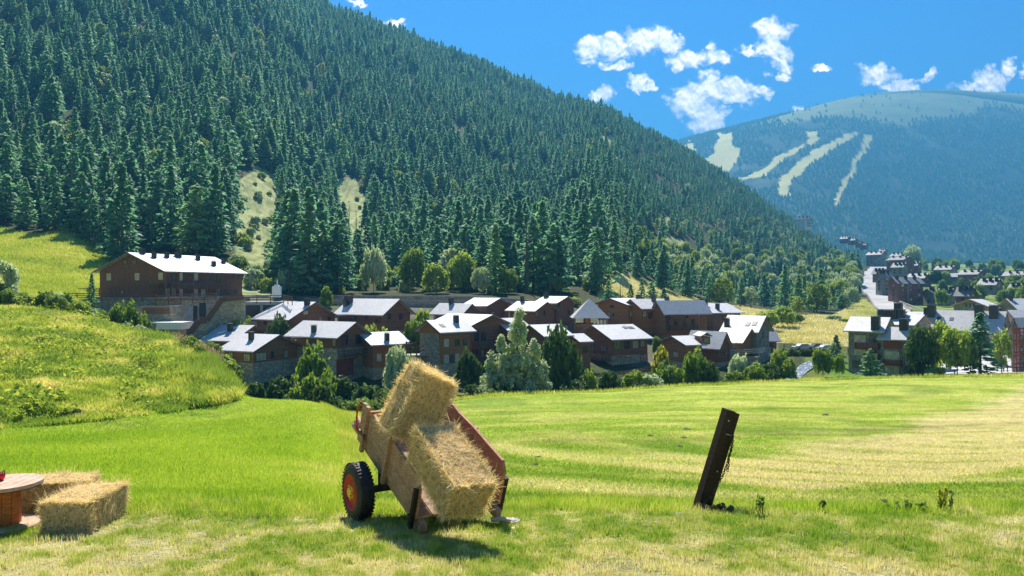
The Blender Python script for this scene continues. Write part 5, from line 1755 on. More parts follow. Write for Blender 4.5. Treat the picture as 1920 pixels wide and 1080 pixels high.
def build_road():
    pairs = [((1647, 586), (1709, 586)), ((1634, 569), (1688, 569)), ((1621, 553), (1660, 553)), ((1615, 540), (1646, 540)), ((1612, 527), (1640, 527)), ((1620, 516), (1653, 516)), ((1631, 506), (1665, 506)), ((1634, 500), (1660, 500))]
    m, t, out = mat('road')
    tc = t.n('ShaderNodeTexCoord').outputs['Object']
    b = t.n('ShaderNodeBsdfPrincipled'); b.inputs['Roughness'].default_value = 0.8
    t.l(t.mix(t.ss(t.noise(tc, .08, 5, .6), .35, .65), (0.30, 0.29, 0.28), (0.42, 0.41, 0.39)), b.inputs['Base Color'])
    t.l(b.outputs[0], out.inputs[0])
    L = []; Rr = []
    for (a, b_) in pairs:
        g = G((a[0] + b_[0]) / 2, a[1], 220, 1400); d = g.y
        L.append(((a[0] - 960) / F * d, d)); Rr.append(((b_[0] - 960) / F * d, d))
    V = []; Fc = []
    n = 14; rows = []
    for i in range(len(L) - 1):
        for k in range(n):
            f = k / n
            rows.append((np.array(L[i]) * (1 - f) + np.array(L[i + 1]) * f, np.array(Rr[i]) * (1 - f) + np.array(Rr[i + 1]) * f))
    rows.append((np.array(L[-1]), np.array(Rr[-1])))
    W = 8
    for a, b_ in rows:
        zz = max(float(H(*(a * (1 - j / W) + b_ * (j / W)))) for j in range(W + 1))
        for j in range(W + 1):
            p = a * (1 - j / W) + b_ * (j / W)
            V.append((p[0], p[1], zz + .25))
    for i in range(len(rows) - 1):
        for j in range(W):
            o = i * (W + 1) + j
            Fc.append((o, o + 1, o + W + 2, o + W + 1))
    o = mesh_obj('road', V, Fc, m); tag(o, 'broad pale road bending up the valley', 'road', kind='structure')
    # guard walls on both sides
    for side, nm in ((0, 'low stone parapet along the left side of the road'), (1, 'low dark parapet along the right side of the road')):
        mb = MB(); Pp = []
        for i, r in enumerate(rows[:70]):
            p = V[i * (W + 1) + (0 if side == 0 else W)]; Pp.append(Vector(p))
        for p, q_ in zip(Pp, Pp[1:]): mb.bar(p + Vector((0, 0, .3)), q_ + Vector((0, 0, .3)), .5, 1.2)
        e = mb.obj('parapet', M_STONEG, None, Pp[0]); e.location = Pp[0]; tag(e, nm, 'parapet')


build_road()


def build_river():
    m, t, out = mat('river')
    tc = t.n('ShaderNodeTexCoord').outputs['Object']
    b = t.n('ShaderNodeBsdfPrincipled')
    n = t.noise(tc, 1.6, 5, .75)
    t.l(t.mix(t.ss(n, .48, .7), (0.06, 0.09, 0.11), (0.5, 0.54, 0.58)), b.inputs['Base Color'])
    b.inputs['Roughness'].default_value = .25
    bn = t.n('ShaderNodeBump'); bn.inputs['Distance'].default_value = .2; t.l(n, bn.inputs['Height']); t.l(bn.outputs[0], b.inputs['Normal'])
    t.l(b.outputs[0], out.inputs[0])
    ctr = [(1425, 724, 124), (1462, 714, 131), (1480, 707, 137), (1495, 699, 145), (1518, 691, 153), (1545, 684, 162)]
    wd = [6, 9, 13, 14, 16, 14]
    V = []; Fc = []; rows = []
    for i in range(len(ctr) - 1):
        for k in range(6):
            f = k / 6; a, b_ = ctr[i], ctr[i + 1]
            rows.append((a[0] + (b_[0] - a[0]) * f, a[2] + (b_[2] - a[2]) * f, wd[i] + (wd[i + 1] - wd[i]) * f))
    for (px, d, w) in rows:
        for j in range(5):
            x = (px + (j - 2) * w / 2 - 960) / F * d
            V.append((x, d, float(H(x, d))))
        zc = max(v[2] for v in V[-5:])
        for j in range(5): V[-5 + j] = (V[-5 + j][0], V[-5 + j][1], zc + .12)
    for i in range(len(rows) - 1):
        for j in range(4):
            o = i * 5 + j; Fc.append((o, o + 1, o + 6, o + 5))
    o = mesh_obj('river', V, Fc, m, smooth=True); tag(o, 'narrow foaming mountain river at the right end of the village', 'river', kind='structure')


build_river()
# ------------------------------------------------------------------ trees, bushes and shrubs one by one
def _bm(name, seed, w, h, n, m, **k): return broad_mesh(name, seed, w, h, n, m, **k)


BUSH = {
    'leaf': [_bm('bush_a', 21, 1, 1.0, 2100, M_LEAF, card=.062, base=0.0), _bm('bush_b', 22, 1, 1.0, 2100, M_LEAF, card=.066, base=0.0)],
    'bright': [_bm('bush_c', 23, 1, 1.0, 2100, M_LEAFY, card=.062, base=0.0), _bm('bush_d', 24, 1, 1.0, 2100, M_LEAFY, card=.07, base=0.0)],
    'dark': [_bm('bush_e', 25, 1, 1.0, 2100, M_LEAFD, card=.062, base=0.0), _bm('bush_f', 26, 1, 1.0, 2100, M_LEAFD, card=.066, base=0.0)],
    'silver': [_bm('bush_g', 27, 1, 1.0, 2100, M_SILV, card=.07, base=0.0)],
    'yellow': [_bm('bush_h', 28, 1, 1.0, 900, M_YEL, card=.09, base=0.1)],
}
TREEC = {k: [_bm('tree_' + k + str(i), 40 + 3 * j + i, 1, 1.0, 3400, m, card=.05, base=.26, lobes=12, pointed=.12) for i in range(2)]
         for j, (k, m) in enumerate((('leaf', M_LEAF), ('bright', M_LEAFY), ('dark', M_LEAFD), ('silver', M_SILV)))}
TRKB = trunk_mesh('broad_trunk', .75, 0.03, 9, 6, .5)
_vr = random.Random(4)


def bush(px, ytop, wpx, d, kind, label, cat='bush', group=None, tree=False, name=None, ybase=None):
    x = (px - 960) / F * d
    g = float(H(x, d))
    if ybase is not None: g = (540 - ybase) / F * d
    top = (540 - ytop) / F * d
    h = max(top - g, 1.2)
    w = max(wpx / F * d / 2, h / (2.6 if not tree else 3.0))
    me = _vr.choice((TREEC if tree and kind in TREEC else BUSH)[kind])
    e = plant(name or ('broadleaf_tree' if tree else 'bush'), me, TRKB, (x, d, g - .1), 1, _vr.uniform(0, 6.28), label, cat, group, sz=h, sxy=w)
    return e


def conif(px, ytop, wpx, d, label, k=0, group=None, ybase=None):
    x = (px - 960) / F * d
    g = float(H(x, d))
    if ybase is not None: g = (540 - ybase) / F * d
    h = (540 - ytop) / F * d - g
    w = wpx / F * d / 2
    base_w = [4.4, 3.7, 4.8, 4.4, 3.4][k]
    return plant('conifer', CON[k], TRK, (x, d, g - .1), 1, _vr.uniform(0, 6.28), label, 'tree', group, sz=h / [16, 17, 15, 14, 17][k], sxy=w / base_w)


def build_greens():
    T = True
    # the silvery tree has its own crown: three leaders, drooping sprays
    rng = np.random.default_rng(77)
    d = 113.0
    base = on_ground(965, d)
    hh = (540 - 588) / F * d - base.z
    C = []
    for (px, yt, w, n) in ((973, 586, 3.1, 70), (940, 634, 2.8, 50), (1001, 640, 2.6, 50), (921, 668, 2.3, 40), (1016, 682, 2.2, 40), (966, 662, 4.3, 90)):
        x0 = (px - 965) / F * d; zt = (540 - yt) / F * d - base.z
        for i in range(n):
            t = rng.uniform(.02, 1); a = rng.uniform(0, 6.28)
            rr = w * (1 - t) ** .62 * rng.uniform(.2, 1)
            C.append((x0 * min(1, t * 2 + .5) + math.cos(a) * rr, math.sin(a) * rr, zt * (.12 + .88 * t), rng.uniform(.35, .85)))
    C = np.array(C); n = 30000; k = rng.integers(0, len(C), n)
    v = rng.normal(0, 1, (n, 3)); v /= np.linalg.norm(v, axis=1, keepdims=True)
    ctr = C[k, :3] + v * C[k, 3][:, None] * rng.uniform(.3, 1, n)[:, None] * np.array([1, 1, 1.3])
    q = cards(ctr, v * .8 + np.array([0, 0, .4]), rng.uniform(.09, .2, n), 1.3, rng, .8)
    e = empty('silvery_tree', base, 'large pale silvery-green tree in front of the middle of the village', 'tree')
    o = fast_mesh('crown', q.reshape(-1, 3), 4, M_SILV, e)
    tm = MB().tube([(0, 0, -.5), (.1, 0, 3), (.3, 0, 7), (.5, 0, hh * .9)], [.38, .3, .2, .05])
    tm.tube([(0, 0, 1), (-1.3, 0, 4), (-1.8, 0, 7)], [.22, .15, .05]).tube([(0, 0, 1.2), (1.4, .2, 4), (2.4, .2, 7)], [.22, .15, .05])
    tm.obj('trunk', M_BARK, e)
    L = [
        (588, 655, 52, 116, 'leaf', 'leafy bush against the right side of the tall rubble stone base', 0),
        (594, 697, 44, 108, 'leaf', 'lower round bush at the meadow edge right of the tall rubble stone base', 0),
        (560, 722, 40, 106, 'bright', 'low pale bush at the foot of the tall rubble stone base', 0),
        (746, 657, 30, 120, 'silver', 'slim upright pale tree in front of the footbridge', 1),
        (842, 716, 32, 112, 'silver', 'round grey-green bush just right of the upright hay bale', 0),
        (878, 662, 32, 124, 'dark', 'dark ivy-like tree climbing the tall stone-gabled chalet', 1),
        (1051, 626, 66, 119, 'dark', 'dark dense tree right of the large silvery tree', 1),
        (1103, 698, 40, 116, 'leaf', 'green bush below the corner terrace of the chalet with skylights', 0),
        (1143, 698, 50, 117, 'dark', 'blue-green dark bush below the chalet with skylights', 0),
        (1216, 703, 62, 118, 'silver', 'low pale grey-green bush on the creek bank', 0),
        (1252, 683, 66, 123, 'leaf', 'broad bush with sunlit flat top on the creek bank', 0),
        (1238, 655, 18, 142, 'yellow', 'small yellow-green sapling by the timber fence', 1),
        (1300, 657, 62, 126, 'leaf', 'tall bush below the orange-brown chalet', 0),
        (1330, 680, 40, 124, 'dark', 'dark bush between the tall bush and the cone-shaped tree', 0),
        (1414, 682, 66, 126, 'leaf', 'wide bush below the tallest steep-roofed chalet', 0),
        (1388, 668, 34, 129, 'silver', 'small pale bush under the rail of the slate-walled chalet', 0),
        (1462, 655, 26, 146, 'bright', 'shrub on the sunny bank between the last chalet and the river', 0),
        (1480, 672, 30, 143, 'bright', 'low shrub on the sunny bank above the river', 0),
        (452, 598, 44, 150, 'leaf', 'bush beside the concrete side of the lodge staircase', 0),
        (521, 598, 42, 148, 'dark', 'round dark tree between the corner chalet and the wide chalet', 1),
        (612, 541, 18, 190, 'leaf', 'small round tree before the long stone retaining wall', 0),
        (702, 612, 22, 148, 'bright', 'small bush behind the ridge of the small chalet with one white window', 0),
        (775, 605, 24, 150, 'leaf', 'bush beside the right gable of the row house', 1),
        (792, 582, 26, 168, 'bright', 'bright bush between the row house and the stepped-gable chalet', 0),
        (1232, 632, 22, 158, 'leaf', 'small tree between the skylight chalet and the long row house', 1),
        (232, 566, 54, 112, 'leaf', 'big round bush at the crest of the grassy bank before the lodge', 0),
        (-6, 488, 84, 122, 'silver', 'pale leafy bush cut by the left edge on the upper grass slope', 0),
        (262, 590, 40, 113, 'leaf', 'dark side bush right of the big round bush on the bank crest', 0),
        (45, 553, 60, 112, 'bright', 'low bush at the top left of the grassy bank', 0),
        (700, 468, 50, 224, 'silver', 'pale blossoming tree at the forest foot above the row house', 1),
        (775, 470, 60, 232, 'leaf', 'leafy tree among conifers right of the pale blossoming tree', 1),
        (818, 500, 62, 222, 'bright', 'round bright tree at the forest foot above the stepped-gable chalet', 1),
        (868, 480, 70, 235, 'bright', 'tall bright tree among the conifers behind the stone wall', 1),
        (902, 505, 44, 222, 'silver', 'narrow pale tree right of the tall bright one at the forest foot', 1),
        (955, 505, 44, 224, 'leaf', 'leafy tree at the forest foot above the upper stepped chalet', 1),
        (1042, 520, 36, 230, 'leaf', 'small leafy tree in dark shade above the upper stepped chalet', 1),
        (1072, 557, 40, 205, 'bright', 'bright bush left of the pyramid-roofed pavilion', 0),
        (1468, 577, 60, 236, 'bright', 'large round tree on the golden slope above the last chalets', 1),
        (1438, 585, 50, 225, 'bright', 'lower round tree left of the large round tree on the golden slope', 1),
        (1492, 588, 34, 250, 'leaf', 'small tree right of the large round tree on the golden slope', 1),
        (1543, 655, 46, 139, 'leaf', 'young tree with bare trunk on the lawn beside the river', 1),
        (1573, 668, 20, 140, 'bright', 'thin pale sapling left of the red-balconied house', 1),
        (1728, 618, 62, 144, 'dark', 'dark tree in the shade right of the red-balconied house', 1),
        (1763, 612, 44, 150, 'bright', 'slim bright tree between the dark tree and the wide plaza tree', 1),
        (1795, 620, 84, 142, 'bright', 'wide bright green tree at the corner of the plaza', 1),
        (1762, 688, 26, 139, 'bright', 'small shrub behind the low curving stone wall', 0),
        (1716, 672, 36, 146, 'dark', 'dark shrub at the right wall of the red-balconied house', 0),
        (1884, 622, 18, 170, 'bright', 'small bush before the stone house beyond the plaza', 0),
        (1712, 466, 26, 800, 'silver', 'lone tan-coloured round tree above the head of the road', 1),
        (1585, 597, 30, 262, 'bright', 'scrubby bush at the right end of the golden field', 0),
        (1562, 590, 34, 270, 'silver', 'grey scrub on the golden field near the stone roof', 0),
    ]
    for (px, yt, w, dd, k, lab, tr) in L:
        bush(px, yt, w, dd, k, lab, 'tree' if tr else 'bush', tree=bool(tr))
    conif(1362, 660, 44, 126, 'cone-shaped green tree on the creek bank below the steep-roofed chalets', 2)
    conif(1632, 653, 48, 144, 'small spruce standing before the red-balconied house front', 0)
    conif(1568, 627, 36, 163, 'dark spruce beside the parked cars', 4)
    conif(1838, 585, 74, 141, 'tall spruce with spreading pale branches at the plaza edge', 1)
    conif(172, 511, 24, 146, 'small dark conifer behind the railing left of the big lodge', 4)
    conif(1526, 541, 28, 318, 'lone dark pine on the golden hillside with its shadow beside it', 1)
    conif(1580, 552, 36, 330, 'broad dark pine on the golden hillside near the road', 3)
    for i, (px, yt, w, dd, lab) in enumerate(((1141, 525, 26, 225, 'first dark conifer behind the left gable of the long row house'), (1163, 519, 30, 228, 'tall conifer behind the left third of the long row house'),
                                     (1183, 532, 22, 226, 'short conifer right of the tall one behind the long row house'), (1203, 521, 22, 232, 'slim conifer behind the middle of the long row house'),
                                     (1222, 528, 34, 228, 'broad conifer behind the chimneys of the long row house'), (1245, 540, 28, 230, 'low conifer behind the right chimney of the long row house'))):
        conif(px, yt, w, dd, lab, (i * 2) % 5)
    # shrubs filling the gully
    rg = random.Random(9)
    g = 'dark shrubs crowding the gully below the village'
    for i in range(90):
        px = rg.uniform(575, 1460) if i < 48 else rg.uniform(470, 780); lo = float(np.interp(px, [575, 760, 900, 1150, 1280, 1460], [98, 100, 103, 113, 119, 124]))
        dd = lo + rg.uniform(1.5, 13 if i < 48 else 26)
        x = (px - 960) / F * dd; zt = float(H(x, dd)) + rg.uniform(1.5, 3.6 if i < 48 else 4.6)
        k = rg.choice(['dark', 'dark', 'leaf'])
        bush(px, 540 - F * zt / dd, rg.uniform(34, 70), dd, k,
             ('dark' if k == 'dark' else 'mid-green') + ' shrub in the shaded gully ' + ('below the chalets left of the silvery tree' if px < 900 else 'below the chalets right of the silvery tree'), 'bush',
             g + (', left' if px < 900 else ', right') + k)
    # tree-lined valley right of the road
    g = 'broadleaf trees in the valley right of the road'
    for i in range(150):
        px = rg.uniform(1690, 1990); py = rg.uniform(503, 578)
        if 1640 < px < 1830 and 512 < py < 583 and rg.random() < .75: continue
        if px < 1760 and py > 540: continue
        p = G(px, py, 225, 1400)
        s = rg.uniform(7, 13) * (0.85 if py > 530 else 1.15)
        e = bush(px, 540 - F * (p.z + s) / p.y, s * .95 * F / p.y, p.y, rg.choice(['leaf', 'bright', 'leaf', 'dark']), 'leafy tree in the valley meadows right of the road', 'tree', g, tree=True)
    g = 'light broadleaf trees mixed into the lower forest right of the golden hillside'
    for i in range(190):
        px = rg.uniform(1190, 1612)
        lo = np.interp(px, [1190, 1300, 1400, 1500, 1612], [500, 548, 570, 578, 540]); hi = lo - np.interp(px, [1190, 1400, 1612], [40, 100, 80])
        py = rg.uniform(hi, lo)
        p = G(px, py, 225, 1400); s = rg.uniform(6, 12)
        bush(px, 540 - F * (p.z + s) / p.y, s * .9 * F / p.y, p.y, rg.choice(['leaf', 'bright', 'silver']), 'light green broadleaf tree in the lower forest above the golden hillside', 'tree', g, tree=True)
    g = 'light trees along the left side of the valley road'
    for i in range(46):
        py = rg.uniform(470, 575); px = rg.uniform(np.interp(py, [470, 520, 575], [1560, 1555, 1500]), np.interp(py, [470, 520, 575], [1618, 1603, 1600]))
        p = G(px, py, 300, 1600); s = rg.uniform(8, 13)
        bush(px, 540 - F * (p.z + s) / p.y, s * .95 * F / p.y, p.y, rg.choice(['leaf', 'bright', 'bright', 'silver']), 'light green tree at the forest corner left of the valley road', 'tree', g, tree=True)
    g = 'leafy bushes at the right end of the left bank'
    for i in range(16):
        px = rg.uniform(345, 447); dd = rg.uniform(78, 99)
        x = (px - 960) / F * dd; zt = float(H(x, dd)) + rg.uniform(.9, 1.9)
        bush(px, 540 - F * zt / dd, rg.uniform(24, 46), dd, rg.choice(['bright', 'silver', 'leaf']), 'leafy bush at the right end of the left bank before the lowest chalets', 'bush', g)
    g = 'pale bushes on the open strips of the forest slope'
    for c in CLEAR[:2] + [CLEAR[8]]:
        xs = [q[0] for q in c]; ys = [q[1] for q in c]
        for i in range(40 if c is CLEAR[0] else (24 if c is CLEAR[1] else 8)):
            px = rg.uniform(min(xs) - 6, max(xs) + 6); py = rg.uniform(min(ys), max(ys) + 10)
            p = G(px, py, 225, 1400); s = rg.uniform(1.5, 4)
            bush(px, 540 - F * (p.z + s) / p.y, s * 1.5 * F / p.y, p.y, rg.choice(['bright', 'silver']), 'pale bush on an open strip between the conifers above the lodge', 'bush', g)
    g = 'sunlit undergrowth bushes along the forest foot'
    for i in range(84):
        px = rg.choice([rg.uniform(450, 660), rg.uniform(670, 930), rg.uniform(640, 1110)]); py = rg.uniform(512, 549)
        p = G(px, py, 205, 400); s = rg.uniform(2.0, 5.5)
        bush(px, 540 - F * (p.z + s) / p.y, s * 1.3 * F / p.y, p.y, rg.choice(['bright', 'leaf', 'bright', 'silver']), 'sunlit bush under the first conifers above the stone retaining wall', 'bush', g)
    g = 'pale shrubs below the terrace railing left of the lodge'
    for i in range(26):
        px = rg.uniform(90, 300); dd = rg.uniform(108, 122)
        x = (px - 960) / F * dd; zt = float(H(x, dd)) + rg.uniform(1.2, 2.6)
        bush(px, 540 - F * zt / dd, rg.uniform(24, 46), dd, rg.choice(['bright', 'silver', 'leaf']), 'pale leafy shrub on the bank crest below the timber railing', 'bush', g)
    for i in range(16):
        px = rg.uniform(-10, 110); dd = rg.uniform(110, 124)
        x = (px - 960) / F * dd; zt = float(H(x, dd)) + rg.uniform(1.2, 2.4)
        bush(px, 540 - F * zt / dd, rg.uniform(24, 46), dd, rg.choice(['bright', 'leaf']), 'low leafy shrub at the left end of the bank crest', 'bush', 'shrubs at the left end of the bank crest')
    g = 'small bright trees scattered high in the conifer forest'
    for (px, py) in ((70, 18), (40, 40), (425, 60), (484, 86), (530, 112), (575, 195), (960, 340), (1175, 180 + 120), (560, 240), (1000, 230), (880, 110 + 90), (380, 300), (300, 330)):
        p = G(px, py, 225, 1900); s = rg.uniform(9, 13)
        bush(px, 540 - F * (p.z + s) / p.y, s * .9 * F / p.y, p.y, 'bright', 'small yellow-green tree standing out among the dark conifers of the high slope', 'tree', g, tree=True)


build_greens()


def name_apart():
    """the look of each leafy copy and what it stands above go into its label"""
    kinds = {'leaf': 'mid-green', 'brig': 'bright green', 'dark': 'dark green', 'silv': 'pale silvery', 'yell': 'yellowish'}
    spots = {'light broadleaf trees mixed into the lower forest right of the golden hillside': ('broadleaf tree in the lower forest', [(1260, 'above the long red-brown row house'), (1340, 'above the low grey-roofed house'), (1430, 'above the steep slate-walled chalet'), (1520, 'above the big round slope tree'), (9999, 'beside the lone pines near the road')]),
             'broadleaf trees in the valley right of the road': ('tree in the valley meadows', [(1760, 'behind the cream and red apartments'), (1830, 'around the long dark apartment row'), (1890, 'behind the wide front gable house'), (9999, 'at the right edge of the valley')]),
             'light trees along the left side of the valley road': ('tree at the forest corner', [(1560, 'above the lone pines of the golden field'), (9999, 'right beside the valley road')]),
             'pale bushes on the open strips of the forest slope': ('bush on the open forest strip', [(540, 'right above the big lodge'), (720, 'above the long row chalet'), (9999, 'above the stepped-gable chalet')]),
             'sunlit undergrowth bushes along the forest foot': ('bush under the first conifers', [(560, 'behind the white chimney block'), (700, 'above the wide chalet beside the row house'), (830, 'above the row house gable'), (960, 'above the upper stepped-gable chalet'), (9999, 'above the upper stepped chalet by the pavilion')]),
             'pale shrubs below the terrace railing left of the lodge': ('shrub on the bank crest', [(170, 'below the left end of the timber railing'), (240, 'beside the big round bush'), (9999, 'right of the big round bush')])}
    for o in list(COL.objects):
        g = o.get('group')
        if g in spots:
            me = [c.data.name for c in o.children if c.name.startswith('crown')][0]
            k = {'bush_a': 'leaf', 'bush_b': 'leaf', 'bush_c': 'brig', 'bush_d': 'brig', 'bush_e': 'dark', 'bush_f': 'dark', 'bush_g': 'silv', 'bush_h': 'yell'}.get(me[:6]) or me[5:9]
            px = 960 + F * o.location.x / o.location.y
            base, zs = spots[g]
            wh = next(t_ for lim, t_ in zs if px < lim)
            o['label'] = kinds[k] + ' ' + base + ' ' + wh
            o['group'] = g + ', ' + kinds[k] + ', ' + wh


name_apart()


# ------------------------------------------------------------------ grass and rough growth (too fine to count)
def blade_field(name, N, dr, pxr, hr, wr, dens, matl, label, tintf, seed, zoff=-.01, lean=.35, power=1.0, heightf=None, kind='grass'):
    rng = np.random.default_rng(seed)
    out = []
    d = dr[0] * (dr[1] / dr[0]) ** (rng.random(N) ** power)
    px = rng.uniform(pxr[0], pxr[1], N)
    x = (px - 960) / F * d
    z = H(x, d)
    py = 540 - F * z / d
    ok = dens(px, py, x, d, rng)
    x, d, z, px, py = x[ok], d[ok], z[ok], px[ok], py[ok]
    n = len(x)
    h = rng.uniform(hr[0], hr[1], n); w = rng.uniform(wr[0], wr[1], n)
    tint = np.clip(tintf(px, py, x, d) + rng.normal(0, .12, n), 0, 1)
    if heightf is not None: h = h * heightf(px, py, x, d)
    a = rng.uniform(0, 6.28, n)
    la = rng.uniform(0, 6.28, n); ll = h * lean * rng.random(n) * 1.5
    p0 = np.stack([x - np.cos(a) * w / 2, d - np.sin(a) * w / 2, z + zoff], 1)
    p1 = np.stack([x + np.cos(a) * w / 2, d + np.sin(a) * w / 2, z + zoff], 1)
    p2 = np.stack([x + np.cos(la) * ll, d + np.sin(la) * ll, z + h], 1)
    V = np.stack([p0, p1, p2], 1).reshape(-1, 3)
    o = fast_mesh(name, V, 3, matl, None, np.repeat(tint, 3))
    tag(o, label, kind, kind='stuff')
    return o


M_BL1 = blades('lawn_blades', (0.24, 0.38, 0.05), (0.45, 0.50, 0.12), (0.76, 0.67, 0.38), .35)
M_BL2 = blades('lush_blades', (0.25, 0.39, 0.035), (0.40, 0.51, 0.06), (0.62, 0.60, 0.18), .42)
M_BL3 = blades('bank_growth', (0.20, 0.30, 0.05), (0.44, 0.49, 0.08), (0.70, 0.62, 0.24), .45)
M_PINK = blades('willowherb', (0.30, 0.16, 0.18), (0.45, 0.24, 0.28), (0.5, 0.32, 0.33), .3)


def build_grass():
    P1 = lambda x, d: .45 * fbm(x / 1.1, d / 1.1 + 4, 3) + .55 * fbm(x / .22, d / .22 + 4, 3)
    dryf = lambda px, py, x, d: np.clip(.38 + (P1(x, d) - .5) * 3.0 + (py - 985) / 260 + np.where(px > 1000, .06, -.05), 0, 1)
    ok = lambda px, py, x, d, r: r.random(len(x)) > np.clip((P1(x, d) - .50) * 4, 0, .85)
    blade_field('grass', 330000, (5.6, 10.4), (-60, 1980), (.025, .07), (.006, .013), ok, M_BL1, 'short green and straw-coloured grass of the near lawn around the cart', dryf, 1, power=1.1,
                heightf=lambda px, py, x, d: .4 + 1.8 * np.clip(fbm(x / .12, d / .12, 2) - .25, 0, 1) + np.clip((d - 8.6) / 1.5, 0, 1) * .5)
    # taller tufts along the brow
    ok = lambda px, py, x, d, r: fbm(x * 1.3, d * 1.3 + 9, 3) > (.50 - np.where((px > 1180) | (px < 60), .03, 0) + np.where((px > 560) & (px < 900), .02, 0))
    blade_field('brow_grass', 34000, (8.7, 11.0), (-60, 1980), (.07, .17), (.006, .012), ok, M_BL2, 'taller green grass tufts along the brow of the near lawn',
                lambda px, py, x, d: .42 + 2 * (P1(x, d) - .5), 2, lean=.6)
    lush_r = lambda py: np.interp(py, [740, 800, 860, 935], [600, 640, 655, 660])
    blow = lambda px: np.interp(px, [0, 130, 250, 330, 440, 470, 640], [800, 790, 776, 768, 748, 735, 700])
    ok = lambda px, py, x, d, r: (px < lush_r(py) + 15) & (py > blow(px) - 3)
    blade_field('meadow_grass', 260000, (10.5, 74), (-60, 680), (.07, .17), (.02, .05), ok, M_BL2, 'lush bright green meadow grass on the left below the bank',
                lambda px, py, x, d: .1 + .9 * (fbm(x / 5, d / 5, 3) - .25) + np.clip((px - 540) / 250, 0, .3), 3, power=.8)
    # verge between lush meadow and gully, rough
    ok = lambda px, py, x, d, r: (px > lush_r(py) - 12) & (px < 700)
    blade_field('verge_grass', 60000, (11, 75), (560, 710), (.15, .4), (.02, .05), ok, M_BL3, 'rough taller grass on the slope right of the lush meadow behind the cart',
                lambda px, py, x, d: .3 + .8 * (fbm(x / 2, d / 2, 3) - .3), 4)
    ok = lambda px, py, x, d, r: (px > lush_r(py) + 10) & (d < np.interp(px, [640, 760, 900, 1050, 1150, 1280, 1450], [70, 86, 100, 106, 112, 118, 122]) + 1.2)
    sw = lambda x, d: fbm(np.hypot((x - 26) / 1.25, d - 40) / 2.4, np.arctan2(x - 26, d - 40) * 3.0, 3)

    def mt(px, py, x, d):
        lo = np.interp(px, [1300, 1500, 1700, 1920], [905, 935, 915, 875]); hi = np.interp(px, [1300, 1500, 1700, 1920], [870, 845, 800, 730])
        nn = fbm(x / 9.0, d / 9.0 + 9, 4)
        t = np.clip((lo + 50 * (nn - .5) - py) / 18 + .5, 0, 1) * np.clip((py - hi - 60 * (nn - .5)) / 24 + .5, 0, 1) * np.clip((px - 1150) / 220, 0, 1)
        return np.clip(.1 + 1.5 * (sw(x, d) - .33) + t * .7 + (.16 + .14 * t) * np.sin(np.hypot((x - 26) / 1.25, d - 40) * 1.5 + 2 * nn), 0, 1)
    blade_field('meadow_stubble', 330000, (10.5, 124), (640, 1990), (.04, .10), (.02, .06), ok, M_BL1, 'short mown grass of the wide meadow running to the creek', mt, 5, power=.75, lean=.8)
    ok = lambda px, py, x, d, r: ((d - np.interp(px, [560, 640, 760, 900, 1050, 1150, 1280, 1450, 1560, 1640, 1920], [72, 74, 86, 99, 105, 109, 116, 121, 121, 121, 120])) > 0) & \
        ((d - np.interp(px, [560, 640, 760, 900, 1050, 1150, 1280, 1450, 1560, 1640, 1920], [74, 77, 89, 103, 109, 113, 120, 125, 124, 123, 122])) < 0)
    blade_field('edge_growth', 260000, (72, 126), (560, 1990), (.25, .75), (.06, .14), ok, M_BL3, 'tall dry growth along the far edge of the meadow above the creek',
                lambda px, py, x, d: .35 + .9 * (fbm(x / 3, d / 3, 3) - .3), 6)
    # rough bank
    ok = lambda px, py, x, d, r: (py < blow(px) + 6) & (px < 452) & (r.random(len(x)) < .35 + .9 * fbm(x / 1.6, d / 1.6, 3))
    blade_field('bank_growth', 300000, (36, 122), (-60, 455), (.15, .6), (.05, .13), ok, M_BL3, 'tangled yellow-green weeds and grasses covering the left bank',
                lambda px, py, x, d: np.clip(.25 + 2.2 * (fbm(x / 3.5, d / 3.5, 4) - .45) + .8 * (fbm(x / .9, d / .9, 2) - .5) - np.clip((px - 180) / 900, 0, .2), 0, 1), 7, lean=.7,
                heightf=lambda px, py, x, d: .35 + 1.6 * np.clip(fbm(x / 2.2, d / 2.2 + 7, 3) - .3, 0, 1) + np.clip((px - 250) / 200, 0, 1) * .9, kind='weeds')
    ok = lambda px, py, x, d, r: (px < 448) & (r.random(len(x)) < 1.1 * fbm(x / 1.3, d / 1.3, 3) * np.clip((px + (d - 80) * 1.5 - 300) / 110, 0, 1))
    blade_field('willowherb', 16000, (68, 98), (300, 450), (.6, 1.25), (.05, .10), ok, M_BL3, 'tall green willowherb stems at the right end of the bank', lambda px, py, x, d: .15 + 0 * x, 8, lean=.2, kind='weeds')
    # broad-leaved weeds in clumps on the bank
    rng = np.random.default_rng(31)
    n = 110000; d = 38 * (120 / 38) ** rng.random(n); px = rng.uniform(-60, 450, n)
    x = (px - 960) / F * d; z = H(x, d); py = 540 - F * z / d
    cl = fbm(x / 1.9 + 50, d / 1.9, 3); big = fbm(x / 9 + 20, d / 9, 3)
    ok = (py < blow(px)) & (cl > .60 - .12 * np.clip((px - 200) / 220, 0, 1)) & (rng.random(n) < .2 + 1.2 * (big - .4))
    x, d, z, cl, px = x[ok], d[ok], z[ok], cl[ok], px[ok]
    c = np.stack([x, d, z + rng.random(len(x)) * (cl - .42) * 3.0], 1)
    q = cards(c, (0, 0, .9), rng.uniform(.06, .15, len(c)), 1.5, rng, .8)
    o = fast_mesh('bank_weeds', q.reshape(-1, 3), 4, M_BL3, None, np.repeat(np.clip(rng.normal(.22, .2, len(c)), 0, 1), 4))
    tag(o, 'clumps of broad-leaved weeds scattered over the left bank', 'weeds', kind='stuff')
    rng = np.random.default_rng(12)
    n = 2600; d = rng.uniform(72, 97, n); px = rng.uniform(325, 442, n)
    x = (px - 960) / F * d; z = H(x, d) + rng.uniform(.7, 1.15, n)
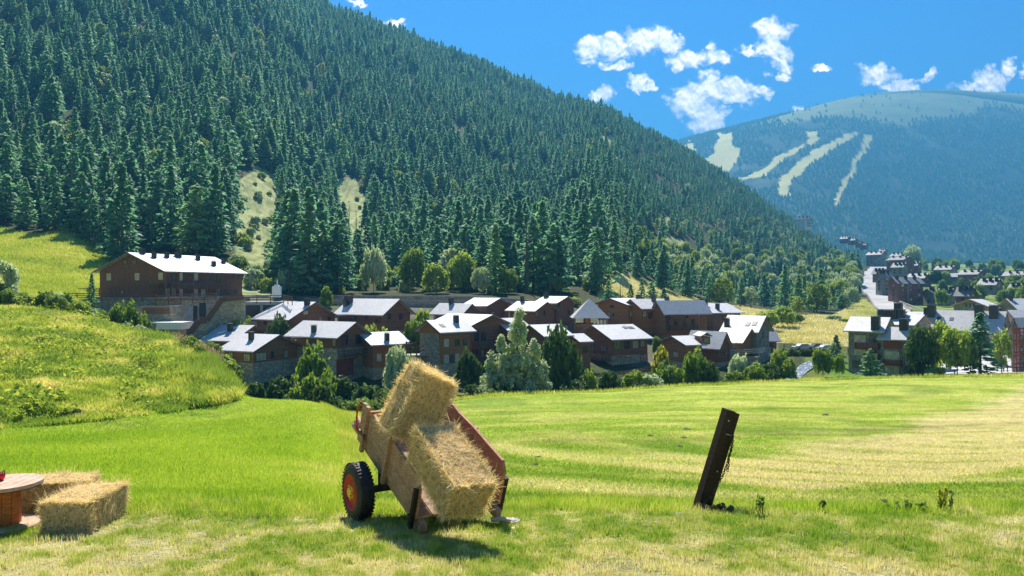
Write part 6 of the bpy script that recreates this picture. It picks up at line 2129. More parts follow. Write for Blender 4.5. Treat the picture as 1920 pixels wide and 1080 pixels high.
    k = (fbm(x / 1.3, d / 1.3, 3) > .47) & (rng.random(n) < np.clip((px + (d - 80) * 1.5 - 330) / 90, 0, 1)) & (d > 84)
    c = np.stack([x, d, z], 1)[k]
    q = cards(c, (0, 0, .2), rng.uniform(.05, .1, len(c)), .8, rng, 1)
    q[:, :, 2] += (q[:, :, 2] - c[:, None, 2]) * 2.2
    o = fast_mesh('willowherb_flowers', q.reshape(-1, 3), 4, M_PINK, None, np.repeat(rng.random(len(c)), 4))
    tag(o, 'pink willowherb flower spikes on the bank before the lowest chalets', 'flowers', kind='stuff')
    ok = lambda px, py, x, d, r: (px < 216) & (py > np.interp(px, [-100, 0, 60, 130, 205], [432, 425, 440, 430, 480]))
    blade_field('upper_slope_grass', 90000, (124, 245), (-60, 222), (.25, .7), (.10, .25), ok, M_BL3, 'sunlit tall grass on the upper left slope beneath the forest',
                lambda px, py, x, d: .35 + .8 * (fbm(x / 8, d / 8, 3) - .35), 9)
    ok = lambda px, py, x, d, r: inpoly(px, py, GOLD) & (px < 1640)
    blade_field('golden_grass', 90000, (190, 520), (1100, 1650), (.25, .7), (.15, .4), ok, blades('golden_blades', (0.30, 0.36, 0.08), (0.58, 0.53, 0.22), (0.76, 0.66, 0.36), .3),
                'dry golden grass on the hillside behind the village', lambda px, py, x, d: .55 + 1.2 * (fbm(x / 12, d / 12, 3) - .45), 10)


build_grass()
# ------------------------------------------------------------------ foreground things
def plank_wood(name, a, b_, scale=2.0):
    m, t, out = mat(name)
    tc = t.n('ShaderNodeTexCoord').outputs['Object']
    n = t.noise(t.map(tc, scale=(1, 1, 6)), 5 * scale, 6, .65, .6)
    n2 = t.noise(tc, 1.8 * scale, 4, .6)
    col = t.mix(t.ss(n, .3, .7), a, b_)
    col = t.mix(t.ss(n2, .5, .75, 0, .6), col, tuple(c * .35 for c in a))
    b = t.n('ShaderNodeBsdfPrincipled'); t.l(col, b.inputs['Base Color']); b.inputs['Roughness'].default_value = .75; b.inputs['Specular IOR Level'].default_value = .3
    bn = t.n('ShaderNodeBump'); bn.inputs['Strength'].default_value = .5; bn.inputs['Distance'].default_value = .01; t.l(n, bn.inputs['Height']); t.l(bn.outputs[0], b.inputs['Normal'])
    t.l(b.outputs[0], out.inputs[0])
    return m


M_CART = plank_wood('weathered_cart_wood', (0.30, 0.17, 0.10), (0.52, 0.34, 0.22))
M_CARTR = plank_wood('reddish_cart_wood', (0.34, 0.13, 0.075), (0.52, 0.25, 0.15))
M_ORANGE = plank_wood('orange_varnished_wood', (0.42, 0.11, 0.02), (0.62, 0.23, 0.06))
M_TTOP = plank_wood('pale_pink_wood', (0.46, 0.28, 0.18), (0.64, 0.44, 0.32))
M_POST = plank_wood('dark_post_wood', (0.018, 0.011, 0.008), (0.05, 0.028, 0.018))
M_PALE = plank_wood('bleached_wood', (0.50, 0.47, 0.42), (0.72, 0.68, 0.62))
M_TYRE = simple('tyre_rubber', (0.022, 0.022, 0.026), .62, .3, 12, bump=.3, bscale=60)
M_RIM = simple('red_rim_paint', (0.50, 0.03, 0.02), .42, .25, 8)
M_HUB = simple('yellow_hub_paint', (0.80, 0.48, 0.03), .45, .2, 10)
M_IRON = simple('rusty_iron', (0.09, 0.06, 0.05), .55, .5, 25, metal=.6)
M_REDG = simple('red_gloss', (0.65, 0.01, 0.02), .15, .1, 4)
M_STRAW = blades('straw', (0.62, 0.43, 0.18), (0.90, 0.70, 0.38), (0.98, 0.88, 0.64), .35)
M_STRAWB = simple('straw_core', (0.62, 0.44, 0.20), .95, .45, 22, bump=1.0, bscale=60)
M_ROCK = simple('pale_rock', (0.40, 0.38, 0.34), .9, .35, 6, bump=.5)
M_ROCKD = simple('dark_rock', (0.12, 0.10, 0.08), .9, .35, 3, bump=.5)
M_TWINE = simple('twine', (0.30, 0.20, 0.08), .9, .2, 9)


def bale(label, ctr, ax, ay, az, dims, seed, n=15000, group=None, bend=0.0):
    """a small rectangular straw bale: packed core, twine, and loose straws standing off its faces"""
    rng = np.random.default_rng(seed)
    A = [np.array(v, float) / np.linalg.norm(v) for v in (ax, ay, az)]
    L, W, Hh = dims
    ctr = np.array(ctr, float)

    def warp(p):
        """p in unit cube coordinates (-.5...5)"""
        q = p.copy()
        r = np.abs(q) * 2
        # rounded corners
        m = np.sort(r, axis=1)[:, 1]
        q = q * (1 - 0.045 * m[:, None] ** 6)
        s = q * np.array([L, W, Hh])
        nn = fbm(s[:, 0] * 9 + seed, s[:, 1] * 9 + s[:, 2] * 7, 3) - .5
        nz = fbm(s[:, 2] * 9 + seed, s[:, 1] * 9 + 3 - s[:, 0] * 3, 3) - .5
        flake = np.abs(np.modf((q[:, 0] + 1.03 + seed * .01) * 9)[0] - .5) * 2
        k = 1 + (nn * .10)[:, None] - (flake[:, None] ** 8) * .022
        s = s * k + np.stack([nn, nz, nn * .6], 1) * .05
        s[:, 2] -= bend * (p[:, 0] * 2) ** 2 * .5
        return s

    def world(s):
        return ctr + s[:, :1] * A[0] + s[:, 1:2] * A[1] + s[:, 2:3] * A[2]
    base = Vector(ctr) - Vector((0, 0, Hh / 2))
    e = empty('hay_bale', base, label, 'hay bale', group)
    g = 22
    Vs = []; Fs = []; b0 = 0
    u = np.linspace(-.5, .5, g + 1)
    for axis in range(3):
        for sg in (-.5, .5):
            a, b = np.meshgrid(u, u, indexing='ij')
            p = np.zeros((a.size, 3)); o = [i for i in range(3) if i != axis]
            p[:, o[0]] = a.ravel(); p[:, o[1]] = b.ravel(); p[:, axis] = sg
            Vs.append(world(warp(p)))
            for i in range(g):
                for j in range(g):
                    q = (b0 + i * (g + 1) + j, b0 + (i + 1) * (g + 1) + j, b0 + (i + 1) * (g + 1) + j + 1, b0 + i * (g + 1) + j + 1)
                    Fs.append(q if (sg > 0) == (axis != 1) else q[::-1])
            b0 += a.size
    mesh_obj('straw_block', np.concatenate(Vs), Fs, M_STRAWB, e, base)
    area = np.array([W * Hh, L * Hh, L * W]); pr = area / area.sum()
    face = rng.choice(3, n, p=pr); sg = rng.choice([-.5, .5], n)
    p = rng.uniform(-.5, .5, (n, 3)); p[np.arange(n), face] = sg
    s = warp(p)
    out = np.zeros((n, 3)); out[np.arange(n), face] = np.sign(sg)
    t = rng.normal(0, 1, (n, 3))
    # on the long sides straws run up and down, on top they lie every way
    side = face == 1
    t[side] *= np.array([.45, .3, 1.2]); t[face == 0] *= np.array([.3, .8, 1.0])
    t -= out * (t * out).sum(1, keepdims=True)
    t /= np.linalg.norm(t, axis=1, keepdims=True) + 1e-9
    edge = (np.sort(np.abs(p), axis=1)[:, 1] > .44)
    lift = rng.random(n) ** 2 * np.where(edge, .8, .42) + .04
    dirn = t + out * lift[:, None]; dirn /= np.linalg.norm(dirn, axis=1, keepdims=True)
    ln = rng.uniform(.03, .11, n) * np.where(rng.random(n) < .06, 1.8, 1)
    wd = rng.uniform(.0022, .0052, n)
    sd = np.cross(dirn, out + rng.normal(0, .4, (n, 3))); sd /= np.linalg.norm(sd, axis=1, keepdims=True) + 1e-9
    s0 = s - out * .008
    a = s0 - sd * wd[:, None] / 2; b = s0 + sd * wd[:, None] / 2
    mid = s0 + dirn * (ln * .55)[:, None]; droop = np.array([0, 0, -1.0])
    c = s0 + dirn * ln[:, None] + sd * wd[:, None] * .3; d_ = s0 + dirn * ln[:, None] - sd * wd[:, None] * .3
    V = np.stack([world(a), world(b), world(c), world(d_)], 1).reshape(-1, 3) - np.array(base)
    tint = np.repeat(np.clip(rng.normal(.5, .26, n), 0, 1), 4)
    fast_mesh('loose_straw', V, 4, M_STRAW, e, tint)
    for k in (-.17, .17):
        tp = []
        for (y, z) in ((-.5, -.5), (.5, -.5), (.5, .5), (-.5, .5), (-.5, -.5)):
            tp.append((k, y * 1.0, z * 1.0))
        q = world(warp(np.array(tp)) * np.array([1, 1.015, 1.02]))
        MB().tube([Vector(v) for v in q], .0035, 5).obj('twine', M_TWINE, e, base)
    return e


def build_cart():
    tau = R(20)
    hx, hy = 0.53, -0.848
    a = Vector((hx * math.cos(tau), hy * math.cos(tau), -math.sin(tau)))
    tr = Vector((-hy, hx, 0)).normalized()
    n = tr.cross(a) * 1.0
    if n.z < 0: n = -n
    L, W = 1.74, 0.98
    T = P(783, 972, 7.95)
    O = T - a * L                                   # front bottom near corner
    pt = lambda s, t, h: O + a * s + tr * t + n * h
    gz = float(H(O.x, O.y))
    e = empty('hay_cart', Vector((O.x, O.y, gz)), 'old two-wheeled wooden hay cart tipped on its tail, red wheel with yellow hub', 'cart')
    loc = e.location

    def board(t0, outline, m, name, th=.032):
        mb = MB(); k = len(outline)
        V = [pt(s, t0, h) for s, h in outline] + [pt(s, t0 + th, h) for s, h in outline]
        mb.add(V, [tuple(range(k))[::-1], tuple(range(k, 2 * k))] + [(i, (i + 1) % k, (i + 1) % k + k, i + k) for i in range(k)])
        return mb.obj(name, m, e, loc)
    low = [(-.02, .0), (L + .0, .0), (L + .0, .20), (-.02, .20)]
    up = [(.20, .206), (L + .0, .206), (L - .01, .34), (L - .09, .44), (1.3, .45), (.95, .465), (.55, .455), (.33, .475), (.24, .42), (.20, .40)]
    up0 = [(-.02, .206), (.17, .206), (.17, .43), (.08, .475), (-.02, .45)]
    for nm, t0, m in (('near', -.03, M_CART), ('far', W, M_CARTR)):
        dh = .0 if nm == 'near' else .07
        board(t0, low, m, 'side_board'); board(t0, [(s_, h_ + (dh if h_ > .3 else 0)) for s_, h_ in up], m, 'side_board'); board(t0, up0, m, 'side_board')
    for s in (.16, .86):
        for t0 in (-.075, W + .032):
            MB().obox(pt(s, t0, -.10), a * .055, tr * .042, n * .62 + a * .03).obj('stake', M_CART, e, loc)
    MB().obox(pt(L - .05, -.08, -.12), a * .05, tr * .045, n * .47).obj('stake', M_POST, e, loc)
    MB().obox(pt(L - .05, W + .034, -.1), a * .05, tr * .045, n * .42).obj('stake', M_POST, e, loc)
    MB().obox(pt(L - .12, -.07, -.06), a * .11, tr * .03, n * .05).obj('iron_strap', M_IRON, e, loc)
    MB().obox(pt(.10, -.085, .12), a * .16, tr * .02, n * .04).obj('iron_strap', M_IRON, e, loc)
    for t0 in (.0, W - .07):
        MB().obox(pt(-.12, t0, -.11), a * (L + .22), tr * .07, n * .10).obj('sill_beam', M_CART, e, loc)
    MB().obox(pt(L + .07, -.02, -.15), a * .05, tr * .08, n * .13).obj('foot', M_CART, e, loc)
    for i in range(6):
        MB().obox(pt(.0, .01 + i * W / 6, -.008), a * L, tr * (W / 6 - .012), n * .026).obj('floor_plank', M_CART, e, loc)
    for s in (.1, .8, 1.5):
        MB().obox(pt(s, .07, -.085), a * .06, tr * (W - .14), n * .07).obj('cross_beam', M_CART, e, loc)
    MB().obox(pt(-.01, .02, .03), a * .03, tr * (W - .04), n * .30).obj('front_board', M_CARTR, e, loc)
    # wheels
    rw, ww = .325, .19
    s_ax = .60
    cw = pt(s_ax, -.24, -.10)
    cw.z = float(H(cw.x, cw.y)) + rw - .01
    for side in (0, 1):
        c = cw.copy() if side == 0 else cw + tr * (W + .48)
        if side == 1: c.z = max(c.z, float(H(c.x, c.y)) + rw - .02)
        o = -tr if side == 0 else tr                    # outward
        prof = [(.205, -ww / 2), (.25, -ww / 2 - .004), (.30, -ww / 2 + .012), (.322, -ww / 2 + .035), (.325, 0), (.322, ww / 2 - .035), (.30, ww / 2 - .012), (.25, ww / 2 + .004), (.205, ww / 2), (.195, ww / 2 - .02), (.195, -ww / 2 + .02)]
        wl = MB().lathe(c, o, prof, 56, closed=True)
        wheel = wl.obj('wheel', M_TYRE, e, loc, smooth=True)
        lug = MB()
        ax = o.normalized(); u = ax.orthogonal().normalized(); v = ax.cross(u)
        for i in range(44):
            t = 2 * math.pi * i / 44
            rd = u * math.cos(t) + v * math.sin(t); tg = ax.cross(rd)
            for k in (-1, 1):
                lug.cbox(c + rd * .327 + ax * k * .055, ax * .05, tg * .020, rd * .014)
        lug.obj('tread', M_TYRE, wheel, loc)
        rim = MB().lathe(c, o, [(.208, ww / 2 - .004), (.200, ww / 2 + .006), (.192, ww / 2 - .004), (.185, ww / 2 - .035), (.13, ww / 2 - .045), (.115, ww / 2 - .025), (.055, ww / 2 - .02), (.0, ww / 2 - .02)], 48)
        ro = rim.obj('rim', M_RIM, wheel, loc, smooth=True)
        hub = MB()
        hub.lathe(c, o, [(.062, ww / 2 - .022), (.062, ww / 2 + .012), (.048, ww / 2 + .022), (.0, ww / 2 + .024)], 24)
        for i in range(5):
            t = 2 * math.pi * i / 5 + .3
            rd = u * math.cos(t) + v * math.sin(t)
            hub.lathe(c + rd * .062, o, [(.030, ww / 2 - .022), (.030, ww / 2 + .002), (.024, ww / 2 + .006), (.0, ww / 2 + .008)], 12)
        hub.obj('hub', M_HUB, wheel, loc)
        bolts = MB()
        for i in range(5):
            t = 2 * math.pi * i / 5 + .3
            rd = u * math.cos(t) + v * math.sin(t)
            bolts.lathe(c + rd * .062 + ax * (ww / 2 + .006), o, [(.009, 0), (.009, .012), (0, .014)], 6)
        bolts.obj('wheel_bolt', M_IRON, wheel, loc)
    ac = cw + tr * ((W + .48) / 2)
    MB().bar(cw + tr * .05, cw + tr * (W + .43), .07).obj('axle', M_DARK, e, loc)
    for t0 in (.30, .30 + W - .12):
        p = cw + tr * t0; q_ = pt(s_ax, t0 - .24, -.10)
        MB().bar(p, Vector(q_), .09).obj('axle_block', M_DARK, e, loc)
    # red iron handle and hitch at the raised front end
    MB().tube([pt(-.05, -.05, .05), pt(-.09, -.06, .28), pt(-.04, -.05, .46)], .011, 8).obj('handle_rod', M_RIM, e, loc)
    MB().tube([pt(-.02, .14, .08), pt(-.10, .10, .16), pt(-.06, .02, .2)], .010, 8).obj('handle_rod', M_RIM, e, loc)
    hb = MB()
    for k in range(3): hb.tube([pt(-.02, -.02 + k * .01, .02 + k * .055), pt(-.20, -.04 + k * .02, .05 + k * .05)], .026, 10)
    hb.obj('drawbar_roller', M_TTOP, e, loc)
    # bales
    bl = 0.95
    d1 = (a * 1.0 + Vector((0, 0, -.12))).normalized()
    c2 = P(843, 880, 7.78)
    y2 = (tr + Vector((-.0, -.0, -.05))).normalized()
    z2 = y2.cross(d1); z2 = z2 if z2.z > 0 else -z2
    bale('straw bale sliding out over the tail of the tipped cart down to the grass', c2, d1, y2, z2, (1.0, .47, .39), 3, 24000)
    c1 = P(783, 757, 8.6)
    up_ = Vector((.46, .05, .88)).normalized(); x1 = tr; z1_ = x1.cross(up_)
    bale('straw bale standing on its end and leaning right at the front of the cart', c1, up_, (x1 - up_ * x1.dot(up_)).normalized(), z1_, (.80, .48, .40), 5, 20000)
    c1b = pt(.50, .50, .20)
    return e


build_cart()


def build_left_group():
    # front bale: from its seen corners on the ground
    A = G(76, 1006); B = G(166, 1003)
    u = (B - A); w = u.length; u.normalize()
    v = Vector((-u.y, u.x, 0)).normalized()
    C = G(246, 958)
    v2 = (C - B); v2.z = 0; v2.normalize()
    ln = .98
    dirn = v2
    upv = Vector((0, 0, 1)); sidev = Vector((dirn.y, -dirn.x, 0))
    h = .37
    ctr = (A + B) / 2 + dirn * ln / 2 + Vector((0, 0, h / 2 - .02))
    slope = float(H(ctr.x + dirn.x * .4, ctr.y + dirn.y * .4)) - float(H(ctr.x - dirn.x * .4, ctr.y - dirn.y * .4))
    ctr.z = float(H(ctr.x, ctr.y)) + h / 2 - .02
    d3 = (dirn + Vector((0, 0, slope / .8))).normalized(); up3 = sidev.cross(d3); up3 = up3 if up3.z > 0 else -up3
    bale('straw bale lying on the lawn nearest the viewer right of the spool table', ctr, d3, sidev, up3, (ln, .50, h), 8, 20000, bend=.03)
    c = P(92, 932, 8.9); dirn = Vector((.97, .30, 0)).normalized(); sidev = Vector((dirn.y, -dirn.x, 0))
    c.z = float(H(c.x, c.y)) + .18
    bale('straw bale lying behind the front one, close to the spool table', c, dirn, sidev, (0, 0, 1), (1.0, .48, .38), 13, 15000, bend=.02)
    # cable-spool table
    d = 8.15
    cx = 8
    base = on_ground(cx, d)
    ztop = -(903 - 540) / F * d
    hh = ztop - base.z
    e = empty('spool_table', base, 'round cable-spool table with orange plank column and pale pinkish top', 'table')
    def disc(z0, z1_, r, m, name):
        prof = [(0, z0), (r - .006, z0), (r, z0 + .006), (r, z1_ - .006), (r - .006, z1_), (0, z1_)]
        return MB().lathe((0, 0, 0), (0, 0, 1), prof, 72).obj(name, m, e)
    top = MB()
    r = .365
    # planked top: parallel boards cut to the circle
    nb = 7
    for i in range(nb):
        x0 = -r + 2 * r * i / nb + .003; x1 = -r + 2 * r * (i + 1) / nb - .003
        pts = []
        for k in range(9):
            x = x0 + (x1 - x0) * k / 8; pts.append((x, math.sqrt(max(0, r * r - x * x))))
        poly = pts + [(x, -y) for x, y in reversed(pts)]
        k = len(poly)
        V = [(x, y, hh - .038) for x, y in poly] + [(x, y, hh) for x, y in poly]
        top.add(V, [tuple(reversed(range(k))), tuple(range(k, 2 * k))] + [(j, (j + 1) % k, (j + 1) % k + k, j + k) for j in range(k)])
    top.obj('table_top', M_TTOP, e)
    disc(hh - .05, hh - .040, r - .004, M_DARK, 'rim_band')
    col = MB(); ns = 11; rc = .158
    for i in range(ns):
        t0 = 2 * math.pi * i / ns + .015; t1 = 2 * math.pi * (i + 1) / ns - .015
        V = []
        for z in (.045, hh - .052):
            V += [(rc * math.cos(t0), rc * math.sin(t0), z), (rc * math.cos(t1), rc * math.sin(t1), z), ((rc - .025) * math.cos(t1), (rc - .025) * math.sin(t1), z), ((rc - .025) * math.cos(t0), (rc - .025) * math.sin(t0), z)]
        col.add(V, [(0, 1, 5, 4), (1, 2, 6, 5), (2, 3, 7, 6), (3, 0, 4, 7)])
    col.obj('column', M_ORANGE, e)
    disc(-.02, .042, .355, M_TTOP, 'base')
    # red pot with dark handle on the table
    p = P(-1, 899, 8.2); p.z = ztop + .001
    e2 = empty('red_pot', p, 'glossy red pot with black lid handle on the spool table, cut by the left edge', 'pot')
    MB().lathe((0, 0, 0), (0, 0, 1), [(0, 0), (.035, .0), (.05, .02), (.056, .045), (.05, .072), (.034, .085), (0, .088)], 32).obj('body', M_REDG, e2, smooth=True)
    MB().lathe((0, 0, 0), (0, 0, 1), [(0.0, .086), (.03, .087), (.030, .093), (.0, .096)], 24).obj('lid', M_DARK, e2)
    MB().tube([(.028, 0, .088), (.052, 0, .112), (.058, 0, .088), (.056, 0, .06)], .006, 8).obj('handle', M_DARK, e2)


build_left_group()


def build_post():
    b = G(1318, 955)
    t = P(1374, 770, b.y - .02)
    ax = (t - b); Lp = ax.length; ax.normalize()
    f = Vector((1, 0.35, 0)); f = (f - ax * f.dot(ax)).normalized(); g_ = ax.cross(f)
    e = empty('leaning_post', b, 'dark wooden gate post leaning right at the brow of the lawn', 'post')
    m = MB()
    w = .125; dd = .11
    # two faces with a groove between them, chipped top
    m.obox(b - ax * .25 - f * w * 0.98 - g_ * dd / 2, f * w, g_ * dd, ax * (Lp + .25))
    m.obox(b - ax * .25 + f * .004 - g_ * (dd / 2 - .012), f * w * .62, g_ * dd, ax * (Lp + .235))
    m.obj('timber', M_POST, e, b)
    for (s, o) in ((Lp * .90, -.06), (Lp * .40, -.005)):
        MB().lathe(b + ax * s + f * o - g_ * (dd / 2), -g_, [(.009, 0), (.009, .006), (0, .009)], 10).obj('nail', M_PALE, e, b)
    # chain hanging from a staple
    sp = b + ax * Lp * .77 + f * .05 - g_ * (dd / 2)
    c = empty('chain', sp, 'rusty iron chain hanging from the leaning post and trailing to its foot', 'chain')
    lk = []
    path1 = [P(1362, 815, b.y - .09), P(1374, 818, b.y - .1), P(1370, 845, b.y - .1), P(1363, 870, b.y - .1), P(1356, 890, b.y - .1), P(1345, 910, b.y - .11), P(1335, 930, b.y - .12), P(1320, 942, b.y - .12), P(1310, 949, b.y - .12)]
    path2 = [P(1374, 818, b.y - .09), P(1373, 838, b.y - .09), P(1367, 856, b.y - .09), P(1366, 872, b.y - .09), P(1364, 886, b.y - .09)]

    def links(path, parent):
        ls = [0]
        for p, q_ in zip(path, path[1:]): ls.append(ls[-1] + (q_ - p).length)
        step = .030; nlk = int(ls[-1] / step)
        mb = MB()
        for i in range(nlk):
            s = i * step
            k = max(j for j in range(len(ls)) if ls[j] <= s); k = min(k, len(path) - 2)
            p = path[k] + (path[k + 1] - path[k]) * ((s - ls[k]) / max(1e-6, ls[k + 1] - ls[k]))
            dr = (path[k + 1] - path[k]).normalized()
            sd = dr.cross(Vector((0, 1, 0))).normalized() if i % 2 == 0 else Vector((0, 1, 0))
            sd = (sd - dr * sd.dot(dr)).normalized()
            pts = []
            for j in range(11):
                t_ = 2 * math.pi * j / 10
                pts.append(p + dr * math.cos(t_) * .023 + sd * math.sin(t_) * .013)
            mb.tube(pts, .0042, 5, cap=False)
        mb.obj('links', M_IRON, parent, parent.location)
    links(path1, c); links(path2, c)
    MB().tube([P(1358, 812, b.y - .07), P(1366, 815, b.y - .10), P(1376, 818, b.y - .07)], .006, 6).obj('staple', M_PALE, c, c.location)


build_post()


def rock(name, loc, s, seed, m, label, cat='rock', flat=.5, group=None):
    import mathutils.noise as mn
    rng = random.Random(seed)
    mb = MB(); n = 10; rows = []
    V = []; Fc = []
    for i in range(n + 1):
        th = math.pi * i / n
        for j in range(14):
            ph = 2 * math.pi * j / 14
            v = Vector((math.sin(th) * math.cos(ph), math.sin(th) * math.sin(ph), math.cos(th)))
            r = 1 + .45 * mn.noise(v * 1.3 + Vector((seed, 0, 0))) + .15 * mn.noise(v * 4)
            V.append((v.x * r * s, v.y * r * s * .7, v.z * r * s * flat))
    for i in range(n):
        for j in range(14):
            Fc.append((i * 14 + j, (i + 1) * 14 + j, (i + 1) * 14 + (j + 1) % 14, i * 14 + (j + 1) % 14))
    o = mesh_obj(name, V, Fc, m); o.location = loc
    tag(o, label, cat, group)
    return o


def build_small():
    rock('rock', G(137, 780) + Vector((0, 0, .1)), .75, 3, M_ROCKD, 'flat dark rock at the foot of the left bank above the lush field', flat=.3)
    rock('stone', G(1272, 966) + Vector((0, 0, .0)), .075, 5, M_ROCK, 'small whitish stone in the grass left of the leaning post', 'stone', .35)
    rock('stone', G(1265, 953) + Vector((0, 0, .0)), .05, 6, M_ROCK, 'smaller pale stone just above the whitish stone left of the post', 'stone', .35)
    rock('stone', G(1590, 958) + Vector((0, 0, .0)), .13, 7, M_ROCKD, 'dark earthy clod in the grass at the brow right of the post', 'stone', .3)
    # bleached broken wood by the cart
    b = G(948, 983)
    e = empty('wood_scrap', b, 'bleached broken piece of timber with a knotted end lying right of the cart', 'wood scrap')
    MB().tube([(-.16, .06, .03), (-.06, .03, .045), (.06, -.02, .04), (.10, -.05, .035)], [.028, .03, .034, .026], 7).obj('stick', M_PALE, e)
    MB().tube([(.02, .04, .03), (.09, .0, .04), (.16, -.03, .03)], [.022, .034, .026], 7).obj('stick', M_PALE, e)
    MB().tube([(.06, -.06, .02), (.15, -.05, .035)], [.03, .02], 7).obj('stick', M_PALE, e)
    # flowering mullein and weeds at the brow
    rng = random.Random(2)

    def weed(px, py, h, name, label, cat, stems, leafm, flower=None, spread=.1, dense=1.0, d=None):
        b = G(px, py) if d is None else on_ground(px, d)
        e = empty(name, b, label, cat)
        st = MB(); lf = []; fl = []
        for i in range(stems):
            a = rng.uniform(0, 6.28); r0 = rng.uniform(0, spread); hh = h * rng.uniform(.6, 1.0)
            p0 = Vector((math.cos(a) * r0 * .4, math.sin(a) * r0 * .4, -.03)); p1 = Vector((math.cos(a) * r0, math.sin(a) * r0, hh))
            st.tube([p0, (p0 + p1) / 2 + Vector((rng.uniform(-.01, .01), 0, 0)), p1], [.006, .005, .002], 5)
            for k in range(int(34 * dense)):
                t = rng.uniform(.03, .96); q_ = p0 + (p1 - p0) * t
                (fl if (flower and t > .45) else lf).append((q_, t))
        st.obj('stem', leafm, e)
        nr = np.random.default_rng(rng.randint(0, 999))
        for nm, lst, mm, sz in (('leaves', lf, leafm, .022), ('flowers', fl, flower, .018)):
            if not lst: continue
            c = np.array([tuple(q_) for q_, _ in lst]) + nr.normal(0, .012, (len(lst), 3))
            q = cards(c, (0, 0, .5), nr.uniform(.6, 1.5, len(lst)) * sz, 1.6 if nm == 'leaves' else 1.0, nr, 1)
            fast_mesh(nm, q.reshape(-1, 3), 4, mm, e)
    weed(1762, 962, .50, 'mullein', 'yellow flowering mullein spike at the brow of the lawn on the right', 'flower', 2, M_LEAFY, M_YEL, .07, 2.4)
    weed(1782, 960, .28, 'weed', 'dark dry seed stems right beside the yellow mullein', 'weed', 3, M_LEAFD, None, .12, .35)
    weed(1424, 962, .20, 'weed', 'dark leafy weed in the grass right of the leaning post', 'weed', 5, M_LEAF, None, .07, .9)
    weed(1540, 962, .18, 'weed', 'thin dark weed stalks midway between the post and the mullein', 'weed', 4, M_LEAFD, None, .12, .35)
    weed(1700, 962, .16, 'weed', 'sprawling twiggy weed just left of the yellow mullein', 'weed', 8, M_LEAFD, None, .3, .3)
    weed(1345, 962, .12, 'weed', 'dry brown tuft at the foot of the leaning post', 'weed', 14, M_BARK, None, .22, .3)
    # molehills in the meadow
    for i, (px, py, lab) in enumerate(((1288, 806, 'uppermost clod of the short row of earth clods in the meadow behind the post'), (1282, 822, 'middle clod of the short row of earth clods behind the post'), (1275, 838, 'lowest clod of the short row of earth clods behind the post'),
                                 (1010, 858, 'dark clod at the top of the row right of the cart boards'), (1004, 872, 'dark clod at the bottom of the row right of the cart boards'), (1220, 818, 'single small earth clod farther left in the meadow'), (1548, 779, 'lone clod in the far meadow right of the post'))):
        p = G(px, py, 11); rock('earth_clod', p, .15 * p.y / 35, 30 + i, M_ROCKD, lab, 'clod', .5)
    # cars beside the river
    for (px, yb, d, colr, lab, ln) in ((1505, 656, 176, (.62, .64, .66), 'white car with dark windows, left in the row beside the river', 4.6),
                                    (1532, 657, 178, (.03, .03, .035), 'black car between the two pale ones beside the river', 4.4),
                                    (1548, 658, 174, (.60, .62, .65), 'silver car nearest the dark spruce beside the river', 4.2)):
        x = (px - 960) / F * d; z = float(H(x, d)) + .02
        z = max(z, (540 - yb) / F * d)
        e = empty('parked_car', (x, d, z), lab, 'car', None, R(8))
        pm = simple('car_paint', colr, .3, .05, 2)
        side = [(-.5, .22), (-.5, .5), (-.46, .62), (-.28, .66), (-.16, .98), (.18, 1.0), (.32, .68), (.46, .58), (.5, .42), (.5, .22)]
        V = [(s * ln, y, h * 1.42) for y in (-.85, .85) for s, h in side]; k = len(side)
        MB().add(V, [tuple(range(k)), tuple(reversed(range(k, 2 * k)))] + [((i + 1) % k, i, i + k, (i + 1) % k + k) for i in range(k)]).obj('body', pm, e)
        gl = MB()
        for y in (-.86, .84): gl.add([(-.25 * ln, y, .98), (.28 * ln, y, .98), (.16 * ln, y, 1.36), (-.14 * ln, y, 1.34), (-.25 * ln, y + .02, .98), (.28 * ln, y + .02, .98), (.16 * ln, y + .02, 1.36), (-.14 * ln, y + .02, 1.34)],
                                     [(0, 1, 2, 3), (7, 6, 5, 4), (0, 4, 5, 1), (2, 6, 7, 3)])
        gl.obj('side_window', M_GLASS, e)
        for s in (-.31, .31):
            for y in (-.88, .70):
                MB().lathe((s * ln, y, .32), (0, 1, 0), [(0, 0), (.32, 0), (.32, .18), (0, .18)], 20).obj('wheel', M_TYRE, e)
    o = MB().obox(P(1462, 660, 183) + Vector((0, 0, -.6)), (15, 0, 0), (0, 1, 0), (0, 0, .5))
    railing('fence', [(1470, 652, 170), (1500, 657, 167), (1590, 660, 165)], .9, 2, 'low timber fence in front of the parked cars', 'fence', m=M_TRIM, w=.05, hh=.1)
    rg = random.Random(5)
    for i in range(5):
        px = 1468 + i * 19
        b = G(px, 667, 150, 200)
        bush(px, 540 - F * (b.z + 1.6) / b.y, 26, b.y, 'dark', 'dark hedge shrub on the bank below the parked cars', 'bush', 'hedge shrubs below the parked cars')


build_small()


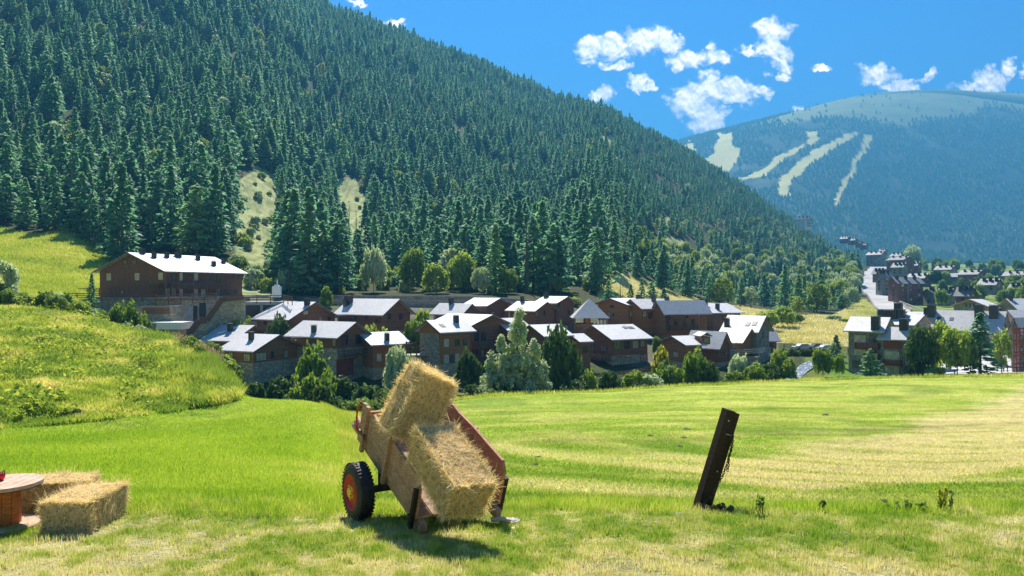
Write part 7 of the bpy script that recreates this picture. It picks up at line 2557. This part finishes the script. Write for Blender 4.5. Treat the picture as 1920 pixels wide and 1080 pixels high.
def person(px, d, h, lab, shirt, trousers, stride=.25, rz=0):
    x = (px - 960) / F * d
    base = Vector((x, d, float(H(x, d)) + .02))
    e = empty('person', base, lab, 'person', None, rz)
    k = h / 1.75
    nodes = [((0, 0, .95), .14), ((0, 0, 1.15), .13), ((0, 0, 1.38), .15), ((0, 0, 1.50), .06), ((0, -.01, 1.62), .095), ((0, -.01, 1.72), .08),
             ((.09, 0, .90), .10), ((.10, stride * .5, .50), .075), ((.10, stride, .08), .05), ((.10, stride - .16, .04), .04),
             ((-.09, 0, .90), .10), ((-.10, -stride * .4, .50), .075), ((-.10, -stride, .08), .05), ((-.10, -stride - .16, .04), .04),
             ((.20, 0, 1.40), .06), ((.25, -.04, 1.13), .045), ((.24, -.14, .90), .035), ((-.20, 0, 1.40), .06), ((-.25, .05, 1.13), .045), ((-.24, .08, .88), .035)]
    ed = [(0, 1), (1, 2), (2, 3), (3, 4), (4, 5), (0, 6), (6, 7), (7, 8), (8, 9), (0, 10), (10, 11), (11, 12), (12, 13), (2, 14), (14, 15), (15, 16), (2, 17), (17, 18), (18, 19)]
    me = bpy.data.meshes.new('body')
    me.from_pydata([tuple(c * k for c in p) for p, _ in nodes], ed, [])
    o = bpy.data.objects.new('body', me); COL.objects.link(o); o.parent = e
    md = o.modifiers.new('skin', 'SKIN')
    for i, (_, r) in enumerate(nodes): me.skin_vertices[0].data[i].radius = (r * k, r * k)
    me.skin_vertices[0].data[0].use_root = True
    o.modifiers.new('sub', 'SUBSURF').levels = 1
    m, t, out = mat('clothing')
    sep = t.n('ShaderNodeSeparateXYZ'); t.l(t.n('ShaderNodeTexCoord').outputs['Object'], sep.inputs[0])
    c = t.mix(t.m('GREATER_THAN', sep.outputs[2], .95 * k), trousers, shirt)
    c = t.mix(t.m('GREATER_THAN', sep.outputs[2], 1.49 * k), c, (.45, .28, .2))
    c = t.mix(t.m('GREATER_THAN', sep.outputs[2], 1.68 * k), c, (.05, .03, .02))
    b = t.n('ShaderNodeBsdfPrincipled'); b.inputs['Roughness'].default_value = .8; t.l(c, b.inputs['Base Color']); t.l(b.outputs[0], out.inputs[0])
    me.materials.append(m)


def build_people():
    person(1882, 152, 1.75, 'person in a red top walking on the plaza', (.6, .04, .04), (.05, .05, .08))
    person(1889, 150, 1.7, 'person in dark clothes walking beside the one in red on the plaza', (.05, .05, .07), (.04, .04, .05), .2, .4)
    person(1870, 156, 1.7, 'person in grey clothes standing at the far side of the plaza', (.2, .2, .24), (.06, .06, .08), .08, 1.2)
    # lamp posts on the meadow edge of the road
    for px, yb, d, lab in ((1703, 562, 392, 'tall street lamp in front of the cream and red apartments'), (1796, 541, 450, 'tall street lamp right of the house with the ochre panel')):
        b = P(px, yb, d); b.z = min(b.z, float(H(b.x, b.y)) + 2)
        e = empty('street_lamp', b, lab, 'street lamp')
        MB().tube([(0, 0, -3), (0, 0, 9)], [.14, .09], 8).obj('pole', M_CONC, e)
        MB().obox((-.1, -.9, 9), (.2, 0, 0), (0, 1.1, 0), (0, 0, .14)).obj('lamp_head', M_DARK, e)


build_people()
